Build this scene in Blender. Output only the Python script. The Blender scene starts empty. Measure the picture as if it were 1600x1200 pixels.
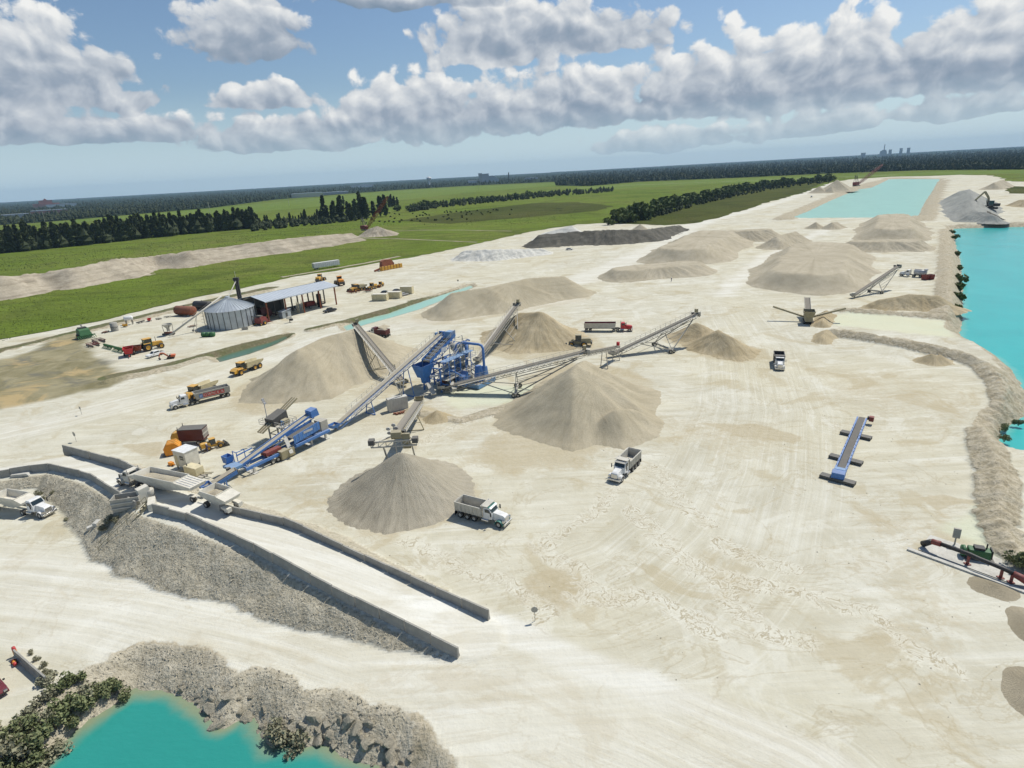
import bpy, bmesh, math, random
import numpy as np
from mathutils import Vector, Matrix
SC = bpy.context.scene
COL = SC.collection
R = math.radians
random.seed(7)
rng = np.random.default_rng(7)

# ---------------------------------------------------------------- camera
FOCAL = 936.0            # in units of a 1600 px wide frame
CAM_H = 50.0
ROLL = -0.0547
PITCH = math.atan(330.0 / FOCAL)
_f = np.array([0, math.cos(PITCH), -math.sin(PITCH)])
_u0 = np.array([0, math.sin(PITCH), math.cos(PITCH)])
_r = np.array([math.cos(ROLL), 0, 0]) + _u0 * math.sin(ROLL)
_u = np.array([-math.sin(ROLL), 0, 0]) + _u0 * math.cos(ROLL)

def ray(px, py):
    return _f + (px - 800) / FOCAL * _r - (py - 600) / FOCAL * _u

def at(px, py, z=0.0):
    """survey: the ground point (x, y, z) seen at a given place in the picture"""
    v = ray(px, py)
    t = (z - CAM_H) / v[2]
    return (v[0] * t, v[1] * t, z)

def A2(pts, z=0.0):
    return [at(p[0], p[1], z)[:2] for p in pts]

cam_d = bpy.data.cameras.new("camera")
cam_d.sensor_width = 36.0
cam_d.lens = FOCAL * 36.0 / 1600.0
cam_d.clip_start = 0.5
cam_d.clip_end = 90000.0
cam = bpy.data.objects.new("camera", cam_d)
COL.objects.link(cam)
cam.matrix_world = Matrix(((_r[0], _u[0], -_f[0], 0), (_r[1], _u[1], -_f[1], 0), (_r[2], _u[2], -_f[2], CAM_H), (0, 0, 0, 1)))
SC.camera = cam
SC.render.resolution_x, SC.render.resolution_y = 1024, 768

# ---------------------------------------------------------------- light
SUN_EL, SUN_AZ = R(58), math.atan2(0.80, 0.60)
sun_dir = Vector((math.cos(SUN_EL) * math.sin(SUN_AZ), math.cos(SUN_EL) * math.cos(SUN_AZ), math.sin(SUN_EL)))
sun_d = bpy.data.lights.new("sun", 'SUN')
sun_d.energy = 4.2
sun_d.angle = R(0.55)
sun_d.color = (1.0, 0.965, 0.885)
sun_o = bpy.data.objects.new("sun", sun_d)
COL.objects.link(sun_o)
sun_o.rotation_euler = sun_dir.to_track_quat('Z', 'Y').to_euler()
sun_o.location = (0, 0, 400)

SC.view_settings.view_transform = 'Standard'
SC.view_settings.look = 'None'
SC.view_settings.exposure = 0.0
SC.view_settings.gamma = 1.0
SC.view_settings.use_curve_mapping = False

# ---------------------------------------------------------------- node helpers
class NT:
    def __init__(s, tree):
        s.t = tree; s.n = tree.nodes; s.l = tree.links
    def new(s, typ, **kw):
        nd = s.n.new(typ)
        for k, v in kw.items():
            setattr(nd, k, v)
        return nd
    def put(s, sock, v):
        if hasattr(v, 'node'):
            s.l.new(v, sock)
        elif v is not None:
            sock.default_value = v
    def m(s, op, a, b=None, c=None, clamp=False):
        nd = s.new('ShaderNodeMath', operation=op, use_clamp=clamp)
        s.put(nd.inputs[0], a)
        if b is not None: s.put(nd.inputs[1], b)
        if c is not None: s.put(nd.inputs[2], c)
        return nd.outputs[0]
    def mapr(s, v, a, b, c=0.0, d=1.0, smooth=False):
        nd = s.new('ShaderNodeMapRange', clamp=True)
        if smooth: nd.interpolation_type = 'SMOOTHSTEP'
        s.put(nd.inputs[0], v)
        for i, q in enumerate((a, b, c, d)): s.put(nd.inputs[i + 1], q)
        return nd.outputs[0]
    def noise(s, vec, scale, detail=4, rough=.5, dist=0.0):
        nd = s.new('ShaderNodeTexNoise')
        s.put(nd.inputs['Vector'], vec); nd.inputs['Scale'].default_value = scale
        nd.inputs['Detail'].default_value = detail; nd.inputs['Roughness'].default_value = rough
        nd.inputs['Distortion'].default_value = dist
        return nd.outputs[0]
    def vor(s, vec, scale, feat='F1', out=0, rand=1.0):
        nd = s.new('ShaderNodeTexVoronoi', feature=feat)
        s.put(nd.inputs['Vector'], vec); nd.inputs['Scale'].default_value = scale
        nd.inputs['Randomness'].default_value = rand
        return nd.outputs[out]
    def mix(s, f, a, b, blend='MIX'):
        nd = s.new('ShaderNodeMix', data_type='RGBA', blend_type=blend)
        s.put(nd.inputs[0], f); s.put(nd.inputs[6], a); s.put(nd.inputs[7], b)
        return nd.outputs[2]
    def comb(s, x, y, z=0.0):
        nd = s.new('ShaderNodeCombineXYZ')
        s.put(nd.inputs[0], x); s.put(nd.inputs[1], y); s.put(nd.inputs[2], z)
        return nd.outputs[0]
    def sep(s, v):
        nd = s.new('ShaderNodeSeparateXYZ'); s.put(nd.inputs[0], v); return nd.outputs
    def attr(s, name):
        return s.new('ShaderNodeAttribute', attribute_name=name).outputs['Fac']
    def mapping(s, vec, loc=(0, 0, 0), rot=(0, 0, 0), sc=(1, 1, 1)):
        nd = s.new('ShaderNodeMapping'); s.put(nd.inputs[0], vec)
        nd.inputs[1].default_value = loc; nd.inputs[2].default_value = rot; nd.inputs[3].default_value = sc
        return nd.outputs[0]
    def bump(s, h, strength=.4, dist=.1):
        nd = s.new('ShaderNodeBump'); s.put(nd.inputs['Height'], h)
        nd.inputs['Strength'].default_value = strength; nd.inputs['Distance'].default_value = dist
        return nd.outputs[0]

def c4(c):
    return (c[0], c[1], c[2], 1.0)

# ---------------------------------------------------------------- sky with broken cumulus
world = bpy.data.worlds.new("World")
SC.world = world
world.use_nodes = True
W = NT(world.node_tree)
W.n.clear()
SKY_K = 0.085
geo = W.new('ShaderNodeTexCoord').outputs['Generated']
dx, dy, dz = W.sep(geo)
sky = W.new('ShaderNodeTexSky', sky_type='NISHITA')
sky.sun_disc = False
sky.sun_elevation = SUN_EL
sky.sun_rotation = SUN_AZ
sky.altitude = 50
sky.air_density = 1.0
sky.dust_density = 0.9
sky.ozone_density = 1.6
DEG = 180 / math.pi
az = W.m('MULTIPLY', W.m('ARCTAN2', dx, dy), DEG)
el = W.m('MULTIPLY', W.m('ARCSINE', dz), DEG)
# cumulus banks: azimuth, elevation of the base, half width, height above base
def azel(px, py):
    v = ray(px, py); v = v / np.linalg.norm(v)
    return math.degrees(math.atan2(v[0], v[1])), math.degrees(math.asin(v[2]))
BANKS = []
for (px, py, wx, top, bot) in (
        # centre x, base y, half width, height above, depth below (picture units)
        (60, 135, 200, 140, 36), (385, 66, 112, 96, 34), (205, 165, 48, 32, 10), (420, 160, 105, 38, 14),
        (100, 212, 180, 56, 14), (250, 208, 66, 36, 12), (440, 226, 165, 62, 12), (670, 200, 165, 98, 24), (860, 184, 190, 92, 24),
        (790, 82, 125, 110, 22), (930, 62, 130, 85, 30), (1120, 166, 260, 122, 22), (1300, 146, 250, 138, 24), (1540, 124, 260, 150, 26),
        (1480, 178, 150, 36, 10), (1040, 226, 140, 30, 10), (1260, 205, 120, 30, 10), (620, 0, 160, 14, 14)):
    a0, e0 = azel(px, py)
    a1, _ = azel(px + wx, py); a2, _ = azel(px - wx, py)
    _, e1 = azel(px, py - top); _, e2 = azel(px, py + bot)
    BANKS.append((a0, e0, abs(a1 - a2) / 2, e1 - e0, e0 - e2))
# the same kind of banks go on round the horizon
rs = random.Random(5)
for k in range(7):
    BANKS.append((50 + 260 * (k + .5) / 7 + rs.uniform(-6, 6), rs.uniform(6, 16), rs.uniform(14, 26), rs.uniform(5, 9), rs.uniform(2, 3)))
mask, sw, stt = -2.0, 0.0001, 0.0
# wind-drawn distortion of the outlines
wv = W.comb(W.m('MULTIPLY', az, .05), W.m('MULTIPLY', el, .07), 3.7)
warp = W.noise(wv, 3.0, 2, .5)
warp2 = W.noise(W.mapping(wv, loc=(7.3, 2.1, 5)), 5.0, 3, .5)
azw = W.m('ADD', az, W.m('MULTIPLY', W.m('SUBTRACT', warp, .5), 3.5))
elw = W.m('ADD', el, W.m('MULTIPLY', W.m('SUBTRACT', warp2, .5), 1.2))
vae = W.comb(azw, elw, elw)
for (a0, e0, w, h, b) in BANKS:
    ma = W.new('ShaderNodeVectorMath', operation='MULTIPLY_ADD')
    W.put(ma.inputs[0], vae)
    ma.inputs[1].default_value = (1 / w, 1 / h, -1 / b)
    ma.inputs[2].default_value = (-a0 / w, -e0 / h, e0 / b)
    u_, vt, vb = W.sep(ma.outputs[0])
    dd = W.m('MAXIMUM', vt, vb)
    r2 = W.m('MULTIPLY_ADD', u_, u_, W.m('MULTIPLY', dd, dd))
    mk = W.m('SUBTRACT', 1.0, W.m('SQRT', r2))
    wg = W.m('MAXIMUM', W.m('ADD', mk, .45), 0.0)
    mask = W.m('SMOOTH_MAX', mask, mk, .25)
    sw = W.m('ADD', sw, wg)
    stt = W.m('MULTIPLY_ADD', wg, W.m('MINIMUM', W.m('MAXIMUM', vt, -1.0), 1.0), stt)
tpos = W.m('DIVIDE', stt, sw)
def puffs(daz, del_, det):
    v = W.comb(W.m('MULTIPLY', W.m('ADD', azw, daz), .19), W.m('MULTIPLY', W.m('ADD', elw, del_), .22), 0.0)
    big = W.noise(v, 1.25, det, .60, .0)
    vo = W.vor(v, 3.2)
    return W.m('ADD', W.m('MULTIPLY', big, .8), W.m('MULTIPLY', W.m('SUBTRACT', .62, vo), .28))
n0 = puffs(0, 0, 8)
n1 = puffs(.5, .6, 4)
dens = W.m('ADD', W.m('MULTIPLY', mask, .62), W.m('MULTIPLY', W.m('SUBTRACT', n0, .425), 1.35))
alpha = W.mapr(dens, .0, .12, 0, 1, True)
body = W.mapr(dens, .05, .75)
lit = W.m('ADD', W.m('MULTIPLY', W.m('SUBTRACT', n0, n1), 1.5), W.m('ADD', W.m('MULTIPLY', tpos, .55), .42))
lit = W.m('SUBTRACT', lit, W.m('MULTIPLY', body, .10))
ramp = W.new('ShaderNodeValToRGB')
W.put(ramp.inputs[0], lit)
cr = ramp.color_ramp
cr.elements[0].position = 0.0; cr.elements[0].color = (.215, .29, .385, 1)
cr.elements[1].position = 1.0; cr.elements[1].color = (.90, .90, .88, 1)
e = cr.elements.new(.35); e.color = (.33, .39, .475, 1)
e = cr.elements.new(.65); e.color = (.56, .60, .65, 1)
cl = W.mix(1.0, ramp.outputs[0], (1 / SKY_K,) * 3 + (1,), 'MULTIPLY')
# thin veil near the horizon
veil = W.mapr(el, 0.0, 8.0, .72, .0, True)
skyc = W.mix(veil, W.mix(1.0, sky.outputs[0], (.98, 1.08, 1.16, 1), 'MULTIPLY'), (.62 / SKY_K, .80 / SKY_K, .92 / SKY_K, 1))
fade = W.mapr(el, 0.2, 5.0, .25, 1.0)
out = W.mix(W.m('MULTIPLY', alpha, fade), skyc, cl)
bg = W.new('ShaderNodeBackground')
W.put(bg.inputs[0], out)
bg.inputs[1].default_value = SKY_K
W.l.new(bg.outputs[0], W.new('ShaderNodeOutputWorld').inputs[0])
world.cycles.sampling_method = 'NONE'
SC.cycles.max_bounces = 4
SC.cycles.diffuse_bounces = 2
SC.cycles.glossy_bounces = 2
SC.cycles.use_light_tree = False
SC.cycles.use_adaptive_sampling = True
SC.cycles.adaptive_threshold = .02

# ---------------------------------------------------------------- materials
MATS = {}
def new_mat(name):
    m = bpy.data.materials.new(name); m.use_nodes = True
    t = NT(m.node_tree); t.n.clear()
    o = t.new('ShaderNodeOutputMaterial'); b = t.new('ShaderNodeBsdfPrincipled')
    t.l.new(b.outputs[0], o.inputs[0])
    MATS[name] = m
    return m, t, b

def obj_coord(t):
    return t.new('ShaderNodeTexCoord').outputs['Object']

def world_pos(t):
    return t.new('ShaderNodeNewGeometry').outputs['Position']

DUST = (.60, .54, .43)
def paint(name, col, rough=.5, metal=0.0, dust=.25, var=.15, scale=1.2, spec=.4):
    """painted or bare metal with uneven wear and settled quarry dust"""
    m, t, b = new_mat(name)
    p = world_pos(t)
    n = t.noise(p, scale, 5, .6)
    n2 = t.noise(p, scale * 6, 3, .6)
    c = t.mix(t.mapr(n, .3, .7), c4([q * (1 - var) for q in col]), c4([min(1, q * (1 + var)) for q in col]))
    nz = t.sep(t.new('ShaderNodeNewGeometry').outputs['Normal'])[2]
    d = t.m('MULTIPLY', t.mapr(t.m('ADD', t.m('MULTIPLY', n2, .7), t.m('MULTIPLY', nz, .35)), .25, .85), dust)
    c = t.mix(d, c, c4(DUST))
    t.put(b.inputs['Base Color'], c)
    t.put(b.inputs['Roughness'], t.m('ADD', t.m('MULTIPLY', d, .5), t.m('ADD', t.m('MULTIPLY', n2, .2), rough - .1), clamp=True))
    b.inputs['Metallic'].default_value = metal
    b.inputs['Specular IOR Level'].default_value = spec
    return m

white = paint('white_paint', (.74, .74, .72), .4, dust=.16)
offwhite = paint('dusty_white_paint', (.66, .63, .54), .55, dust=.45)
cream = paint('cream_paint', (.64, .56, .35), .6, dust=.25)
teal = paint('teal_paint', (.015, .19, .17), .35, dust=.15)
red = paint('red_paint', (.50, .02, .025), .4, dust=.14)
darkred = paint('dark_red_paint', (.085, .012, .015), .45, dust=.10)
maroon = paint('maroon_paint', (.14, .012, .022), .25, dust=.06, spec=.6)
yellow = paint('yellow_paint', (.62, .33, .03), .5, dust=.25)
orange = paint('orange_paint', (.72, .26, .01), .5, dust=.12)
orangered = paint('orange_red_paint', (.62, .12, .03), .5, dust=.2)
green = paint('green_paint', (.02, .12, .035), .5, dust=.12)
blue = paint('blue_paint', (.04, .17, .47), .45, dust=.32)
paleblue = paint('faded_blue_paint', (.12, .27, .50), .5, dust=.3)
greysteel = paint('grey_steel', (.36, .345, .30), .6, dust=.40)
palesteel = paint('pale_steel', (.50, .48, .42), .55, dust=.4)
darksteel = paint('dark_steel', (.07, .07, .068), .6, dust=.22)
olive = paint('khaki_steel', (.30, .26, .15), .6, dust=.4)
galv = paint('galvanised_sheet', (.42, .46, .49), .38, metal=.35, dust=.10, var=.12, scale=.5)
roofmetal = paint('roof_sheet', (.50, .54, .58), .45, metal=.1, dust=.08, var=.05, scale=.3)
rust = paint('rust', (.22, .065, .03), .8, dust=.15, var=.35)
rustred = paint('red_oxide', (.20, .035, .03), .55, dust=.12)
chrome = paint('chrome', (.55, .55, .55), .2, metal=.9, dust=.2)
rubber = paint('tyre_rubber', (.022, .021, .02), .8, dust=.22)
belt = paint('belt_rubber', (.15, .135, .115), .8, dust=.35)
beltsand = paint('sandy_belt', (.34, .30, .22), .85, dust=.4)
darkbelt = paint('bare_belt', (.075, .07, .065), .7, dust=.16)
black = paint('black_parts', (.02, .02, .022), .5, dust=.1)
darkblue = paint('dark_car_paint', (.012, .016, .03), .25, dust=.06, spec=.6)
silver = paint('silver_car_paint', (.45, .45, .45), .3, dust=.12)
pink = paint('pink_wall', (.50, .22, .17), .8, dust=.1, scale=.05)
farconcrete = paint('far_concrete', (.52, .52, .51), .8, dust=.1, scale=.02)
skin = paint('skin', (.32, .17, .11), .6, dust=0)
cloth = paint('work_clothes', (.07, .06, .13), .8, dust=.15)

def glass_mat():
    m, t, b = new_mat('dark_glass')
    b.inputs['Base Color'].default_value = (.018, .03, .032, 1)
    b.inputs['Roughness'].default_value = .08
    b.inputs['Specular IOR Level'].default_value = .7
    return m
glass = glass_mat()
def concrete_mat(name, col):
    m, t, b = new_mat(name)
    p = world_pos(t)
    n = t.noise(p, .7, 6, .65); n2 = t.noise(t.mapping(p, sc=(3, 3, .5)), 1.5, 4, .6)
    c = t.mix(t.mapr(n, .3, .7), c4([q * .78 for q in col]), c4([q * 1.12 for q in col]))
    c = t.mix(t.mapr(n2, .5, .75, 0, .45), c, c4((.20, .19, .165)))
    t.put(b.inputs['Base Color'], c); b.inputs['Roughness'].default_value = .9
    t.put(b.inputs['Normal'], t.bump(t.noise(p, 9, 4), .35, .03))
    return m
concrete = concrete_mat('concrete', (.34, .325, .285))
slab = concrete_mat('pale_concrete', (.56, .54, .48))

def sand_mat(name, lo, hi, dark, furrow=.5, grain=14.0, bumpk=.5):
    """stockpile: sorted sand or gravel with runs down the slope"""
    m, t, b = new_mat(name)
    p = world_pos(t)
    oc = obj_coord(t)
    x, y, z = t.sep(oc)
    ang = t.m('ARCTAN2', y, x)
    n = t.noise(p, .12, 6, .62, .4)
    runs = t.noise(t.comb(t.m('MULTIPLY', ang, 9.0), t.m('MULTIPLY', z, .35), 0), 1.6, 6, .62)
    fine = t.noise(p, grain * .25, 5, .75)
    c = t.mix(t.mapr(n, .32, .68), c4(lo), c4(hi))
    c = t.mix(t.m('MULTIPLY', t.mapr(runs, .46, .72), furrow), c, c4(dark))
    c = t.mix(t.mapr(fine, .35, .68, .0, .42), c, c4([q * .55 for q in lo]))
    t.put(b.inputs['Base Color'], c); b.inputs['Roughness'].default_value = .95
    b.inputs['Specular IOR Level'].default_value = .1
    hgt = t.m('ADD', t.m('MULTIPLY', runs, .7), t.m('MULTIPLY', fine, .5))
    t.put(b.inputs['Normal'], t.bump(hgt, bumpk, .35))
    return m
tan_sand = sand_mat('tan_sand', (0.425, 0.369, 0.258), (0.529, 0.468, 0.342), (0.310, 0.263, 0.174))
ochre_sand = sand_mat('ochre_sand', (0.425, 0.345, 0.210), (0.575, 0.491, 0.336), (0.276, 0.211, 0.120), .6)
grey_gravel = sand_mat('grey_gravel', (.385, .345, .262), (.51, .46, .36), (.25, .22, .16), .6, 26, .8)
tan_stock = sand_mat('stockpile_sand', (0.425, 0.374, 0.270), (0.552, 0.491, 0.372), (0.322, 0.275, 0.192), .55)
dark_spoil = sand_mat('dark_spoil', (.10, .095, .08), (.20, .185, .15), (.05, .048, .042), .6, 10, .9)
white_spoil = sand_mat('white_spoil', (0.575, 0.562, 0.504), (0.782, 0.760, 0.684), (0.345, 0.328, 0.288), .5, 10, .8)
spoil_ridge = sand_mat('ridge_spoil', (.36, .31, .23), (.56, .49, .38), (.20, .17, .125), .85, 5, 1.0)
blue_gravel = sand_mat('blue_grey_gravel', (0.310, 0.310, 0.282), (0.425, 0.421, 0.372), (0.196, 0.193, 0.180), .5, 20, .7)
damp_gravel = sand_mat('damp_gravel', (.36, .31, .215), (.46, .40, .29), (.26, .22, .15), .2, 26, .8)

# ---------------------------------------------------------------- mesh helpers
def tag(o, label=None, cat=None, group=None, kind=None):
    if label: o['label'] = label
    if cat: o['category'] = cat
    if group: o['group'] = group
    if kind: o['kind'] = kind
    return o

def mesh_obj(name, verts, faces, mat, parent=None, smooth=False):
    me = bpy.data.meshes.new(name)
    me.from_pydata([tuple(v) for v in verts], [], faces)
    me.update()
    if mat: me.materials.append(mat)
    if smooth:
        me.polygons.foreach_set('use_smooth', [True] * len(me.polygons))
    o = bpy.data.objects.new(name, me)
    COL.objects.link(o)
    if parent: o.parent = parent
    return o

def thing(name, label, cat, loc=(0, 0, 0), rz=0.0, group=None):
    o = bpy.data.objects.new(name, None)
    COL.objects.link(o)
    o.empty_display_size = .5
    o.location = loc; o.rotation_euler = (0, 0, rz)
    return tag(o, label, cat, group)

def copy_tree(o, parent=None):
    c = o.copy(); COL.objects.link(c); c.parent = parent
    for ch in list(o.children):
        copy_tree(ch, c)
    return c

class MB:
    def __init__(s): s.v = []; s.f = []
    def add(s, vs, fs):
        k = len(s.v); s.v.extend([tuple(map(float, q)) for q in vs]); s.f.extend([tuple(i + k for i in q) for q in fs]); return s
    def bx(s, x0, x1, y0, y1, z0, z1):
        v = [(x, y, z) for x in (x0, x1) for y in (y0, y1) for z in (z0, z1)]
        return s.add(v, [(0, 1, 3, 2), (4, 6, 7, 5), (0, 4, 5, 1), (2, 3, 7, 6), (0, 2, 6, 4), (1, 5, 7, 3)])
    def bar(s, a, b, w=.1, h=None, up=(0, 0, 1)):
        a = Vector(a); b = Vector(b); d = (b - a)
        if d.length < 1e-6: return s
        d.normalize(); u = Vector(up)
        if abs(d.dot(u)) > .98: u = Vector((1, 0, 0))
        r = d.cross(u).normalized(); u = r.cross(d)
        h = w if h is None else h
        v = [p + r * sx * w / 2 + u * sz * h / 2 for p in (a, b) for sx in (-1, 1) for sz in (-1, 1)]
        return s.add(v, [(0, 1, 3, 2), (4, 6, 7, 5), (0, 4, 5, 1), (2, 3, 7, 6), (0, 2, 6, 4), (1, 5, 7, 3)])
    def tube(s, pts, r, n=8):
        pts = [Vector(p) for p in pts]; rings = []
        rs_ = r if isinstance(r, (list, tuple)) else [r] * len(pts)
        vs = []; fs = []
        prev = None
        for i, p in enumerate(pts):
            d = (pts[min(i + 1, len(pts) - 1)] - pts[max(i - 1, 0)]).normalized()
            u = prev if prev is not None else (Vector((0, 0, 1)) if abs(d.z) < .9 else Vector((1, 0, 0)))
            rr_ = d.cross(u).normalized(); u2 = rr_.cross(d).normalized(); prev = u2
            for k in range(n):
                a = 2 * math.pi * k / n
                vs.append(p + (rr_ * math.cos(a) + u2 * math.sin(a)) * rs_[i])
        for i in range(len(pts) - 1):
            for k in range(n):
                fs.append((i * n + k, i * n + (k + 1) % n, (i + 1) * n + (k + 1) % n, (i + 1) * n + k))
        fs.append(tuple(range(n))[::-1]); fs.append(tuple((len(pts) - 1) * n + k for k in range(n)))
        return s.add(vs, fs)
    def cyl(s, a, b, r, n=14): return s.tube([a, b], r, n)
    def prism(s, prof, y0, y1, inset=None):
        """profile in x,z swept along y; inset(z)->narrowing"""
        n = len(prof); vs = []
        for side, y in ((0, y0), (1, y1)):
            for (x, z) in prof:
                k = inset(x, z) if inset else 0
                vs.append((x, y + (k if side == 0 else -k), z))
        fs = [tuple(range(n)), tuple(range(2 * n - 1, n - 1, -1))]
        for i in range(n):
            j = (i + 1) % n
            fs.append((i, n + i, n + j, j))
        return s.add(vs, fs)
    def lathe(s, prof, axis_o, axis_d, n=18):
        """profile of (radius, distance along axis)"""
        d = Vector(axis_d).normalized(); u = Vector((0, 0, 1)) if abs(d.z) < .9 else Vector((1, 0, 0))
        r1 = d.cross(u).normalized(); r2 = r1.cross(d); o = Vector(axis_o)
        vs = []; fs = []
        for (r, t_) in prof:
            for k in range(n):
                a = 2 * math.pi * k / n
                vs.append(o + d * t_ + (r1 * math.cos(a) + r2 * math.sin(a)) * max(r, 1e-3))
        for i in range(len(prof) - 1):
            for k in range(n):
                fs.append((i * n + k, i * n + (k + 1) % n, (i + 1) * n + (k + 1) % n, (i + 1) * n + k))
        return s.add(vs, fs)
    def build(s, name, mat, parent=None, smooth=False, bevel=0.0):
        o = mesh_obj(name, s.v, s.f, mat, parent, smooth)
        bm = bmesh.new(); bm.from_mesh(o.data)
        bmesh.ops.recalc_face_normals(bm, faces=bm.faces); bm.to_mesh(o.data); bm.free()
        if bevel:
            md = o.modifiers.new('bevel', 'BEVEL'); md.width = bevel; md.segments = 2; md.limit_method = 'ANGLE'
        return o

def tv(px, py, z=0.0):
    return Vector(at(px, py, z))

# ---------------------------------------------------------------- terrain maths
_tab = rng.random((8, 256, 256)).astype(np.float32)
def vnoise(x, y, seed=0):
    xi = np.floor(x).astype(np.int64); yi = np.floor(y).astype(np.int64)
    fx = (x - xi).astype(np.float32); fy = (y - yi).astype(np.float32)
    fx = fx * fx * (3 - 2 * fx); fy = fy * fy * (3 - 2 * fy)
    T = _tab[seed % 8]
    a = T[xi & 255, yi & 255]; b = T[(xi + 1) & 255, yi & 255]; c = T[xi & 255, (yi + 1) & 255]; d = T[(xi + 1) & 255, (yi + 1) & 255]
    return (a * (1 - fx) + b * fx) * (1 - fy) + (c * (1 - fx) + d * fx) * fy
def fbm(x, y, scale, oct=4, seed=0, gain=.5):
    s = 0; amp = 1; tot = 0; k = 1.0 / scale
    for i in range(oct):
        s = s + amp * vnoise(x * k + 17.3 * i, y * k + 9.1 * i, seed + i); tot += amp; amp *= gain; k *= 2.03
    return s / tot

def seg_dist(X, Y, pts, zs=None):
    """distance to a polyline; with zs also the interpolated value at the nearest point"""
    D = np.full(X.shape, 1e9); Z = np.zeros(X.shape)
    for i in range(len(pts) - 1):
        ax, ay = pts[i]; bx, by = pts[i + 1]
        ex, ey = bx - ax, by - ay; L2 = ex * ex + ey * ey + 1e-9
        t = np.clip(((X - ax) * ex + (Y - ay) * ey) / L2, 0, 1)
        d = np.hypot(X - ax - t * ex, Y - ay - t * ey)
        if zs is not None:
            Z = np.where(d < D, zs[i] + (zs[i + 1] - zs[i]) * t, Z)
        D = np.minimum(D, d)
    return (D, Z) if zs is not None else D
def poly_sdf(X, Y, pts):
    """positive inside"""
    D = seg_dist(X, Y, list(pts) + [pts[0]])
    ins = np.zeros(X.shape, bool)
    n = len(pts)
    for i in range(n):
        x1, y1 = pts[i]; x2, y2 = pts[(i + 1) % n]
        if abs(y1 - y2) < 1e-9: continue
        c = ((y1 > Y) != (y2 > Y)) & (X < (x2 - x1) * (Y - y1) / (y2 - y1) + x1)
        ins ^= c
    return np.where(ins, D, -D)
def sstep(v, a, b):
    t = np.clip((v - a) / (b - a), 0, 1)
    return t * t * (3 - 2 * t)

POND_Z, LAKE_Z, UPPER_Z, DITCH_Z = -2.6, -3.0, -2.2, -0.7
POND = A2([(-160, 1330), (-40, 1255), (45, 1205), (110, 1152), (185, 1090), (212, 1072), (262, 1078), (300, 1098), (325, 1117), (352, 1132), (385, 1120),
           (408, 1136), (425, 1163), (468, 1172), (495, 1166), (540, 1180), (580, 1192), (615, 1205), (640, 1250), (640, 1400), (300, 1500)], POND_Z)
LAKE = A2([(1487, 357), (1490, 380), (1497, 402), (1502, 440), (1504, 480), (1498, 528), (1530, 545), (1562, 563), (1580, 580), (1596, 605), (1608, 632), (1596, 650),
           (1568, 668), (1559, 690), (1574, 707), (1594, 714), (1640, 722), (1690, 742)], LAKE_Z) + [(150, 92), (330, 60), (650, 200), (760, 300)]
UPPER = A2([(1229, 343), (1434, 342), (1445, 318), (1457, 300), (1468, 280), (1390, 279.5), (1362, 293), (1338, 296.5), (1300, 312), (1262, 330)], UPPER_Z)
DITCHES = [A2([(335, 560), (372, 548), (420, 535), (447, 525), (450, 529), (425, 541), (385, 555), (345, 566)], DITCH_Z),
           A2([(536, 510), (565, 500), (605, 490), (650, 474), (690, 461), (735, 446), (740, 449), (700, 466), (655, 484), (610, 497), (570, 508), (542, 517)], DITCH_Z)]

# ramp: outer and inner wall lines with the road height along them
RO = [(0, 745, 1.5), (75, 733, 2), (140, 748, 3), (215, 795, 4.8), (290, 812, 5), (400, 862, 4), (500, 917, 2.9), (600, 967, 1.6), (718, 1026, 0.15)]
RI = [(100, 704, 1.8), (190, 728, 3.5), (240, 752, 4.8), (350, 800, 4.7), (450, 822, 4), (600, 893, 2), (765, 968, .15)]
RAMP_O = [at(*p) for p in RO]; RAMP_I = [at(*p) for p in RI]
RAMP_O.insert(0, (RAMP_O[0][0] - 16, RAMP_O[0][1] - 3, .6))
RAMP_C = []
for (x, y, z) in RAMP_O:
    P_ = np.array([p[:2] for p in RAMP_I])
    # nearest point of the inner line
    best = None
    for i in range(len(P_) - 1):
        e_ = P_[i + 1] - P_[i]; t_ = np.clip(((x, y) - P_[i]) @ e_ / (e_ @ e_), 0, 1); q = P_[i] + e_ * t_
        dd_ = np.hypot(*(q - (x, y)))
        if best is None or dd_ < best[0]: best = (dd_, q)
    w_ = min(best[0], 7.0)
    dirn = (best[1] - (x, y)) / (best[0] + 1e-6)
    RAMP_C.append((x + dirn[0] * w_ / 2, y + dirn[1] * w_ / 2, z))
RAMP_W = 3.3

BERMS = [  # picture points of the crest, height, half top width, half base width
    ([(1303, 513), (1350, 519), (1420, 530), (1500, 548), (1540, 564), (1562, 590), (1572, 628), (1560, 655), (1538, 662), (1546, 690), (1560, 718), (1567, 745), (1562, 800), (1585, 846), (1630, 880)], 1.8, .3, 3.2),
    ([(1484, 356), (1486, 400), (1489, 430), (1490, 460), (1480, 484)], 1.6, 2.0, 6.0),
    ([(1484, 356), (1540, 351), (1640, 345)], 1.2, 2.0, 6.0),
    ([(1320, 480), (1380, 484), (1440, 488), (1485, 492)], 1.1, .6, 3.5),
    ([(1225, 340), (1330, 294), (1390, 277.5)], 1.5, 3, 11),
    ([(1438, 341), (1460, 300), (1472, 280)], 1.5, 3, 11),
    ([(-40, 555), (150, 512), (300, 478), (420, 452)], .7, 1.0, 3.0),
    ([(170, 592), (260, 572), (350, 546), (450, 521)], .8, .8, 3.0),
    ([(487, 512), (540, 500), (600, 484), (660, 466)], .8, .8, 3.0),
    ([(640, 640), (720, 655), (800, 632)], .35, .3, 1.6),
]
BERMS = [([at(x, y, h)[:2] for x, y in p], h, a, b) for (p, h, a, b) in BERMS]

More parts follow.
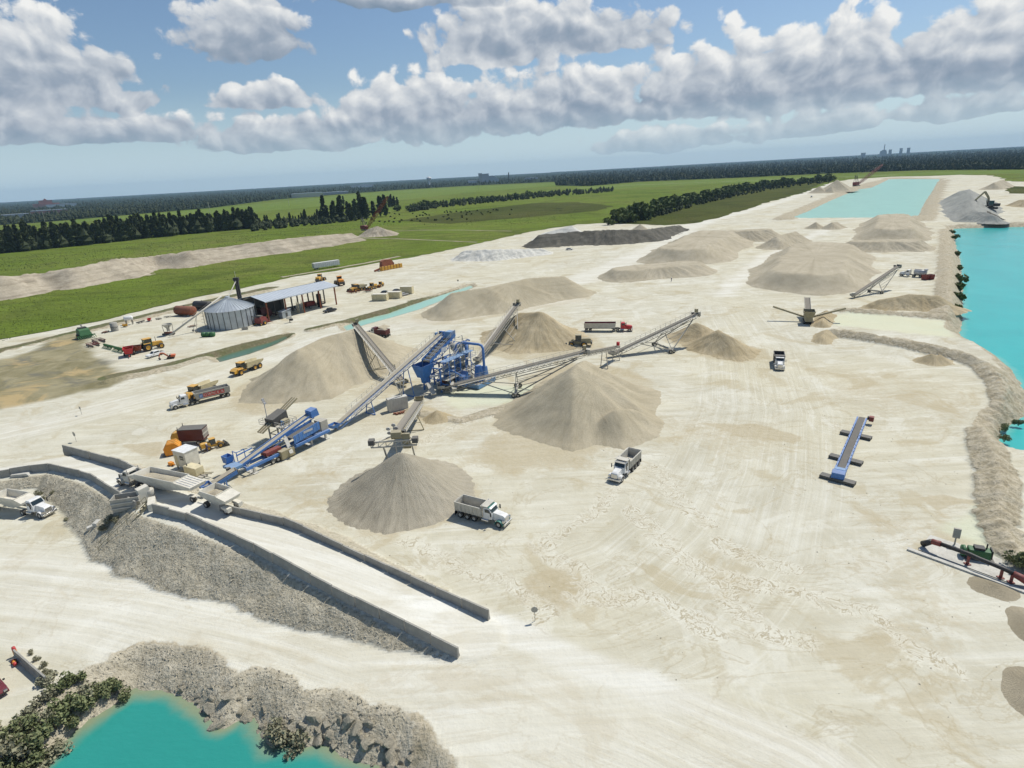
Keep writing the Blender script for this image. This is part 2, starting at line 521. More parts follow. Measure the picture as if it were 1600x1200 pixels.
def terrain(X, Y, masks=True):
    X = np.asarray(X, np.float64); Y = np.asarray(Y, np.float64)
    shp = X.shape; X = X.ravel(); Y = Y.ravel()
    near = (np.abs(X) < 420) & (Y < 700)
    n1 = fbm(X, Y, 22, 4, 1); n2 = fbm(X, Y, 4.0, 3, 2); n3 = fbm(X, Y, 1.6, 3, 3)
    h = (n1 - .5) * .12 + (n2 - .5) * .06
    h = np.where(near, h, 0.0)
    keys = ('gravel', 'dirt', 'scrub', 'white', 'pale', 'shore', 'damp', 'crust', 'rd', 'rs', 'road', 'road2')
    M = {k: np.zeros(X.shape) for k in keys}
    def sub(pts, pad):
        a = np.array([p[:2] for p in pts]); lo = a.min(0) - pad; hi = a.max(0) + pad
        return np.nonzero((X > lo[0]) & (X < hi[0]) & (Y > lo[1]) & (Y < hi[1]))[0]
    # berms
    for (pts, hh, a, b) in BERMS:
        i = sub(pts, b + 4)
        d, sl_ = seg_dist(X[i], Y[i], pts, np.cumsum([0] + [math.hypot(pts[q + 1][0] - pts[q][0], pts[q + 1][1] - pts[q][1]) for q in range(len(pts) - 1)]))
        gully = np.abs(fbm(sl_, d * .15, 1.7, 2, 5) - .5) * 2
        d = d + (n2[i] - .5) * 1.0 + (n1[i] - .5) * 2.0 + gully * .9 * (hh > 1)
        k = np.clip((b - d) / (b - a), 0, 1)
        hb = hh * k * (1 + (n2[i] - .5) * .45 - gully * .25) + (n3[i] - .5) * .35 * (k > .02)
        h[i] = np.where(k > 0, np.maximum(h[i], hb), h[i])
        M['shore'][i] = np.maximum(M['shore'][i], sstep(k, .0, .22))
    # hauling ramp
    i = sub(RAMP_C, 18)
    d, z = seg_dist(X[i], Y[i], [p[:2] for p in RAMP_C], [p[2] for p in RAMP_C])
    outd = np.maximum(d - RAMP_W - .45, 0)
    rough = (n2[i] - .5) * 1.1 * np.clip(outd / 2, 0, 1) + (n3[i] - .5) * .5 * np.clip(outd / 1.5, 0, 1)
    hr = z - outd * .72 + rough
    wall_cut = np.where(d > RAMP_W - .1, -.12, 0)
    use = hr > h[i]
    h[i] = np.where(use, hr + wall_cut, h[i])
    M['gravel'][i] = np.maximum(M['gravel'][i], np.where(use & (z > .25), sstep(d, RAMP_W + .2, RAMP_W + .9) * sstep(hr, -.1, .25), 0))
    M['white'][i] = np.maximum(M['white'][i], 1 - sstep(d, RAMP_W - .5, RAMP_W + .6))
    # water bodies
    for (pts, lev, bank, rocky) in ((POND, POND_Z, 4.2, .75), (LAKE, LAKE_Z, 4.0, .8), (UPPER, UPPER_Z, 9.0, .8), (DITCHES[0], DITCH_Z, 2.2, .3), (DITCHES[1], DITCH_Z, 2.2, .3)):
        i = sub(pts, bank + 12)
        s = poly_sdf(X[i], Y[i], pts) + (n2[i] - .5) * (1.6 if bank > 3 else .7) + (n3[i] - .5) * .8
        k = np.clip(-s / bank, 0, 1)
        k = np.where(s < 0, k ** .75, 0)
        inside = lev - np.clip(s, 0, 40) * .32
        edge = lev + (np.maximum(h[i], 0) * .0 + h[i] - lev) * k + (n3[i] - .5) * rocky * np.sin(np.clip(k, 0, 1) * math.pi) * 1.6 + (n2[i] - .5) * rocky * np.sin(np.clip(k, 0, 1) * math.pi)
        h[i] = np.where(s > 0, inside, np.minimum(h[i] + (n2[i] - .5) * .8 * (1 - k), edge) if False else np.where(k < 1, edge, h[i]))
        M['shore'][i] = np.maximum(M['shore'][i], 1 - sstep(-s, bank * .8, bank * 1.2))
        if lev == POND_Z:
            M['gravel'][i] = np.maximum(M['gravel'][i], sstep(s, -5.6 - 4 * (n1[i] - .5), -3.6) * (1 - sstep(X[i], -14, -10)))
    if masks:
        def area(key, px, feather=2.0, amp=1.0, z=0, nz=None):
            pts = A2(px, z); i = sub(pts, feather * 3)
            s = poly_sdf(X[i], Y[i], pts) + (n1[i] - .5) * 3.0 * feather + (n2[i] - .5) * 2 * feather
            M[key][i] = np.maximum(M[key][i], sstep(s, -feather, feather) * amp)
        def line(key, px, w, feather=1.0, amp=1.0):
            pts = A2(px); i = sub(pts, w + feather * 3)
            d = seg_dist(X[i], Y[i], pts) + (n2[i] - .5) * 1.6 * feather + (n1[i] - .5) * 2.0 * feather
            M[key][i] = np.maximum(M[key][i], (1 - sstep(d, w - feather, w + feather)) * amp)
        area('dirt', [(-60, 575), (0, 562), (60, 545), (110, 520), (140, 545), (172, 566), (205, 588), (170, 604), (120, 614), (70, 628), (0, 640), (-80, 660)], 2.0)
        line('scrub', [(-60, 566), (0, 548), (150, 512), (300, 476), (420, 450)], 4.0, 1.5)
        line('scrub', [(170, 590), (260, 572), (350, 548), (450, 523)], 3.0, 1.0)
        line('scrub', [(486, 514), (540, 502), (600, 486), (660, 468)], 2.8, 1.0)
        line('scrub', [(640, 470), (680, 462), (720, 450)], 2.0, 1.0, .6)
        line('white', [(700, 945), (770, 975), (900, 1032), (1100, 1108), (1330, 1215)], 1.9, .9, .95)
        line('white', [(-250, 905), (0, 915), (200, 938), (420, 985), (620, 1045), (800, 1110), (1000, 1190), (1200, 1290)], 8.0, 3.0, .5)
        line('white', [(800, 1060), (1000, 1135), (1180, 1210)], 1.2, .7, .6)
        line('white', [(1060, 1200), (1140, 470), (1300, 390), (1400, 355)], 1.0, 3.0, .0)
        line('white', [(-40, 690), (100, 655), (280, 610), (420, 560), (520, 525), (640, 505), (900, 470)], 4.5, 3.5, .5)
        line('white', [(900, 440), (1000, 400), (1090, 350), (1220, 315), (1290, 288)], 8, 5, .8)
        line('white', [(1130, 460), (1180, 415), (1240, 380), (1290, 360)], 5, 3, .8)
        area('pale', [(1300, 492), (1330, 487), (1400, 494), (1480, 500), (1490, 527), (1420, 522), (1350, 513), (1302, 508)], 2.0)
        area('pale', [(690, 612), (740, 602), (830, 600), (860, 610), (800, 630), (720, 640), (690, 630)], 1.5, .8)
        area('pale', [(1480, 830), (1520, 790), (1550, 800), (1570, 855), (1600, 880), (1590, 880), (1530, 850)], 1.2, .8)
        # sand spilt round the feet of the heaps
        for (xa, ya, xb, yb, r_) in ((18, 138, 12, 117, 15.5), (-19, 90, -17, 89, 10.5), (-57, 152, -43, 164, 14.5), (-22, 223, 21, 247, 13), (6, 178, 13, 176, 14), (56, 174, 62, 158, 8.5)):
            i = sub([(xa, ya), (xb, yb)], r_ + 8)
            d = seg_dist(X[i], Y[i], [(xa, ya), (xb, yb)]) + (n1[i] - .5) * 5 + (n2[i] - .5) * 3
            M['damp'][i] = np.maximum(M['damp'][i], (1 - sstep(d, r_ - 1.0, r_ + 3.0)) * .62)
        # washed-out and driven-over ground
        area('damp', [(520, 640), (560, 590), (640, 600), (760, 650), (860, 600), (930, 615), (860, 650), (760, 690), (700, 712), (560, 700)], 4.0, .42)
        area('damp', [(300, 720), (420, 745), (560, 690), (520, 780), (640, 850), (760, 900), (700, 900), (520, 830), (400, 780)], 3.0, .36)
        area('damp', [(1230, 560), (1330, 570), (1480, 600), (1520, 640), (1480, 720), (1380, 700), (1300, 640)], 5.0, .34)
        area('damp', [(1330, 800), (1440, 800), (1500, 900), (1560, 1000), (1480, 1060), (1380, 980), (1320, 880)], 4.0, .40)
        area('damp', [(1000, 640), (1150, 655), (1230, 700), (1180, 720), (1080, 700)], 3.0, .36)
        area('damp', [(1090, 660), (1180, 660), (1260, 683), (1240, 693), (1150, 680)], 1.0, .9)
        area('damp', [(380, 600), (470, 605), (440, 650), (370, 640), (360, 615)], 2.0, .8)
        area('damp', [(740, 680), (820, 660), (880, 690), (960, 700), (900, 730), (800, 735), (720, 720)], 3.0, .7)
        area('damp', [(1430, 775), (1470, 770), (1540, 785), (1500, 790), (1470, 800), (1490, 812), (1470, 805)], .8, .9)
        area('damp', [(1410, 850), (1470, 830), (1540, 850), (1480, 850), (1440, 875)], 1.2, .7)
        area('damp', [(160, 690), (250, 692), (250, 712), (200, 705)], 1.0, .9)
        area('damp', [(830, 900), (900, 880), (930, 930), (880, 965), (820, 940)], 1.2, .7)
        for px in ([(860, 850), (880, 830), (930, 800), (960, 760)], [(845, 850), (860, 870), (905, 885), (915, 920)],
                   [(990, 800), (1040, 850), (1090, 890), (1130, 905), (1180, 915), (1240, 920), (1300, 945), (1350, 950), (1420, 1010), (1480, 1045)],
                   [(1120, 905), (1140, 940), (1170, 965), (1175, 985), (1250, 1003)], [(900, 925), (960, 935), (1010, 930), (1060, 955), (1115, 995)],
                   [(1030, 730), (1050, 770), (1100, 815)], [(780, 900), (820, 930), (850, 960), (840, 980)], [(1130, 850), (1170, 870), (1240, 890)],
                   [(640, 845), (700, 880), (750, 900), (800, 910)], [(660, 690), (750, 650), (850, 640)]):
            line('damp', px, .3, .7, .5); line('crust', px, 1.7, 1.1, 1.0)
        for (px, w) in ([(-250, 905), (0, 915), (200, 938), (420, 985), (620, 1045), (800, 1110), (1000, 1190), (1200, 1290)], 9.0), ([(760, 1010), (900, 985), (1040, 930), (1130, 840), (1170, 740), (1190, 640), (1170, 540), (1130, 480)], 10.0), ([(-80, 690), (100, 650), (280, 606), (420, 555), (520, 524), (640, 503), (900, 468)], 8.0), ([(300, 900), (450, 985)], 0.1):
            pts = A2(px); i = sub(pts, w * 2.2)
            cum = np.cumsum([0] + [math.hypot(pts[q + 1][0] - pts[q][0], pts[q + 1][1] - pts[q][1]) for q in range(len(pts) - 1)])
            d, sl_ = seg_dist(X[i], Y[i], pts, cum)
            side = np.zeros(len(i)); best = np.full(len(i), 1e9)
            for q in range(len(pts) - 1):
                ex, ey = pts[q + 1][0] - pts[q][0], pts[q + 1][1] - pts[q][1]; t_ = np.clip(((X[i] - pts[q][0]) * ex + (Y[i] - pts[q][1]) * ey) / (ex * ex + ey * ey), 0, 1)
                dq = np.hypot(X[i] - pts[q][0] - t_ * ex, Y[i] - pts[q][1] - t_ * ey); cr_ = np.sign(ex * (Y[i] - pts[q][1]) - ey * (X[i] - pts[q][0]))
                side = np.where(dq < best, cr_, side); best = np.minimum(best, dq)
            m_ = 1 - sstep(d + (n1[i] - .5) * 6, w * .9, w * 1.9)
            win = m_ > M['road'][i]
            M['rd'][i] = np.where(win, d * side, M['rd'][i]); M['rs'][i] = np.where(win, sl_, M['rs'][i]); M['road2'][i] = np.where(win, M['road'][i], np.maximum(M['road2'][i], m_)); M['road'][i] = np.maximum(M['road'][i], m_)
        M['road'] = np.clip(M['road'] - M['road2'], 0, 1)
        line('gravel', [(1495, 540), (1540, 556), (1568, 590), (1575, 625)], 4.5, 1.5, .35)
    # keep flat ground under the machines
    return h.reshape(shp), {k: v.reshape(shp) for k, v in M.items()}

def ground_z(x, y):
    return float(terrain(np.array([x]), np.array([y]), False)[0][0])

# grid: fine near the works, stretching to the horizon
def axis_coords(lo, hi, step, g_, far_lo, far_hi):
    mid = list(np.arange(lo, hi, step))
    up = []; s = step; v = mid[-1]
    while v < far_hi:
        s *= g_; v += s; up.append(v)
    dn = []; s = step; v = mid[0]
    while far_lo is not None and v > far_lo:
        s *= g_; v -= s; dn.append(v)
    return np.array(dn[::-1] + mid + up)
gx = axis_coords(-118, 150, .55, 1.035, -13000, 13000)
gy = axis_coords(18, 125, .48, 1.0115, None, 14500)
GX, GY = np.meshgrid(gx, gy)
GZ, GM = terrain(GX, GY)
ny, nx = GX.shape
co = np.stack([GX, GY, GZ], -1).reshape(-1, 3).astype(np.float32)
idx = np.arange(ny * nx).reshape(ny, nx)
quads = np.stack([idx[:-1, :-1], idx[:-1, 1:], idx[1:, 1:], idx[1:, :-1]], -1).reshape(-1, 4)
def np_mesh(name, co, faces, mat, smooth=True, attrs=None):
    me = bpy.data.meshes.new(name)
    k = faces.shape[1]
    me.vertices.add(len(co)); me.vertices.foreach_set('co', co.astype(np.float32).ravel())
    me.loops.add(faces.size); me.loops.foreach_set('vertex_index', faces.astype(np.int32).ravel())
    me.polygons.add(len(faces)); me.polygons.foreach_set('loop_start', np.arange(0, faces.size, k, dtype=np.int32))
    me.polygons.foreach_set('loop_total', np.full(len(faces), k, np.int32))
    me.polygons.foreach_set('use_smooth', np.full(len(faces), smooth))
    for nme, v in (attrs or {}).items():
        a = me.attributes.new(nme, 'FLOAT', 'POINT'); a.data.foreach_set('value', v.astype(np.float32).ravel())
    me.update(calc_edges=True); me.validate()
    if mat: me.materials.append(mat)
    o = bpy.data.objects.new(name, me); COL.objects.link(o)
    return o

def ground_mat():
    m, t, b = new_mat('limestone_ground')
    p = world_pos(t)
    big = t.noise(p, .022, 5, .6, .6)
    med = t.noise(p, .10, 6, .62, .8)
    fin = t.noise(p, 1.1, 5, .65)
    gr = t.noise(p, 5.0, 3, .7)
    # tyre and scraper streaks in several directions
    def streak(rot, sx, sy, loc=0):
        return t.noise(t.mapping(p, loc=(loc, loc, 0), rot=(0, 0, R(rot)), sc=(sx, sy, 1)), 1.0, 5, .62, .35)
    s1 = streak(35, .035, .55); s2 = streak(-28, .03, .5, 40); s3 = streak(80, .04, .45, 80)
    w1 = t.mapr(t.noise(p, .017, 2, .5), .4, .6)
    w2 = t.mapr(t.noise(t.mapping(p, loc=(300, 50, 0)), .02, 2, .5), .42, .58)
    st = t.mix(w1, s1, s2); st = t.mix(w2, st, s3)
    lane = t.noise(t.comb(t.m('MULTIPLY', t.attr('rs'), .028), t.m('MULTIPLY', t.attr('rd'), .62), 3.0), 1.0, 6, .66)
    st = t.mix(t.m('MULTIPLY', t.mapr(t.attr('road'), .1, .7), .85), st, lane)
    fl = t.noise(t.comb(t.m('MULTIPLY', t.attr('rs'), .05), t.m('MULTIPLY', t.attr('rd'), 2.6), 7.0), 1.0, 3, .6)
    f2 = t.mix(w2, streak(35, .05, 2.2, 5), streak(-38, .05, 2.0, 25))
    fl = t.mix(t.mapr(t.attr('road'), .1, .7), f2, fl)
    c = t.mix(t.mapr(med, .28, .72), c4((.485, .452, .352)), c4((.665, .640, .545)))
    c = t.mix(t.mapr(big, .42, .66, 0, .6), c, c4((.575, .522, .372)))
    c = t.mix(t.mapr(st, .48, .66, 0, .55), c, c4((.46, .415, .305)))
    c = t.mix(t.mapr(st, .46, .30, 0, .55), c, c4((.745, .73, .665)))
    c = t.mix(t.mapr(fl, .54, .66, 0, .24), c, c4((.47, .425, .32)))
    c = t.mix(t.mapr(fl, .45, .34, 0, .26), c, c4((.75, .735, .67)))
    pt = t.noise(t.mapping(p, loc=(77, 31, 0)), .07, 7, .66, 1.0)
    c = t.mix(t.mapr(pt, .56, .62, 0, .52), c, c4((.44, .37, .235)))
    c = t.mix(t.mapr(pt, .43, .38, 0, .45), c, c4((.69, .67, .59)))
    # run-off films and dried rims
    rn = t.noise(t.mapping(p, rot=(0, 0, .5), sc=(.05, .09, 1)), 1.0, 7, .62, 1.2)
    rim = t.m('ABSOLUTE', t.m('SUBTRACT', rn, .5))
    c = t.mix(t.mapr(rim, .014, .0, 0, .42), c, c4((.39, .32, .195)))
    rough_edge = t.m('ADD', t.m('MULTIPLY', t.m('SUBTRACT', fin, .5), 1.1), t.m('MULTIPLY', t.m('SUBTRACT', pt, .5), 1.2))
    dv = t.m('ADD', t.attr('damp'), t.m('MULTIPLY', rough_edge, t.mapr(t.attr('damp'), 0, .15)))
    c = t.mix(t.mapr(dv, .22, .62, 0, .68), c, t.mix(t.mapr(fin, .35, .7), c4((.40, .33, .205)), c4((.50, .43, .30))))
    ch = t.m('ABSOLUTE', t.m('SUBTRACT', t.noise(p, .42, 7, .64, .9), .5))
    band = t.mapr(t.m('ADD', t.attr('crust'), t.m('MULTIPLY', rough_edge, t.mapr(t.attr('crust'), 0, .2, 0, .8))), .35, .8)
    c = t.mix(t.m('MULTIPLY', band, t.mapr(ch, .11, .03, 0, .65)), c, c4((.70, .675, .58)))
    c = t.mix(t.m('MULTIPLY', band, t.mapr(ch, .028, .004, 0, .80)), c, c4((.33, .265, .155)))
    wmask = t.m('MULTIPLY', t.attr('white'), t.mapr(st, .35, .6, 1, .62))
    c = t.mix(wmask, c, t.mix(t.mapr(st, .36, .62), c4((.77, .755, .70)), c4((.645, .615, .535))))
    c = t.mix(t.m('MULTIPLY', t.attr('pale'), .85), c, t.mix(t.mapr(big, .40, .6), c4((.62, .61, .44)), c4((.57, .63, .50))))
    # rocky embankment: broken stone, not a regular pattern
    v1 = t.noise(p, .8, 6, .62); v2 = t.noise(t.mapping(p, loc=(5, 5, 5)), 3.0, 4, .62)
    gcol = t.mix(t.mapr(v1, .36, .64), c4((.37, .33, .25)), c4((.57, .52, .415)))
    gcol = t.mix(t.mapr(med, .35, .7, 0, .5), gcol, c4((.50, .435, .31)))
    gcol = t.mix(t.mapr(v2, .55, .66, 0, .55), gcol, c4((.56, .52, .43)))
    gcol = t.mix(t.mapr(v2, .46, .36, 0, .75), gcol, c4((.20, .18, .135)))
    ge = t.mapr(t.m('ADD', t.attr('gravel'), t.m('MULTIPLY', t.m('SUBTRACT', v1, .5), t.mapr(t.attr('gravel'), 0, .1, 0, 1.5))), .35, .6)
    c = t.mix(ge, c, gcol)
    # shore berms
    sc_ = t.mix(t.mapr(v1, .36, .64), c4((.34, .29, .20)), c4((.54, .475, .36)))
    sc_ = t.mix(t.mapr(med, .50, .66, 0, .55), sc_, c4((.42, .39, .315)))
    sc_ = t.mix(t.mapr(v2, .45, .35, 0, .6), sc_, c4((.22, .185, .12)))
    se = t.mapr(t.m('ADD', t.attr('shore'), t.m('MULTIPLY', t.m('SUBTRACT', v1, .5), t.mapr(t.attr('shore'), 0, .1, 0, 1.3))), .35, .6)
    c = t.mix(t.m('MULTIPLY', se, t.m('SUBTRACT', 1.0, t.m('MULTIPLY', ge, .85))), c, sc_)
    dcol = t.mix(t.mapr(med, .35, .65), c4((.17, .15, .075)), c4((.33, .29, .18)))
    dcol = t.mix(t.mapr(t.noise(p, .06, 4, .6, 1.0), .52, .62, 0, .8), dcol, c4((.15, .145, .115)))
    dcol = t.mix(t.mapr(t.noise(t.mapping(p, loc=(9, 9, 0)), .05, 4, .6, 1.0), .55, .64, 0, .8), dcol, c4((.46, .34, .17)))
    c = t.mix(t.attr('dirt'), c, dcol)
    scol = t.mix(t.mapr(med, .38, .62), c4((.15, .125, .075)), c4((.085, .105, .035)))
    scol = t.mix(t.mapr(fin, .5, .7, 0, .5), scol, c4((.30, .26, .17)))
    c = t.mix(t.mapr(t.m('ADD', t.attr('scrub'), t.m('MULTIPLY', t.m('SUBTRACT', fin, .5), .9)), .35, .65), c, scol)
    c = t.mix(t.mapr(gr, .3, .7, .12, -.0), c, c4((.36, .31, .22)))
    c = t.mix(1.0, c, (.995, 1.0, .985, 1), 'MULTIPLY')
    t.put(b.inputs['Base Color'], c)
    b.inputs['Roughness'].default_value = .95
    b.inputs['Specular IOR Level'].default_value = .12
    rough = t.m('MAXIMUM', t.attr('gravel'), t.attr('shore'))
    hh = t.m('ADD', t.m('ADD', t.m('MULTIPLY', fin, .25), t.m('MULTIPLY', st, .45)), t.m('MULTIPLY', rough, t.m('ADD', t.m('MULTIPLY', v1, 1.0), t.m('MULTIPLY', v2, .45))))
    t.put(b.inputs['Normal'], t.bump(hh, .75, .5))
    return m
ground = np_mesh('ground', co, quads, ground_mat(), True, GM)
tag(ground, kind='structure')

# ---------------------------------------------------------------- water
def water_mat(name, deep, shallow, rough=.12, wave=.15, spec=.5):
    m, t, b = new_mat(name)
    p = world_pos(t)
    d = t.attr('depth')
    n = t.noise(p, .05, 4, .6, .5)
    c = t.mix(t.mapr(n, .3, .7), c4(deep), c4([q * 1.12 for q in deep]))
    k = t.mapr(t.m('ADD', d, t.m('MULTIPLY', t.m('SUBTRACT', t.noise(p, .35, 4), .5), .5)), .0, .7, 1, 0, True)
    c = t.mix(k, c, c4(shallow))
    t.put(b.inputs['Base Color'], c)
    b.inputs['Roughness'].default_value = rough
    b.inputs['IOR'].default_value = 1.33
    b.inputs['Specular IOR Level'].default_value = spec
    w = t.m('ADD', t.noise(t.mapping(p, rot=(0, 0, .6), sc=(.5, 1.3, 1)), 1.2, 4, .6), t.m('MULTIPLY', t.noise(p, .15, 3), .6))
    t.put(b.inputs['Normal'], t.bump(w, wave, .25))
    return m
def water(name, pts, lev, step, mat):
    a = np.array(pts); lo = a.min(0) - 6; hi = a.max(0) + 6
    xs = np.arange(lo[0], hi[0] + step, step); ys = np.arange(lo[1], hi[1] + step, step)
    X, Y = np.meshgrid(xs, ys)
    s = poly_sdf(X, Y, pts)
    hz = terrain(X, Y, False)[0]
    keep = s > -max(5.0, step * 1.5)
    k = keep[:-1, :-1] & keep[1:, :-1] & keep[:-1, 1:] & keep[1:, 1:]
    ids = np.arange(X.size).reshape(X.shape)
    q = np.stack([ids[:-1, :-1], ids[:-1, 1:], ids[1:, 1:], ids[1:, :-1]], -1)[k]
    used, inv = np.unique(q.ravel(), return_inverse=True)
    co_ = np.stack([X.ravel()[used], Y.ravel()[used], np.full(len(used), lev)], -1)
    o = np_mesh(name, co_, inv.reshape(-1, 4), mat, True, {'depth': np.clip(lev - hz.ravel()[used], 0, 20)})
    return tag(o, kind='structure')
water('pond_water', POND, POND_Z, .6, water_mat('pond_water', (.028, .255, .215), (.24, .28, .17), .08, .35))
water('lake_water', LAKE, LAKE_Z, 3.0, water_mat('lake_water', (.045, .39, .37), (.16, .46, .40), .2, .3, .35))
water('upper_lake_water', UPPER, UPPER_Z, 8.0, water_mat('upper_lake_water', (.27, .475, .385), (.33, .45, .36), .3, .08, .25))
water('ditch_water', DITCHES[0], DITCH_Z, 1.0, water_mat('ditch_water', (.075, .15, .095), (.12, .15, .085), .2, .05))
water('ditch_water', DITCHES[1], DITCH_Z, 1.0, water_mat('channel_water', (.29, .49, .385), (.36, .48, .37), .2, .05))

# ---------------------------------------------------------------- stockpiles
def stockpile(name, label, cat, parts, mat, group=None, slope=.68, step=None, rough=.35, flat=None, seed=0, facet=.55):
    """heap as the envelope of cones and ridges: parts = [(x0, y0, h0, x1, y1, h1), ...]"""
    P = np.array(parts, float)
    hm = max(P[:, 2].max(), P[:, 5].max()); rad = hm / slope * 1.4 + 2
    lo = np.minimum(P[:, :2].min(0), P[:, 3:5].min(0)) - rad; hi = np.maximum(P[:, :2].max(0), P[:, 3:5].max(0)) + rad
    c = (P[:, :2].mean(0) + P[:, 3:5].mean(0)) / 2
    step = step or max(.35, (hi - lo).max() / 110)
    X, Y = np.meshgrid(np.arange(lo[0], hi[0], step), np.arange(lo[1], hi[1], step))
    H = np.full(X.shape, -5.0)
    wx = (fbm(X, Y, hm * 1.2, 3, seed) - .5) * hm * .22
    for (x0, y0, h0, x1, y1, h1) in P:
        d, z = seg_dist(X + wx, Y + wx * .7, [(x0, y0), (x1, y1)], [h0, h1])
        # erosion gullies running down slope
        ang = np.arctan2(Y - (y0 + y1) / 2, X - (x0 + x1) / 2)
        gul = fbm(np.cos(ang) * 6 + (x1 - x0) * 0, np.sin(ang) * 6 + d * .03, .35, 3, seed + 2) - .5
        al = ((X - x0) * (x1 - x0) + (Y - y0) * (y1 - y0)) / (np.hypot(x1 - x0, y1 - y0) + 1e-6)
        gul2 = fbm(al, d * .12, 2.2, 3, seed + 4) - .5 if np.hypot(x1 - x0, y1 - y0) > 3 else 0
        fac = 1 + .30 * (np.abs(np.sin(ang * (2.5 if seed % 2 else 2.0) + seed * 1.7 + .8 * np.sin(ang + seed))) - .6) * facet
        q_ = 1 - slope * d * fac / np.maximum(z, .1) / 1.06
        hh = np.where(q_ > 0, z * np.abs(q_) ** 1.10, q_ * z * .5) + (gul * .8 + gul2 * .5) * rough * np.clip(d / 2.5, 0, 1)
        hh = hh - .15 * np.exp(-d / .4)
        hh = hh + (.18 * hm) * np.exp(-np.clip(hh, 0, None) / (.09 * hm)) * np.clip(1 - np.abs(hh) / hm, 0, 1) * .22
        H = np.maximum(H, hh)
    if flat is not None:
        H = np.minimum(H, flat + (fbm(X, Y, 7, 4, seed + 3) - .5) * .9 + (fbm(X, Y, 1.6, 2, seed + 5) - .5) * .3)
    H += (fbm(X, Y, 1.3, 2, seed + 1) - .5) * .12 * rough / .35
    keep = H > -.45
    k = keep[:-1, :-1] | keep[1:, :-1] | keep[:-1, 1:] | keep[1:, 1:]
    H = np.maximum(H, -.6)
    ids = np.arange(X.size).reshape(X.shape)
    q = np.stack([ids[:-1, :-1], ids[:-1, 1:], ids[1:, 1:], ids[1:, :-1]], -1)[k]
    used, inv = np.unique(q.ravel(), return_inverse=True)
    co_ = np.stack([X.ravel()[used] - c[0], Y.ravel()[used] - c[1], H.ravel()[used]], -1)
    o = np_mesh(name, co_, inv.reshape(-1, 4), mat, True)
    o.location = (c[0], c[1], 0)
    return tag(o, label, cat, group)

def cone(px, py, h, dx_=0, dy_=0, h2=None):
    x, y, _ = at(px, py, h)
    return (x, y, h, x + dx_, y + dy_, h if h2 is None else h2)
def ridge(*pts):
    q = [at(*p) for p in pts]
    return [(a[0], a[1], a[2], b_[0], b_[1], b_[2]) for a, b_ in zip(q[:-1], q[1:])]
G1 = "flat-topped sand stockpiles"
SP = stockpile
SP('sand_pile', 'largest pointed tan sand pile in front of the long conveyor', 'sand pile', ridge((916, 561, 9.6), (903, 569, 10.4), (894, 583, 9.6)) + ridge((960, 640, 4.6), (985, 640, 3.6)), tan_sand, seed=1, rough=.5)
SP('gravel_pile', 'grey gravel cone under the nearest stacker conveyor', 'gravel pile', ridge((624, 705, 7.4), (632, 708, 7.3)) , grey_gravel, slope=.71, seed=2, rough=.45, facet=.2)
SP('sand_pile', 'long steep sand pile beside the yellow hauler, stacker head above it', 'sand pile', ridge((462, 546, 9.4), (500, 528, 9.8), (556, 512, 10.0), (580, 522, 8.0)), tan_sand, seed=3, rough=.55)
SP('sand_pile', 'long sand pile behind the plant beside the turquoise channel', 'sand pile', ridge((705, 457, 7.8), (765, 447, 8.4), (825, 434, 8.6), (880, 431, 7.6)), tan_sand, seed=4, rough=.6)
SP('sand_pile', 'ochre sand pile being dug by the wheel loader', 'sand pile', ridge((812, 488, 8.0), (845, 486, 9.2), (862, 496, 7.4)), ochre_sand, seed=5, rough=.9)
SP('sand_pile', 'two-humped sand pile under the farthest rising stacker near the white truck', 'sand pile', ridge((1088, 503, 5.0), (1096, 506, 4.6)) + ridge((1122, 514, 5.4), (1146, 528, 4.2)), ochre_sand, seed=6, rough=.7)
SP('sand_pile', 'small lone sand heap on the open pale floor near the lake', 'sand pile', [cone(1457, 551, 2.3), cone(1468, 553, 2.0)], ochre_sand, seed=7, rough=.3)
SP('stockpile', 'biggest flat-topped stockpile beside the far small stacker', 'stockpile', [(126, 250, 15, 166, 318, 15)], tan_stock, G1, flat=5.6, seed=8, rough=.9)
SP('stockpile', 'flat-topped stockpile in the middle beyond the pale haul road', 'stockpile', [(99, 335, 15, 138, 402, 15)], tan_stock, G1, flat=6.4, seed=9, rough=.9)
SP('stockpile', 'low front stockpile with a bright rim before the middle one', 'stockpile', [(58, 288, 9, 88, 294, 9)], tan_stock, G1, flat=4.0, seed=10, rough=.8)
SP('stockpile', 'smaller stockpile behind the middle one by the far road', 'stockpile', ridge((1130, 354, 9), (1195, 351, 9)), tan_stock, G1, flat=6.0, seed=11, rough=.9)
SP('stockpile', 'peaked stockpile between the two big flat-topped ones', 'stockpile', ridge((1212, 369, 6.5), (1243, 361, 6.5)), tan_stock, G1, seed=12, rough=.9)
SP('stockpile', 'long dark-topped stockpile below the upper lake', 'stockpile', [(238, 372, 13, 284, 448, 13)], tan_stock, G1, flat=6.5, seed=13, rough=.9)
SP('stockpile', 'low step of sand in front of the dark-topped stockpile', 'stockpile', [(196, 334, 8, 220, 328, 8)], tan_stock, G1, flat=4.4, seed=14, rough=.9)
SP('spoil_heap', 'dark grey lumpy spoil bank along the green field', 'spoil heap', ridge((843, 366, 8), (900, 361, 8.5), (960, 358, 9), (1010, 358, 7.5), (1062, 351, 4)), dark_spoil, seed=15, rough=2.6)
SP('spoil_heap', 'whitish spoil heap beside the pale haul road', 'spoil heap', ridge((726, 391, 5.5), (770, 389, 6), (850, 388, 3.5)), white_spoil, seed=16, rough=2.4)
SP('sand_pile', 'pale sand ridge behind the dark spoil bank', 'sand pile', ridge((848, 364, 5), (893, 352, 9)), white_spoil, seed=17, rough=.6)
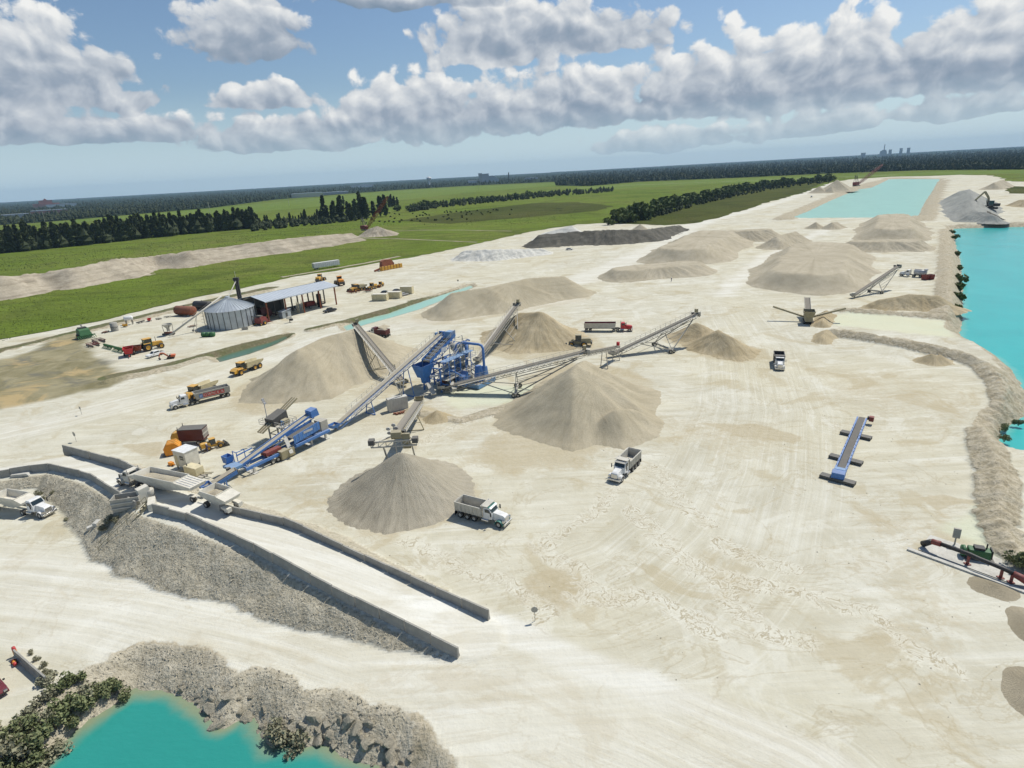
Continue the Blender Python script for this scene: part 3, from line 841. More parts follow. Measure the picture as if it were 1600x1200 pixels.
SP('sand_pile', 'small pale heap peeping over the dark spoil bank', 'sand pile', [cone(1000, 350, 7)], tan_stock, seed=18, rough=.6)
SP('sand_pile', 'tallest sand cone beside the upper lake and dragline', 'sand pile', [cone(1308, 280.5, 16)], tan_stock, seed=19, rough=.8)
SP('sand_pile', 'left small sand cone in front of the tall cone', 'sand pile', [cone(1280, 291, 9)], tan_stock, seed=20, rough=.6)
SP('sand_pile', 'right small sand cone in front of the tall cone', 'sand pile', [cone(1299, 291, 8.5)], tan_stock, seed=21, rough=.6)
SP('sand_pile', 'left low heap at the near end of the upper lake', 'sand pile', [cone(1275, 346.5, 4.6)], tan_stock, seed=22, rough=.6)
SP('sand_pile', 'right low heap at the near end of the upper lake', 'sand pile', ridge((1300, 347, 4.6), (1308, 346, 4.2)), tan_stock, seed=23, rough=.6)
SP('gravel_pile', 'tall grey-tan gravel bank behind the digger', 'gravel pile', ridge((1500, 298, 10), (1515, 295, 13), (1522, 306, 12), (1522, 326, 8)), blue_gravel, seed=24, rough=1.0)
SP('gravel_pile', 'low blue-grey gravel heap in front of the digger', 'gravel pile', ridge((1518, 331, 6.4), (1540, 331, 6.4), (1556, 337, 4.4)), blue_gravel, seed=25, rough=.7)
SP('sand_pile', 'pale twin heap at the far right beyond the gravel bank', 'sand pile', ridge((1553, 285, 8), (1567, 280, 9)), tan_stock, seed=26, rough=.8)
SP('sand_pile', 'tan heap cut by the right picture edge above the lake', 'sand pile', ridge((1592, 312, 5), (1606, 311, 6)), ochre_sand, seed=27, rough=.6)
SP('sand_pile', 'tan mound on the shore beyond the settling basin', 'sand pile', ridge((1375, 467, 3.0), (1420, 459, 4.4), (1465, 461, 4.2)), ochre_sand, seed=28, rough=.9)
SP('sand_pile', 'rounded lump beside the small screening plant', 'sand pile', ridge((1292, 484, 1.8), (1284, 500, 1.8)), ochre_sand, seed=29, rough=.4)
SP('sand_pile', 'rounded lump at the corner of the settling basin', 'sand pile', ridge((1292, 514, 2.0), (1284, 525, 1.6)), ochre_sand, seed=30, rough=.4)
SP('sand_pile', 'little ochre heap beside the foot of the nearest stacker', 'sand pile', [cone(683, 640, 2.0)], ochre_sand, seed=31, rough=.4)
SP('gravel_pile', 'flat grey gravel patch beside the pump slab', 'gravel pile', ridge((1545, 912, .35), (1562, 917, .35)), damp_gravel, facet=.2, slope=.2, seed=32, rough=.05)
SP('gravel_pile', 'brown-grey gravel heap cut by the right picture edge', 'gravel pile', ridge((1606, 960, .5), (1614, 985, .5)), damp_gravel, facet=.2, slope=.3, seed=33, rough=.05)
SP('gravel_pile', 'brown gravel heap in the lower right corner', 'gravel pile', ridge((1612, 1060, .6), (1622, 1090, .7)), damp_gravel, facet=.2, slope=.32, seed=34, rough=.05)
SP('spoil_ridge', 'long pale spoil ridge running through the green field', 'spoil ridge', ridge((-60, 437, 11), (0, 430, 11.5), (50, 427, 9), (110, 418, 10.5), (180, 404, 11.5), (232, 400, 7), (290, 392, 10), (360, 384, 9), (430, 374, 10), (500, 367, 9), (548, 364, 7)), spoil_ridge, seed=35, rough=3.2, slope=.72)
SP('spoil_heap', 'pale spoil heap at the foot of the dragline in the field', 'spoil heap', ridge((575, 358, 6), (588, 353, 9), (600, 357, 6.5), (616, 362, 2)), spoil_ridge, seed=36, rough=1.2, slope=.6)
SP('sand_pile', 'pale sand lip on the bank of the turquoise channel', 'sand pile', ridge((572, 517, 1.3), (600, 506, 1.2)), tan_stock, seed=37, rough=.3)

# ---------------------------------------------------------------- grassland
def grass_mat(name, a, b_, c_, dark, k=1.0):
    m, t, b = new_mat(name)
    p = world_pos(t)
    n1 = t.noise(p, .006 * k, 5, .6, .5); n2 = t.noise(p, .05 * k, 6, .65, .4); n3 = t.noise(p, .45 * k, 4, .7)
    c = t.mix(t.mapr(n1, .38, .62), c4(a), c4(b_))
    n4 = t.noise(t.mapping(p, loc=(400, 90, 0)), .018 * k, 5, .65, .8)
    c = t.mix(t.mapr(n4, .46, .62, 0, .7), c, c4(c_))
    c = t.mix(t.mapr(n4, .46, .34, 0, .55), c, c4(dark))
    c = t.mix(t.mapr(n2, .44, .70, 0, .55), c, c4([q * 1.25 for q in c_]))
    st = t.noise(t.mapping(p, rot=(0, 0, .55), sc=(.01, .09, 1)), 1, 4, .6)
    c = t.mix(t.mapr(st, .52, .68, 0, .5), c, c4(dark))
    c = t.mix(t.mapr(n3, .50, .70, 0, .75), c, c4(dark))
    t.put(b.inputs['Base Color'], c); b.inputs['Roughness'].default_value = 1.0
    b.inputs['Specular IOR Level'].default_value = .05
    t.put(b.inputs['Normal'], t.bump(t.m('ADD', n3, n2), .8, 1.2))
    return m
grass_m = grass_mat('field_grass', (.105, .145, .022), (.165, .180, .045), (.135, .190, .026), (.055, .075, .016))
light_m = grass_mat('light_field', (.125, .185, .032), (.165, .21, .05), (.15, .20, .04), (.085, .125, .03))
dark_m = grass_mat('rough_grass', (.06, .07, .016), (.10, .10, .03), (.075, .09, .02), (.03, .04, .012))
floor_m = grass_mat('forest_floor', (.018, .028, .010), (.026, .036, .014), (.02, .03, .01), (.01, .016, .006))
track_m = sand_mat('dirt_track', (.34, .30, .20), (.46, .41, .30), (.25, .22, .14), .3)

def sheet(name, pts, z, mat, jitter=.004, closed_far=None, seed=1):
    rr_ = random.Random(seed)
    W_ = list(pts); out_ = []
    for i in range(len(W_)):
        a = W_[i]; b = W_[(i + 1) % len(W_)]
        L = math.hypot(b[0] - a[0], b[1] - a[1]); d = math.hypot(a[0], a[1]) + 1
        n = 1 if d > 4000 else max(1, min(60, int(L / (d * .012 + .8))))
        for k in range(n):
            x = a[0] + (b[0] - a[0]) * k / n; y = a[1] + (b[1] - a[1]) * k / n
            j = min(d, 3000) * jitter
            out_.append((x + rr_.uniform(-j, j), y + rr_.uniform(-j, j), z))
    o = mesh_obj(name, out_, [tuple(range(len(out_)))], mat)
    if o.data.polygons[0].normal.z < 0: o.data.flip_normals()
    return o
edge = A2([(-400, 640), (-60, 550), (0, 531), (75, 517), (150, 503), (300, 466), (400, 446), (470, 430), (520, 424), (600, 409), (640, 403), (700, 391), (760, 378), (830, 362),
           (900, 351), (960, 348), (1040, 352), (1085, 349), (1130, 338), (1200, 316), (1255, 301), (1300, 284.5), (1330, 280), (1390, 276.3), (1450, 275), (1500, 273.3), (1545, 273.5), (1560, 277), (1578, 283), (1610, 285), (1720, 290)])
tag(sheet('grass_field', edge + [(12500, 4000), (12500, 14000), (-12500, 14000), (-12500, 4000)], .13, grass_m), 'broad green pasture beyond the works', 'grass', kind='structure')
def px_sheet(name, px, z, mat, seed=1, j=.004):
    return tag(sheet(name, A2(px), z, mat, j, seed=seed), kind='structure')
px_sheet('rough_field', [(1566, 291), (1620, 292), (1640, 303), (1575, 302)], .13, dark_m)
px_sheet('field_strip', [(40, 352), (180, 343), (300, 336), (400, 331), (470, 325), (560, 318), (640, 311), (730, 301), (820, 294), (890, 289), (870, 286), (760, 290.5), (640, 297), (560, 303), (480, 311), (400, 319), (320, 327), (200, 337)], .22, light_m, 2)
px_sheet('field_strip', [(620, 345), (720, 331), (830, 318), (900, 316), (960, 322), (930, 330), (820, 340), (700, 350)], .20, dark_m, 3)
px_sheet('rough_field', [(950, 349), (1000, 345), (1075, 322), (1150, 300), (1200, 287), (1290, 283), (1255, 301), (1200, 316), (1130, 338), (1085, 349), (1040, 352)], .20, dark_m, 4)
px_sheet('field_strip', [(900, 300), (1000, 293), (1120, 287), (1230, 283), (1290, 279), (1290, 274), (1150, 280), (1000, 286), (900, 293)], .24, light_m, 5)
px_sheet('field_strip', [(1290, 276), (1400, 271), (1520, 267), (1700, 265), (1700, 270), (1540, 272), (1450, 274), (1330, 278)], .22, light_m, 6)
def track(px, w, z=.3):
    P_ = [np.array(p) for p in A2(px)]; L_ = []; R_ = []
    for i, p in enumerate(P_):
        d = P_[min(i + 1, len(P_) - 1)] - P_[max(i - 1, 0)]; d = d / np.hypot(*d); n_ = np.array([-d[1], d[0]])
        L_.append(tuple(p + n_ * w / 2)); R_.append(tuple(p - n_ * w / 2))
    return tag(sheet('dirt_track', L_ + R_[::-1], z, track_m, .001), kind='structure')
track([(618, 361.5), (660, 360), (720, 360), (800, 361.5)], 3)
track([(565, 373), (620, 373.5), (690, 376.5), (745, 379)], 3)
track([(395, 356), (450, 349), (490, 345.5)], 4)
track([(900, 294), (1000, 289), (1150, 283), (1290, 278), (1400, 273.5)], 9)
track([(440, 434), (500, 424), (570, 412), (625, 401)], 4, .3)

# ---------------------------------------------------------------- vegetation
def leaf_mat(name, a, b_, c_):
    m, t, b = new_mat(name)
    p = world_pos(t)
    oi = t.new('ShaderNodeObjectInfo').outputs['Random']
    n = t.noise(p, .35, 4, .7)
    c = t.mix(t.mapr(n, .3, .7), c4(a), c4(b_))
    c = t.mix(t.m('MULTIPLY', oi, .5), c, c4(c_))
    t.put(b.inputs['Base Color'], c); b.inputs['Roughness'].default_value = .8
    b.inputs['Specular IOR Level'].default_value = .15
    return m
pine_leaf = leaf_mat('casuarina_foliage', (.045, .060, .022), (.095, .108, .045), (.06, .08, .03))
bush_leaf = leaf_mat('shrub_foliage', (.07, .10, .028), (.155, .185, .065), (.10, .125, .045))
shrub_leaf = leaf_mat('pond_foliage', (.12, .145, .06), (.25, .27, .135), (.17, .18, .09))
grey_leaf = leaf_mat('grey_scrub', (.20, .20, .13), (.34, .33, .22), (.26, .24, .15))
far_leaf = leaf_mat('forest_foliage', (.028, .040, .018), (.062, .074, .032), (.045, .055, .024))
bark = paint('bark', (.10, .075, .05), .9, dust=.1)

def quad_cloud(n, fn, size, seed):
    """n small leaf sprays; fn(random) -> centre, within the crown"""
    r_ = random.Random(seed); vs = []; fs = []
    for i in range(n):
        c = Vector(fn(r_)); s = size * r_.uniform(.6, 1.3)
        d = Vector((r_.gauss(0, 1), r_.gauss(0, 1), r_.gauss(0, .7) + .25)).normalized()
        e_ = d.cross(Vector((r_.gauss(0, 1), r_.gauss(0, 1), r_.gauss(0, 1)))).normalized()
        k = len(vs); q = d.cross(e_) * .35
        vs += [c - d * s - e_ * s * .45, c - d * s * .2 + e_ * s * .55 + q * s, c + d * s, c + d * s * .1 - e_ * s * .6 - q * s]
        fs.append((k, k + 1, k + 2, k + 3))
    return vs, fs
def crown_pine(h, w):
    ph = random.random() * 6
    def f(r_):
        t_ = r_.random() ** .85
        rad = w * (1 - t_) ** .7 * (.35 + .65 * (t_ * 6 + .4 > .9)) * (.75 + .35 * math.sin(t_ * 23 + ph))
        a = r_.uniform(0, 6.283); q = rad * math.sqrt(r_.random())
        return (q * math.cos(a), q * math.sin(a), h * (.10 + .90 * t_))
    return f
def crown_bush(h, w, lumps):
    def f(r_):
        c, s = r_.choice(lumps)
        v = Vector((r_.gauss(0, 1), r_.gauss(0, 1), r_.gauss(0, 1))).normalized() * s * r_.random() ** .33
        return (c[0] + v.x, c[1] + v.y, max(.05, c[2] + v.z))
    return f
def plant_mesh(kind, h, w, n, size, seed):
    random.seed(seed)
    if kind == 'pine': fn = crown_pine(h, w)
    else:
        lumps = [((random.uniform(-.6, .6) * w, random.uniform(-.6, .6) * w, h * random.uniform(.25, .7)), w * random.uniform(.35, .6)) for _ in range(7)]
        fn = crown_bush(h, w, lumps)
    vs, fs = quad_cloud(n, fn, size, seed)
    tr = MB()
    if kind == 'pine':
        tr.tube([(0, 0, -.3), (.1, 0, h * .4), (0, .1, h * .85)], [w * .09, w * .06, w * .02], 6)
        for k in range(5):
            a = k * 2.4; z = h * (.25 + .12 * k)
            tr.tube([(0, 0, z), (math.cos(a) * w * .5, math.sin(a) * w * .5, z + h * .06)], [w * .03, w * .012], 4)
    else:
        for k in range(4):
            a = k * 1.7
            tr.tube([(0, 0, -.2), (math.cos(a) * w * .3, math.sin(a) * w * .3, h * .3), (math.cos(a) * w * .5, math.sin(a) * w * .5, h * .6)], [w * .05, w * .035, w * .015], 5)
    return vs, fs, tr
PLANTS = {}
def plant(key, kind, h, w, n, size, mat, seed):
    vs, fs, tr = plant_mesh(kind, h, w, n, size, seed)
    mc = bpy.data.meshes.new('crown'); mc.from_pydata([tuple(v) for v in vs], [], fs); mc.materials.append(mat)
    mt = bpy.data.meshes.new('trunk'); mt.from_pydata(tr.v, [], tr.f); mt.materials.append(bark)
    PLANTS[key] = (mc, mt)
def put_plant(key, name, label, cat, x, y, z, s, rz, group=None, sz=None):
    o = thing(name, label, cat, (x, y, z), rz, group)
    o.scale = (s, s, sz or s)
    for nm, me in zip(('crown', 'trunk'), PLANTS[key]):
        c = bpy.data.objects.new(nm, me); COL.objects.link(c); c.parent = o
    return o
for k in range(4):
    plant('pine%d' % k, 'pine', 20, 4.4, 260, 1.9, pine_leaf, 11 + k)
    plant('bush%d' % k, 'bush', 3.0, 2.2, 240, .48, bush_leaf, 31 + k)
    plant('scrub%d' % k, 'bush', 1.8, 1.6, 420, .20, grey_leaf, 51 + k)
    plant('shrub%d' % k, 'bush', 2.4, 1.8, 620, .20, shrub_leaf, 71 + k)
rt = random.Random(3)
def row(px, n, keyset, name, label, cat, group, hs, depth, zoff=0.0):
    P_ = A2(px); L = [math.hypot(P_[i + 1][0] - P_[i][0], P_[i + 1][1] - P_[i][1]) for i in range(len(P_) - 1)]; T = sum(L)
    for k in range(n):
        s = (k + rt.random()) / n * T; i = 0
        while i < len(L) - 1 and s > L[i]: s -= L[i]; i += 1
        f = s / L[i]
        x = P_[i][0] + (P_[i + 1][0] - P_[i][0]) * f; y = P_[i][1] + (P_[i + 1][1] - P_[i][1]) * f
        dd_ = rt.uniform(0, depth); nx_, ny_ = -(P_[i + 1][1] - P_[i][1]) / L[i], (P_[i + 1][0] - P_[i][0]) / L[i]
        if ny_ < 0: nx_, ny_ = -nx_, -ny_
        sc = rt.uniform(*hs)
        put_plant(keyset + str(rt.randrange(4)), name, label, cat, x + nx_ * dd_, y + ny_ * dd_, zoff, sc, rt.uniform(0, 6.28), group, sc * rt.uniform(.85, 1.2))
row([(-60, 402), (0, 397), (120, 385), (250, 371), (340, 362), (400, 357)], 280, 'pine', 'casuarina_tree', 'dark feathery tree in the dense windbreak behind the spoil ridge', 'tree', 'windbreak trees at the left', (.75, 1.2), 60)
row([(400, 357), (440, 352), (500, 346), (550, 341)], 34, 'pine', 'casuarina_tree', 'smaller dark tree in the thinning end of the windbreak', 'tree', 'trees at the end of the windbreak', (.35, .75), 40)
row([(548, 346), (575, 342), (610, 338)], 26, 'pine', 'casuarina_tree', 'tall dark tree in the grove behind the dragline boom', 'tree', 'trees in the grove behind the dragline', (.9, 1.5), 70)
row([(610, 325), (640, 321)], 14, 'pine', 'casuarina_tree', 'slim dark tree right of the dragline boom', 'tree', 'slim trees right of the dragline', (.7, 1.1), 40)
row([(640, 330), (700, 322), (780, 314), (880, 304)], 34, 'bush', 'field_bush', 'dark bush in the hedge line between the two fields', 'bush', 'bushes in the field hedge', (2.0, 4.2), 40)
row([(960, 352), (1000, 345), (1060, 327), (1110, 313), (1160, 301), (1210, 292), (1300, 284)], 90, 'bush', 'berm_bush', 'dark green bush on the overgrown berm beside the far haul road', 'bush', 'bushes on the overgrown berm', (2.2, 4.6), 26)
row([(535, 322), (537, 321)], 1, 'pine', 'field_tree', 'single round tree standing in the light field left of the grove', 'tree', None, (.9, .9), 1)
for (px, py, s) in ((1493, 372, 2.0), (1497, 398, 1.8), (1499, 420, 1.6), (1502, 438, 2.2), (1500, 452, 2.4), (1497, 468, 2.2), (1492, 487, 2.2), (1488, 363, 1.6)):
    x, y, _ = at(px, py, -1.5)
    put_plant('bush' + str(rt.randrange(4)), 'shore_bush', 'dark shrub on the lake bank below the stockpiles', 'bush', x, y, -2.2, s * .5, rt.uniform(0, 6), 'shrubs on the lake bank')
for k, (px, py) in enumerate(((1572, 668), (1570, 685), (1592, 660))):
    x, y, _ = at(px, py, -2)
    put_plant('shrub%d' % k, 'shore_bush', 'small green shrub in the rocky cove of the lake', 'bush', x, y, -2.6, .6, k, 'shrubs in the lake cove')
x, y, _ = at(1592, 888, 0); put_plant('shrub1', 'green_shrub', 'bright green shrub at the picture edge behind the pump slab', 'bush', x, y, -.1, 1.0, 1)
# scrub round the near pond
near = [(30, 1155, .9), (65, 1135, .8), (110, 1120, .7), (0, 1165, 1.0), (45, 1180, .9), (90, 1150, .8), (120, 1075, .6), (15, 1180, 1.2), (50, 1160, 1.0), (48, 1132, .6), (85, 1130, 1.0), (75, 1105, .7), (105, 1110, .9), (125, 1090, .85), (10, 1205, 1.2), (60, 1190, .9), (100, 1085, .7), (85, 1075, .7)]
for k, (px, py, s) in enumerate(near):
    x, y, _ = at(px, py, -1.0); z = ground_z(x, y)
    put_plant(('scrub%d' if k % 2 else 'shrub%d') % (k % 4), 'pond_shrub', 'shrub in the grey-green thicket between the maroon car and the pond', 'bush', x, y, z - .2, s, k, 'shrubs of the pond thicket')
for k, (px, py, s) in enumerate(((150, 1085, .75), (165, 1078, .6), (180, 1068, .7), (190, 1074, .55), (137, 1096, .6))):
    x, y, _ = at(px, py, -1.2); z = ground_z(x, y)
    put_plant('shrub%d' % (k % 4), 'pond_shrub', 'green shrub at the pale corner of the pond bank', 'bush', x, y, z - .15, s, k, 'green shrubs at the pond corner')
for k, (px, py, s) in enumerate(((440, 1150, 1.0), (455, 1155, .9), (430, 1140, .8))):
    x, y, _ = at(px, py, -1.5); z = ground_z(x, y)
    put_plant('scrub%d' % k, 'dry_shrub', 'dry olive shrub hanging over the pond between the grey rocks', 'bush', x, y, z - .15, s, k, 'dry shrubs over the pond')
for k, (px, py, s) in enumerate(((57, 1032, .3), (66, 1042, .32), (75, 1054, .3), (50, 1020, .28), (70, 1050, .25))):
    x, y, _ = at(px, py, 0)
    put_plant('scrub%d' % (k % 4), 'weed_clump', 'low weed clump along the back of the roadside barrier', 'weeds', x, y, -.05, s, k, 'weeds behind the barrier')
for k, (px, py, s) in enumerate(((55, 762, .5), (60, 770, .4), (80, 765, .35), (100, 800, .35), (175, 825, .6), (165, 830, .5), (185, 828, .5))):
    x, y, _ = at(px, py, 1.5); z = ground_z(x, y)
    put_plant('scrub%d' % (k % 4), 'weed_clump', 'dry weed clump on the stony ramp embankment', 'weeds', x, y, z - .1, s, k, 'weeds on the ramp embankment')

# far woodland: one mass of crowns
def forest(name, label, regions, seed):
    r_ = np.random.default_rng(seed); pts = []
    for (px, n, hmin, hmax) in regions:
        a = np.array(px, float); lo = a.min(0); hi = a.max(0); got = 0
        while got < n:
            q = lo + r_.random((4000, 2)) * (hi - lo)
            q = q[poly_sdf(q[:, 0], q[:, 1], px) > 0][:n - got]
            for (u, v) in q:
                x, y, _ = at(u, v)
                if 0 < y < 13500 and abs(x) < 12500: pts.append((x, y, r_.uniform(hmin, hmax)))
            got += len(q)
    pts = np.array(pts); n = len(pts)
    ns = 5; rings = [(0.0, .55), (.28, 1.0), (.62, .75), (1.0, .08)]
    ang = np.arange(ns) * 2 * math.pi / ns
    V = np.zeros((n, len(rings) * ns, 3))
    rad = pts[:, 2] * r_.uniform(.28, .5, n)
    ph = r_.random(n) * 6
    for i, (t_, w) in enumerate(rings):
        for k in range(ns):
            j = r_.uniform(.65, 1.3, n)
            V[:, i * ns + k, 0] = pts[:, 0] + np.cos(ang[k] + ph + i * .6) * rad * w * j
            V[:, i * ns + k, 1] = pts[:, 1] + np.sin(ang[k] + ph + i * .6) * rad * w * j
            V[:, i * ns + k, 2] = pts[:, 2] * t_ * r_.uniform(.85, 1.1, n)
    F = []
    for i in range(len(rings) - 1):
        for k in range(ns):
            F.append((i * ns + k, i * ns + (k + 1) % ns, (i + 1) * ns + (k + 1) % ns, (i + 1) * ns + k))
    F = np.array(F); FF = (F[None] + (np.arange(n) * len(rings) * ns)[:, None, None]).reshape(-1, 4)
    o = np_mesh(name, V.reshape(-1, 3), FF, far_leaf, False)
    return tag(o, label, 'forest', kind='stuff')
FL = [(-120, 352), (-120, 322.5), (0, 316.5), (200, 305.5), (400, 294.5), (560, 285.5), (700, 278), (860, 269.5), (870, 284), (740, 290), (620, 297), (540, 303), (430, 312), (330, 325), (200, 336), (60, 348), (0, 352)]
FR = [(870, 290), (860, 269), (1000, 261.5), (1250, 247.5), (1460, 236.3), (1720, 222), (1720, 262), (1600, 265), (1450, 266), (1300, 271), (1150, 278), (1000, 284), (920, 291)]
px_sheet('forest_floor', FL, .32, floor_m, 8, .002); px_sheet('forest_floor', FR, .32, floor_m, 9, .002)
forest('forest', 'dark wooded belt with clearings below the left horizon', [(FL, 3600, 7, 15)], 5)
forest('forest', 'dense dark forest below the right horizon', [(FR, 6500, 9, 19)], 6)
HR = [(640, 332), (700, 324), (780, 316), (880, 306), (960, 300), (960, 296), (880, 300), (780, 309), (700, 317), (640, 324)]
forest('hedge', 'low dark scrub filling the hedge line between the two fields', [(HR, 420, 4, 9)], 7)
HB = [(955, 352), (1000, 347), (1060, 330), (1130, 312), (1210, 296), (1300, 285), (1300, 279), (1210, 287), (1130, 303), (1060, 319), (1000, 335), (955, 345)]
forest('undergrowth', 'low dark undergrowth covering the berm beside the far haul road', [(HB, 500, 3, 6)], 8)
forest('undergrowth', 'dark understorey filling the dense windbreak', [([(-80, 404), (0, 397), (120, 385), (250, 371), (340, 362), (400, 357), (400, 350), (340, 353), (250, 360), (120, 372), (0, 383), (-80, 390)], 800, 9, 18)], 10)
forest('undergrowth', 'low scrub along the thinning end of the windbreak', [([(395, 362), (470, 354), (560, 346), (560, 338), (470, 345), (395, 352)], 220, 4, 9)], 9)
# dotted bushes in the far pasture
rb = random.Random(9)
for k in range(70):
    px = rb.uniform(560, 800); py = rb.uniform(331, 346) + (680 - px) * .035
    x, y, _ = at(px, py)
    o = mesh_obj('pasture_bush', *[q for q in quad_cloud(26, crown_bush(1.6, 1.6, [((0, 0, .8), 1.1)]), .9, k)], pine_leaf)
    o.location = (x, y, 0); tag(o, 'small dark bush dotted over the pasture beyond the dragline', 'bush', 'bushes dotted over the far pasture')

# coarse tufts over the nearer pasture
tuft_leaf = leaf_mat('tuft_foliage', (.055, .085, .016), (.125, .155, .035), (.10, .11, .04))
def tufts(name, label, px, n, seed, hmin, hmax):
    o = forest(name, label, [(px, n, hmin, hmax)], seed)
    o.data.materials.clear(); o.data.materials.append(tuft_leaf); o['category'] = 'grass'
    return o
tufts('grass_tufts', 'coarse tufts in the near pasture below the spoil ridge', [(-40, 545), (75, 514), (300, 463), (520, 420), (640, 400), (800, 367), (800, 364), (600, 372), (400, 400), (200, 436), (0, 466), (-40, 474)], 4200, 21, .15, .55)
tufts('grass_tufts', 'coarse tufts in the pasture between ridge and windbreak', [(-40, 430), (100, 416), (300, 392), (540, 362), (620, 352), (800, 352), (900, 345), (900, 320), (700, 350), (520, 350), (400, 362), (200, 383), (-40, 408)], 2600, 22, .2, .9)

# ================================================================ vehicles
_wcache = {}
def wheel(parent, x, y, r, w, rim=None, name='wheel'):
    rim = rim or palesteel
    key = (round(r, 3), round(w, 3), rim.name)
    if key not in _wcache:
        t_ = MB().lathe([(r * .55, -w / 2), (r * .9, -w / 2), (r * .99, -w * .38), (r, 0), (r * .99, w * .38), (r * .9, w / 2), (r * .55, w / 2), (r * .55, -w / 2)], (0, 0, 0), (0, 1, 0), 18)
        m_ = MB().lathe([(.001, -w * .32), (r * .22, -w * .40), (r * .30, -w * .30), (r * .58, -w * .47), (r * .58, w * .47), (r * .30, w * .30), (r * .22, w * .40), (.001, w * .32)], (0, 0, 0), (0, 1, 0), 14)
        a = bpy.data.meshes.new('wheel'); a.from_pydata(t_.v, [], t_.f); a.materials.append(rubber); a.polygons.foreach_set('use_smooth', [True] * len(a.polygons))
        b = bpy.data.meshes.new('rim'); b.from_pydata(m_.v, [], m_.f); b.materials.append(rim)
        _wcache[key] = (a, b)
    a, b = _wcache[key]
    o = bpy.data.objects.new(name, a); COL.objects.link(o); o.parent = parent; o.location = (x, y, r)
    q = bpy.data.objects.new('rim', b); COL.objects.link(q); q.parent = o
    return o

def heading(p, q):
    return math.atan2(q[1] - p[1], q[0] - p[0])

def open_box(m, x0, x1, y0, y1, z0, z1, t=.08, flare=0.0, slope_f=0.0, slope_r=0.0):
    """tub without a lid: inner and outer skins"""
    def ring(k, z, f):
        xa, xb = x0 + k + (slope_r * f), x1 - k - (slope_f * f)
        ya, yb = y0 + k + flare * f, y1 - k - flare * f
        return [(xa, ya, z), (xb, ya, z), (xb, yb, z), (xa, yb, z)]
    vs = ring(0, z0, 1) + ring(0, z1, 0) + ring(t, z1, 0) + ring(t, z0 + t, 1)
    fs = []
    for a in range(3):
        for i in range(4):
            j = (i + 1) % 4
            fs.append((a * 4 + i, a * 4 + j, a * 4 + 4 + j, a * 4 + 4 + i))
    fs += [(3, 2, 1, 0), (12, 13, 14, 15)]
    return m.add(vs, fs)

def heap(parent, x0, x1, y0, y1, z, hgt, mat, name='load', seed=0):
    n = 12; vs = []; fs = []; r_ = random.Random(seed)
    for i in range(n + 1):
        for j in range(n + 1):
            u, v = i / n, j / n
            k = min(1, 3.2 * min(u, 1 - u, v, 1 - v)) if hgt > 0 else 0
            vs.append((x0 + (x1 - x0) * u, y0 + (y1 - y0) * v, z + hgt * (k ** .7) * (.8 + .4 * math.sin(u * 5 + seed) * math.sin(v * 3 + seed)) + r_.uniform(-.04, .04)))
    for i in range(n):
        for j in range(n):
            a = i * (n + 1) + j; fs.append((a, a + n + 1, a + n + 2, a + 1))
    return mesh_obj(name, vs, fs, mat, parent, True)

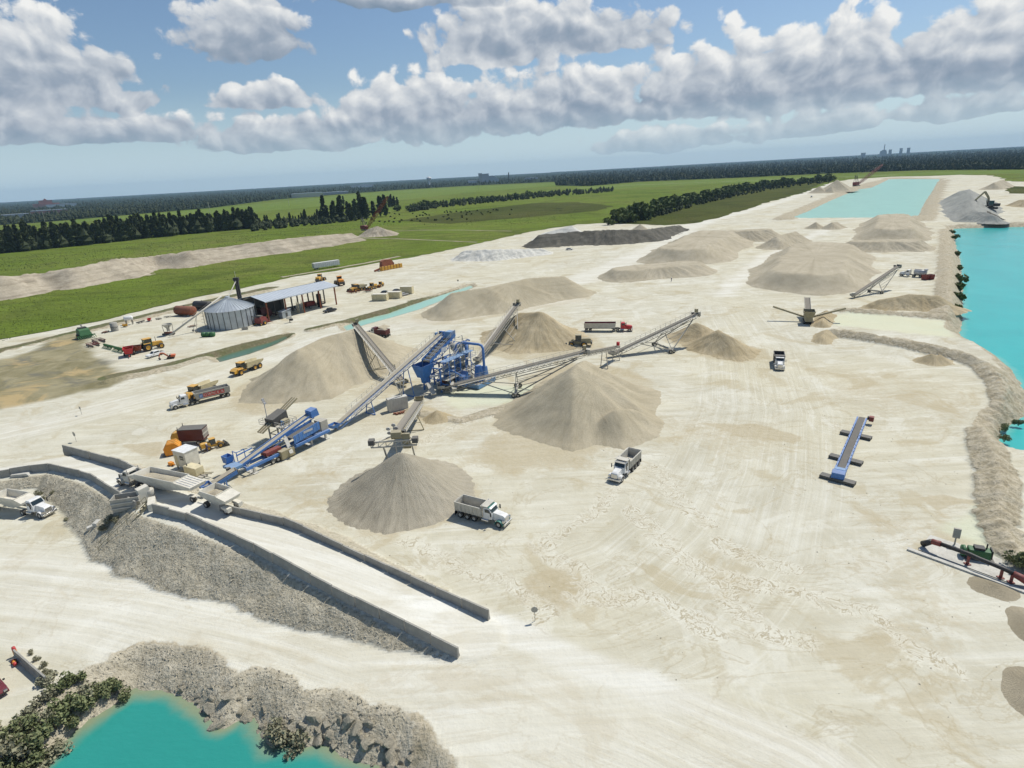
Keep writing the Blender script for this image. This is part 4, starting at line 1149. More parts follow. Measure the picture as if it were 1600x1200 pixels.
def truck_cab(t, xr, col, hood=None, fender=None, roof=None, cab=1.55, hl=2.0, sleeper=0.0, visor=None, front_r=.52, stacks=True):
    """conventional cab: xr is the back of the cab; returns x of the front axle"""
    hood = hood or col; fender = fender or col; W_ = 1.05
    xc = xr + cab
    ins = lambda x, z: .10 if z > 2.2 else 0
    MB().prism([(xr - sleeper, .95), (xr - sleeper, 2.72), (xr - sleeper + .12, 2.82), (xc - .50, 2.84), (xc - .40, 2.76), (xc - .04, 2.02), (xc, 1.0)], -W_, W_, ins).build('cab', col, t, bevel=.05)
    if roof: MB().prism([(xr - sleeper + .1, 2.80), (xr - sleeper + .2, 2.90), (xc - .5, 2.91), (xc - .42, 2.80)], -W_ + .12, W_ - .12).build('roof_panel', roof, t, bevel=.03)
    MB().prism([(xc - .40, 2.70), (xc - .07, 2.05), (xc - .04, 2.07), (xc - .36, 2.73)], -.88, .88).build('windshield', glass, t)
    if visor is not None: MB().prism([(xc - .46, 2.86), (xc - .16, 2.70), (xc - .12, 2.76), (xc - .42, 2.92)], -.95, .95).build('sun_visor', visor, t)
    for s in (-1, 1):
        MB().prism([(xr + .35, 2.05), (xr + .35, 2.55), (xc - .55, 2.58), (xc - .28, 2.08)], s * 1.0 - .03, s * 1.0 + .06 * s).build('side_window', glass, t)
    MB().prism([(xr - sleeper - .015, 2.1), (xr - sleeper - .015, 2.55), (xr - sleeper + .02, 2.55), (xr - sleeper + .02, 2.1)], -.55, .55).build('rear_window', glass, t)
    xf = xc + hl
    MB().prism([(xc - .02, 1.05), (xc - .02, 2.03), (xf - .35, 1.84), (xf - .05, 1.70), (xf, 1.55), (xf, .85), (xc, .85)], -.72, .72, lambda x, z: (.12 if z > 1.6 else 0) + (.06 if x > xf - .5 else 0)).build('hood', hood, t, bevel=.06)
    MB().bx(xf - .02, xf + .05, -.52, .52, .82, 1.58).build('grille', chrome, t)
    MB().bx(xf + .0, xf + .22, -1.12, 1.12, .42, .78).build('bumper', chrome, t, bevel=.04)
    ax = xf - .85
    for s in (-1, 1):
        arc = [(ax + math.cos(a) * (front_r + .16), front_r + math.sin(a) * (front_r + .16)) for a in [R(q) for q in range(-10, 191, 20)]]
        inn = [(ax + math.cos(a) * (front_r + .08), front_r + math.sin(a) * (front_r + .08)) for a in [R(q) for q in range(190, -11, -20)]]
        m_ = MB(); pr = arc + inn; y0, y1 = (.62, 1.18) if s > 0 else (-1.18, -.62)
        n = len(arc)
        for i in range(n - 1):
            m_.prism([arc[i], arc[i + 1], inn[n - 2 - i], inn[n - 1 - i]], y0, y1)
        m_.build('fender', fender, t)
        MB().bx(xf - .25, xf + .06, s * .92 - .17, s * .92 + .17, .95, 1.25).build('headlight', chrome, t)
        m_ = MB(); m_.bar((xc - .2, s * 1.05, 2.0), (xc + .05, s * 1.38, 2.05), .04).bar((xc + .05, s * 1.38, 1.75), (xc + .05, s * 1.38, 2.45), .10, .2); m_.build('mirror', black, t)
        if stacks: MB().cyl((xr - sleeper - .12, s * .95, 1.0), (xr - sleeper - .12, s * .95, 3.15), .09, 8).build('exhaust_stack', chrome, t)
        MB().cyl((xr - .2, s * 1.0, .72), (xr + 1.0, s * 1.0, .72), .28, 12).build('fuel_tank', chrome, t)
        wheel(t, ax, s * 1.02, front_r, .32)
    return ax

def dual(t, x, r=.52, lift=0):
    for s in (-1, 1): wheel(t, x, s * .93, r, .56)

def dump_truck(label, pr, pf, cabc, accent, bedc, visor=None, roof=None, hood=None, load=None, group='dump trucks on the quarry floor', loadz=0, z=0.0, innerc=None, lift=True, shield=True):
    """pr, pf: ground points under the rear and the front of the truck in the picture"""
    a = Vector(at(*pr, z)); b = Vector(at(*pf, z)); L = 9.2
    c = (a + b) / 2
    t = thing('dump_truck', label, 'truck', c, heading(a, b), group)
    xr = .45
    ax = truck_cab(t, xr, cabc, hood=hood, fender=accent, roof=roof, visor=visor)
    m_ = MB()
    for s in (-1, 1): m_.bx(-4.5, 4.0, s * .42 - .08, s * .42 + .08, .70, .98)
    m_.build('chassis', darksteel, t)
    for x in (-3.75, -2.45) + ((-1.2,) if lift else ()): dual(t, x, .50)
    bed = MB(); open_box(bed, -4.55, .25, -1.22, 1.22, 1.12, 2.62, .07, .10, .0, -.12)
    bd = bed.build('dump_bed', bedc, t)
    rib = MB()
    for k in range(7):
        x = -4.3 + k * .73
        for s in (-1, 1): rib.prism([(x, 1.15), (x + .10, 1.15), (x + .10, 2.6), (x, 2.6)], s * 1.19 - .06, s * 1.19 + .06)
    for s in (-1, 1): rib.bx(-4.6, .3, s * 1.24 - .07, s * 1.24 + .07, 2.52, 2.68)
    rib.build('side_ribs', bedc, bd)
    MB().bx(-4.66, -4.57, -1.2, 1.2, 1.1, 2.7).build('tailgate', bedc, t)
    if shield:
        MB().prism([(.22, 2.60), (.22, 3.02), (1.35, 3.06), (1.35, 3.12), (.14, 3.10), (.14, 2.60)], -1.15, 1.15).build('cab_shield', bedc, t)
    m_ = MB()
    for s in (-1, 1): m_.bx(-4.7, -4.64, s * .9 - .3, s * .9 + .3, .3, 1.0)
    m_.build('mud_flap', black, t)
    if load: heap(t, -4.45, .1, -1.1, 1.1, 2.25 + loadz, .7, load)
    return t

def end_dump_trailer(t, x0, x1, col, z0=1.15, z1=2.75, legs=True):
    m_ = MB(); open_box(m_, x0, x1, -1.25, 1.25, z0, z1, .07, .12, .25, .05)
    tr = m_.build('trailer_body', col, t)
    r_ = MB()
    for s in (-1, 1): r_.bx(x0 - .03, x1 + .03, s * 1.27 - .06, s * 1.27 + .06, z1 - .06, z1 + .06)
    r_.bx(x1 - .06, x1 + .08, -1.27, 1.27, z1 - .06, z1 + .07)
    r_.build('top_rail', palesteel, tr)
    f = MB()
    for s in (-1, 1): f.bx(x0 + .2, x1 + .9, s * .45 - .07, s * .45 + .07, .85, 1.1)
    f.build('trailer_frame', darksteel, t)
    for x in (x0 + .7, x0 + 1.95): dual(t, x, .5)
    if legs:
        for s in (-1, 1): MB().bar((x1 - .6, s * .8, 1.0), (x1 - .6, s * .8, .25), .12).build('landing_leg', darksteel, t)
    return tr

def semi(label, pr, pf, cabc, trailc, length=15.5, roof=None, sleeper=0.0, inner=None, dual_tractor=True, group=None, load=None, stacks=True, name='tractor_trailer', z=0.0):
    a = Vector(at(*pr, z)); b = Vector(at(*pf, z)); c = (a + b) / 2; L = (b - a).length
    t = thing(name, label, 'truck', c, heading(a, b), group)
    xf = L / 2 - .25; xr = xf - 3.55
    truck_cab(t, xr, cabc, roof=roof, sleeper=sleeper, stacks=stacks)
    m_ = MB()
    for s in (-1, 1): m_.bx(xr - 3.0, xf - .3, s * .42 - .08, s * .42 + .08, .70, .98)
    m_.build('chassis', darksteel, t)
    dual(t, xr - 2.2, .5)
    if dual_tractor: dual(t, xr - 1.05, .5)
    tr = end_dump_trailer(t, -L / 2, xr - sleeper - 1.6, trailc)
    if inner:
        open_box(MB(), 0, 1, 0, 1, 0, 1)
        m2 = MB(); open_box(m2, -L / 2 + .10, xr - sleeper - 1.75, -1.14, 1.14, 1.3, 2.70, .03, .1, .2, .05); m2.build('trailer_lining', inner, tr)
    if load: heap(t, -L / 2 + .2, xr - sleeper - 2.0, -1.1, 1.1, 2.2, .6, load)
    return t, -L / 2, xr - sleeper - 1.6

def glyph(parent, text, size, mat, loc, rot, name='lettering', depth=.01):
    cu = bpy.data.curves.new(name, 'FONT'); cu.body = text; cu.size = size; cu.extrude = depth; cu.align_x = 'CENTER'; cu.align_y = 'CENTER'
    o = bpy.data.objects.new(name, cu)
    me = bpy.data.meshes.new_from_object(o)
    bpy.data.objects.remove(o)
    me.materials.append(mat)
    q = bpy.data.objects.new(name, me); COL.objects.link(q); q.parent = parent; q.location = loc; q.rotation_euler = rot
    return q

# --- trucks on the floor
dump_truck('white dump truck with teal cab roof and fenders facing lower right beside the gravel cone', (718, 801), (799, 823), white, teal, palesteel, visor=white, roof=teal, hood=white)
dump_truck('white dump truck with a shaded empty bed in front of the biggest sand pile', (992, 722), (957, 757), white, white, palesteel, visor=palesteel)
dump_truck('white dump truck seen head-on with a black empty bed on the open floor at right', (1215, 560), (1219, 585), white, white, darksteel, visor=white, group='dump trucks on the quarry floor', lift=False)
dump_truck('dark red dump truck loaded with pale sand behind the left stacker', (607, 527), (573, 524), offwhite, offwhite, darkred, load=tan_stock, lift=True, group='dump trucks on the quarry floor')
semi('red tractor hauling an empty grey end-dump trailer', (913, 517), (989, 517), red, palesteel, inner=rustred)
t, tx0, tx1 = semi('white tractor with a grey end-dump trailer lettered in red, beside the sand pile', (360, 617), (266, 640), white, greysteel, sleeper=.3, roof=white)
nl = 5; ln = tx1 - tx0
MB().prism([(tx1 - .95, 1.45), (tx1 - .95, 2.35), (tx1 - 1.75, 2.35), (tx1 - 1.75, 1.45)], 1.27, 1.30).build('badge', blue, t)
glyph(t, 'D', .75, white, (tx1 - 1.35, 1.315, 1.9), (R(90), 0, R(180)))
for k, ch in enumerate('OWNER'):
    x = tx1 - 2.35 - k * 1.0
    MB().prism([(x + .44, 1.45), (x + .44, 2.4), (x - .44, 2.4), (x - .44, 1.45)], 1.27, 1.295).build('letter_panel', red, t)
    glyph(t, ch, .9, offwhite, (x, 1.31, 1.92), (R(90), 0, R(180)))

# --- bottom-dump rigs on the ramp
def hopper_body(t, x0, x1, y, zb, zt, col, load=None, name='hopper_body', rear_deck=2.6, front_deck=0.0):
    """V-shaped hopper open at the top with sloped decks"""
    a = x0 + rear_deck; b = x1 - front_deck
    vs = [(x0, -y, zt - .35), (a, -y, zt), (b, -y, zt), (x1, -y, zt - .5), (x0 + .2, -y * .8, zt - .9), ((a + b) / 2 - .6, -y * .45, zb), ((a + b) / 2 + .6, -y * .45, zb), (x1 - .2, -y * .8, zt - 1.0)]
    vs = vs + [(p[0], -p[1], p[2]) for p in vs]
    fs = [(0, 1, 5, 4), (1, 2, 6, 5), (2, 3, 7, 6)]
    fs = fs + [tuple(i + 8 for i in q)[::-1] for q in fs] + [(5, 6, 14, 13), (0, 4, 12, 8), (3, 11, 15, 7), (4, 5, 13, 12), (6, 7, 15, 14), (0, 8, 9, 1), (2, 10, 11, 3)]
    o = mesh_obj(name, vs, fs, col, t)
    rim = MB()
    for s in (-1, 1): rim.bar((a, s * y, zt + .02), (b, s * y, zt + .02), .10, .22)
    rim.bar((a, -y, zt + .03), (a, y, zt + .03), .10, .22); rim.bar((b, -y, zt + .03), (b, y, zt + .03), .1, .22)
    rim.build('rim', col, o)
    pl = MB(); open_box(pl, a + .02, b - .02, -y + .05, y - .05, zt - 1.1, zt + .08, .05, .25, .2, .2); pl.build('hopper_lining', col, o)
    if load: heap(t, a + .15, b - .15, -y + .25, y - .25, zt - .75, .5, load)
    return o, a, b
RZ = 4.85
def ramp_z(x, y):
    d_, z_ = seg_dist(np.array([x]), np.array([y]), [p[:2] for p in RAMP_C], [p[2] for p in RAMP_C]); return float(z_[0])
a = Vector(at(318, 782, RZ)); b = Vector(at(193, 752, RZ - 1.0)); hd = heading(a, b)
c = (a + b) / 2
t = thing('bottom_dump_truck', 'white tractor and long cream bottom-dump trailer unloading on the ramp', 'truck', (c.x, c.y, (ramp_z(a.x, a.y) + ramp_z(b.x, b.y)) / 2 + .02), hd)
L = (b - a).length
t.rotation_euler = (0, math.atan2(ramp_z(a.x, a.y) - ramp_z(b.x, b.y), L) * 1.0, hd)
truck_cab(t, L / 2 - 3.8, offwhite, fender=offwhite)
m_ = MB()
for s in (-1, 1): m_.bx(L / 2 - 6.6, L / 2 - .6, s * .42 - .08, s * .42 + .08, .7, .98)
m_.build('chassis', darksteel, t)
dual(t, L / 2 - 5.9, .5)
ho, ha, hb = hopper_body(t, -L / 2 + .2, L / 2 - 4.6, 1.42, .7, 3.0, offwhite, tan_stock, rear_deck=4.0, front_deck=2.2)
for k in range(5):
    y = -1.0 + k * .5
    MB().bar((-L / 2 + .5, y, 2.72), (ha - .2, y, 3.04), .06, .05).build('deck_rib', white, ho)
dual(t, -L / 2 + .9, .5)
for s in (-1, 1): MB().bx(-L / 2 + .1, -L / 2 + 1.7, s * .95 - .32, s * .95 + .32, 1.02, 1.12).build('mudguard', offwhite, t)
a = Vector(at(380, 806, RZ - .4)); b = Vector(at(312, 783, RZ))
c = (a + b) / 2; L = 6.6
t = thing('hopper_trailer', 'loaded cream hopper trailer behind the bottom-dump truck on the ramp', 'trailer', (c.x, c.y, ramp_z(c.x, c.y) + .02), heading(a, b))
t.rotation_euler = (0, math.atan2(ramp_z(a.x, a.y) - ramp_z(b.x, b.y), (b - a).length), heading(a, b))
ho, ha, hb = hopper_body(t, -L / 2, L / 2 - .6, 1.4, .7, 2.8, offwhite, tan_stock, rear_deck=2.0, front_deck=.6)
dual(t, -L / 2 + .7, .5); dual(t, L / 2 - 1.6, .5)
MB().bar((L / 2 - .8, 0, .8), (L / 2 + 1.0, 0, .8), .16).build('drawbar', offwhite, t)
for s in (-1, 1): MB().prism([(-L / 2 - .1, .5), (-L / 2 - .1, 1.15), (-L / 2 + 1.35, 1.15), (-L / 2 + 1.35, .9)], s * .95 - .36, s * .95 + .36).build('mudguard', offwhite, t)
# bottom-dump truck leaving at the left edge
a = Vector(at(-20, 788)); b = Vector(at(80, 806)); a = b + (a - b).normalized() * 12.5
hd = heading(a, b); c = (a + b) / 2
t = thing('bottom_dump_truck', 'white cab truck with open cream hopper trailer at the left edge', 'truck', c, hd)
truck_cab(t, 2.6, white, fender=white, stacks=False, roof=white)
m_ = MB()
for s in (-1, 1): m_.bx(-1.0, 5.4, s * .42 - .08, s * .42 + .08, .7, .98)
m_.build('chassis', offwhite, t); dual(t, 1.2, .5)
hopper_body(t, -6.5, 2.0, 1.28, .7, 2.9, offwhite, None, rear_deck=1.5, front_deck=1.6)
m_ = MB(); m_.bar((1.9, -1.2, 2.2), (1.9, 1.2, 2.2), .1).bar((1.3, -1.2, 2.55), (1.3, 1.2, 2.55), .1).bar((2.2, 0, 1.0), (1.2, .0, 2.6), .25)
m_.build('gooseneck', offwhite, t); dual(t, -5.4, .5)

# --- tanker
a = Vector(at(1447, 434)); b = Vector(at(1406, 431)); t = thing('tanker_truck', 'white tractor with a long silver tank beside the lake bank', 'truck', (a + b) / 2, heading(a, b))
L = (b - a).length
truck_cab(t, L / 2 - 3.6, white); dual(t, L / 2 - 5.2, .5); dual(t, -L / 2 + .8, .5); dual(t, -L / 2 + 2.0, .5)
MB().lathe([(.01, 0), (.8, .05), (1.15, .25), (1.15, L - 5.2), (.8, L - 5.0), (.01, L - 4.95)], (-L / 2, 0, 2.1), (1, 0, 0), 20).build('tank', silver, t, True)
m_ = MB()
for s in (-1, 1): m_.bx(-L / 2, L / 2 - .8, s * .45 - .08, s * .45 + .08, .72, 1.0)
m_.bx(-L / 2, L / 2 - 5, -.25, .25, 3.2, 3.3); m_.build('chassis', darksteel, t)
MB().bx(-L / 2 - .1, -L / 2 + .9, -.9, .9, 2.9, 3.55).build('rear_hatch', silver, t)
# dark red bins behind it
for k, (px, py) in enumerate(((1446, 437), (1453, 436.5))):
    x, y, _ = at(px, py)
    t = thing('scrap_bin', ('left' if k == 0 else 'right') + ' one of the two dark red bins behind the tanker', 'bin', (x, y, 0), .4, 'dark red bins by the lake')
    m_ = MB(); open_box(m_, -1.2, 1.2, -1.1, 1.1, .1, 2.0, .08, .15); bn = m_.build('bin_body', rustred, t)
    m_ = MB()
    for q in (-.8, 0, .8): m_.bx(q - .06, q + .06, -1.14, 1.14, .1, 1.9)
    m_.build('bin_ribs', rustred, t)

# ---------------------------------------------------------------- cars and pickups
def car(name, label, cat, p, q, col, L=4.8, kind='pickup', W_=1.85, group=None, top=None):
    a = Vector(at(*p)); b = Vector(at(*q))
    t = thing(name, label, cat, (a + b) / 2, heading(a, b), group)
    h = L / 2; w = W_ / 2
    ins = lambda x, z: .16 if z > 1.15 else (.03 if z > .8 else 0)
    if kind == 'pickup':
        body = [(-h, .45), (-h, 1.08), (-h + 1.55, 1.10), (-h + 1.6, 1.08), (h - 1.45, 1.10), (h - .25, 1.0), (h, .85), (h, .42)]
        cabp = [(-h + 1.6, 1.06), (-h + 1.75, 1.78), (h - 2.25, 1.80), (h - 1.45, 1.08)]
    elif kind == 'van':
        body = [(-h, .4), (-h, 1.0), (h - .9, 1.05), (h - .1, .9), (h, .4)]
        cabp = [(-h + .05, .98), (-h + .15, 1.95), (h - 1.7, 1.95), (h - .85, 1.02)]
    else:
        body = [(-h, .45), (-h + .05, .9), (-h + .5, 1.0), (h - 1.3, .98), (h - .35, .86), (h, .66), (h, .38), (-h, .38)]
        cabp = [(-h + .35, .97), (-h + 1.0, 1.42), (h - 2.1, 1.45), (h - 1.15, .97)]
    MB().prism(body, -w, w, ins).build('body', col, t, bevel=.05)
    cb = MB().prism(cabp, -w + .08, w - .08, ins).build('cabin', top or col, t, bevel=.05)
    zt = cabp[1][1]; zb = cabp[0][1]
    # glazing
    (x0, z0), (x1, z1), (x2, z2), (x3, z3) = cabp
    def pane(nm, xa, za, xb, zb_, off):
        d = Vector((zb_ - za, 0, -(xb - xa))).normalized() * .02 * off
        MB().prism([(xa, za), (xb, zb_), (xb + d.x, zb_ + d.z), (xa + d.x, za + d.z)], -w + .26, w - .26).build(nm, glass, cb)
    f = lambda u, v, k: u + (v - u) * k
    pane('windshield', f(x3, x2, .12), f(z3, z2, .12), f(x3, x2, .9), f(z3, z2, .9), 1)
    pane('rear_window', f(x0, x1, .2), f(z0, z1, .2), f(x0, x1, .9), f(z0, z1, .9), -1)
    for s in (-1, 1):
        yy = s * (w - .08 - .14)
        MB().prism([(f(x0, x1, .3) + .15, f(z0, z1, .25)), (x1 + .1, z1 - .1), (x2 - .1, z2 - .1), (f(x3, x2, .3) - .12, f(z3, z2, .25))], yy - .02 * s, yy + .10 * s).build('side_window', glass, cb)
        MB().bx(h - .12, h + .015, s * (w - .3) - .16, s * (w - .3) + .16, .62, .8).build('headlight', chrome, t)
        MB().bx(x3 - .5, x3 - .35, s * (w + .1) - .1, s * (w + .1) + .1, 1.0, 1.15).build('mirror', black, t)
        wheel(t, h - .95, s * (w - .08), .36, .22); wheel(t, -h + 1.0, s * (w - .08), .36, .22)
    MB().bx(h - .08, h + .03, -w + .15, w - .15, .42, .58).build('bumper', chrome if kind == 'pickup' else black, t)
    if kind == 'pickup':
        MB().bx(-h + .1, -h + 1.5, -w + .14, w - .14, 1.085, 1.10).build('bed_liner', black, t)
    return t
car('pickup_truck', 'dark pickup parked on the pale yard in front of the shed', 'pickup', (526.5, 485), (504.5, 490), darkblue, 5.6)
car('pickup_truck', 'white pickup with a black bed cover beside the yellow tractor', 'pickup', (258, 552), (228, 561), white, 5.6)
t = car('car', 'maroon car cut by the left picture edge near the pond', 'car', (-36, 1049), (17, 1111), maroon, 4.6, 'sedan', 1.8)
car('car', 'small silver car driving past the white spoil heap', 'car', (882, 391), (897, 390.5), silver, 4.6, 'sedan')
car('van', 'small white van on the sand beside the upper lake', 'van', (1263, 310), (1273, 306.5), white, 6.0, 'van')
car('car', 'dark car parked behind the left beige container', 'car', (597, 460), (606, 457), darkblue, 4.6, 'sedan')
car('car', 'dark car parked between the beige containers', 'car', (616, 457), (625, 455), darkblue, 4.6, 'sedan')
car('car', 'silver car parked between the middle and right beige containers', 'car', (627, 463), (635, 461), silver, 4.4, 'sedan')

# ---------------------------------------------------------------- earthmovers
def cab_box(t, x0, x1, w, z0, z1, col, mat_roof=None):
    c_ = MB()
    for x in (x0, x1):
        for s in (-1, 1): c_.bx(x - .05, x + .05, s * w - .05, s * w + .05, z0, z1)
    cb = c_.build('cab_frame', col, t)
    MB().bx(x0 + .02, x1 - .02, -w + .02, w - .02, z0 + .45, z1 - .03).build('cab_glass', glass, cb)
    MB().bx(x0 + .01, x1 - .01, -w + .01, w - .01, z0, z0 + .46).build('cab_door_panel', col, cb)
    MB().bx(x0 - .15, x1 + .15, -w - .1, w + .1, z1, z1 + .12).build('cab_roof', mat_roof or col, cb)
    return cb

def hauler(label, pr, pf, L=10.2, group='yellow articulated haulers'):
    a = Vector(at(*pr)); b = Vector(at(*pf)); t = thing('articulated_hauler', label, 'dump truck', (a + b) / 2, heading(a, b), group)
    h = L / 2
    MB().prism([(h - 3.0, 1.0), (h - 3.0, 2.2), (h - 1.2, 2.15), (h - .1, 1.6), (h, .9)], -1.05, 1.05, lambda x, z: .12 if z > 1.8 else 0).build('hood', yellow, t, bevel=.06)
    MB().bx(h - .06, h + .04, -.8, .8, .95, 1.55).build('grille', black, t)
    cab_box(t, h - 4.1, h - 2.6, .95, 1.5, 3.3, darksteel, yellow)
    MB().bx(h - 4.6, h - .4, -.6, .6, .7, 1.1).build('front_frame', yellow, t)
    MB().bx(-h + .5, h - 4.4, -.5, .5, .7, 1.1).build('rear_frame', darksteel, t)
    m_ = MB()
    xs = [-h, -h + 1.3, h - 4.6]
    vs = [(-h - .2, -1.4, 2.6), (-h + 1.6, -1.4, 2.85), (h - 4.5, -1.4, 3.0), (-h - .1, -1.2, 2.0), (-h + 1.6, -1.1, 1.25), (h - 4.5, -1.1, 1.35)]
    vs += [(p[0], -p[1], p[2]) for p in vs]
    m_.add(vs, [(0, 1, 4, 3), (1, 2, 5, 4), (9, 7, 6, 9) if False else (6, 9, 10, 7), (7, 10, 11, 8), (3, 4, 10, 9), (4, 5, 11, 10), (2, 8, 11, 5)])
    bd = mesh_obj('dump_body', m_.v, m_.f, cream, t)
    md = bd.modifiers.new('thick', 'SOLIDIFY'); md.thickness = .08
    MB().bx(h - 4.55, h - 3.9, -1.35, 1.35, 2.95, 3.1).build('spill_guard', cream, bd)
    for s in (-1, 1):
        wheel(t, h - 2.0, s * 1.15, .82, .6, yellow)
        for x in (-h + 1.4, -h + 3.2): wheel(t, x, s * 1.15, .82, .6, yellow)
        MB().prism([(h - 3.0, 1.55), (h - 2.9, 1.85), (h - 1.1, 1.85), (h - 1.0, 1.55), (h - 1.2, 1.75), (h - 2.8, 1.75)], s * 1.2 - .32, s * 1.2 + .32).build('fender', yellow, t)
    return t
hauler('yellow articulated hauler parked at the tail of the long sand pile', (414, 570), (357, 592))
hauler('yellow articulated hauler hidden behind the lettered trailer', (338, 607), (288, 630))

def loader(label, pr, pf, col=yellow, s=1.0, bucket=None, group=None, name='wheel_loader'):
    a = Vector(at(*pr)); b = Vector(at(*pf)); t = thing(name, label, 'loader', (a + b) / 2, heading(a, b), group); t.scale = (s, s, s)
    MB().prism([(-4.0, 1.1), (-4.0, 2.5), (-3.6, 2.65), (-1.2, 2.6), (-1.0, 1.1)], -1.0, 1.0, lambda x, z: .1 if z > 2.2 else 0).build('engine_cover', col, t, bevel=.06)
    MB().bx(-4.35, -3.95, -1.1, 1.1, .8, 1.7).build('counterweight', darksteel, t, bevel=.05)
    MB().prism([(-1.2, .8), (-1.2, 1.5), (1.6, 1.9), (1.9, 1.2), (1.6, .8)], -.55, .55).build('front_frame', col, t)
    cab_box(t, -1.1, .5, .8, 1.7, 3.5, darksteel, col)
    m_ = MB()
    for q in (-.5, .5): m_.bar((1.2, q, 2.0), (3.3, q, .8), .22, .38)
    m_.bar((1.4, 0, 1.6), (2.6, 0, 1.5), .25); m_.build('lift_arm', col, t)
    bk = MB(); pr_ = [(3.0, .25), (3.0, 1.25), (3.35, 1.5), (4.5, .15), (4.4, .05), (3.3, .1)]
    bk.add([(x, y, z) for y in (-1.5, 1.5) for (x, z) in pr_], [(0, 1, 2, 3, 4, 5), (6, 7, 8, 9, 10, 11), (0, 1, 7, 6), (1, 2, 8, 7), (4, 5, 11, 10), (5, 0, 6, 11), (3, 4, 10, 9)])
    bk.build('bucket', bucket or darksteel, t)
    for q in (-1, 1):
        wheel(t, 1.7, q * 1.15, .88, .68, yellow); wheel(t, -2.0, q * 1.15, .88, .68, yellow)
    return t
loader('yellow wheel loader digging into the ochre sand pile', (923, 541), (882, 541), olive)
def tractor(label, pr, pf, col, s=1.0):
    a = Vector(at(*pr)); b = Vector(at(*pf)); t = thing('farm_tractor', label, 'tractor', (a + b) / 2, heading(a, b)); t.scale = (s, s, s)
    MB().prism([(.0, 1.0), (.0, 2.0), (2.2, 1.85), (2.5, 1.6), (2.5, 1.0)], -.45, .45, lambda x, z: .06 if z > 1.7 else 0).build('hood', col, t, bevel=.05)
    cab_box(t, -1.7, -.1, .75, 1.4, 2.95, green, col)
    MB().bx(-2.0, 2.3, -.3, .3, .7, 1.05).build('chassis', darksteel, t)
    for q in (-1, 1):
        wheel(t, -1.3, q * 1.0, .95, .5, yellow); wheel(t, 1.8, q * .9, .68, .4, yellow)
        MB().bx(-2.1, -.5, q * 1.0 - .3, q * 1.0 + .3, 1.9, 2.0).build('fender', col, t)
    MB().cyl((1.2, .35, 1.9), (1.2, .35, 3.0), .06, 8).build('exhaust_stack', black, t)
    return t
tractor('yellow farm tractor with a green-framed cab in the implement yard', (226, 549), (252, 543), yellow, 1.35)

def excavator(label, p, rz, col, s=1.0, arm_mat=None, canopy=False, name='excavator', boom=None, z=0.0):
    x, y, _ = at(*p); t = thing(name, label, 'excavator', (x, y, z), rz); t.scale = (s, s, s)
    for q in (-1, 1):
        m_ = MB(); prof = [(-1.9, .35), (-1.6, .05), (1.6, .05), (1.9, .35), (1.6, .75), (-1.6, .75)]
        m_.prism(prof, q * 1.05 - .28, q * 1.05 + .28); m_.build('crawler_track', black, t)
    MB().cyl((0, 0, .6), (0, 0, 1.0), .7, 14).build('slew_ring', darksteel, t)
    MB().prism([(-2.3, 1.0), (-2.4, 2.0), (-.4, 2.1), (-.2, 1.0)], -1.25, 1.25).build('engine_house', col, t, bevel=.08)
    MB().bx(-.3, 1.4, -1.2, -.2, .95, 1.3).build('deck', col, t)
    if canopy:
        m_ = MB()
        for q in ((-.3, -.9), (-.3, .6), (1.1, -.9), (1.1, .6)): m_.bx(q[0] - .05, q[0] + .05, q[1] - .05, q[1] + .05, 1.2, 2.9)
        m_.bx(-.5, 1.3, -1.05, .75, 2.88, 2.98); m_.build('canopy', offwhite, t)
        MB().bx(-.2, .5, -.5, .2, 1.2, 2.0).build('seat', black, t)
    else:
        c = cab_box(t, -.2, 1.4, .5, 1.2, 2.9, darksteel, col); c.location = (0, .65, 0)
    bm_ = boom or [(1.0, 1.4), (2.6, 4.2), (4.6, 5.0), (5.9, 2.4), (5.3, 1.2)]
    m_ = MB()
    for (u, v), (u2, v2) in zip(bm_[:2], bm_[1:3]): m_.bar((u, -.1, v), (u2, -.1, v2), .42, .62)
    m_.build('boom', arm_mat or col, t)
    MB().bar((bm_[2][0], -.1, bm_[2][1]), (bm_[3][0], -.1, bm_[3][1]), .36, .5).build('stick', arm_mat or col, t)
    MB().bar((1.3, -.1, 1.3), ((bm_[1][0] + bm_[2][0]) / 2, -.1, bm_[1][1] - .1), .16).build('boom_cylinder', chrome, t)
    (u, v) = bm_[3]
    MB().prism([(u - .1, v), (u + .35, v - .5), (u + .1, v - 1.2), (u - .7, v - 1.25), (u - .5, v - .7)], -.65, .45).build('bucket', darksteel, t)
    return t
excavator('orange mini excavator with a white canopy in front of the white pickup', (267, 560), R(200), orangered, .62, canopy=True, name='mini_excavator', boom=[(1.0, 1.4), (2.8, 3.2), (4.2, 3.4), (5.2, 1.4), (5.2, 1.2)])
excavator('dark excavator with a raised tan boom on the dark spoil beside the gravel heap', (1546, 333), R(170), black, 2.2, arm_mat=olive, boom=[(1.0, 1.4), (1.2, 4.0), (2.8, 6.2), (5.4, 3.4), (5.6, 2.0)], z=3.0)
SP('spoil_heap', 'dark wet spoil ramp under the excavator', 'spoil heap', ridge((1530, 324, 4.6), (1545, 330, 4.2), (1562, 340, 1.6)), dark_spoil, seed=41, rough=1.0)
loader('dark machine cut by the right edge beside the lake', (1612, 321), (1596, 322), darksteel, 1.2)

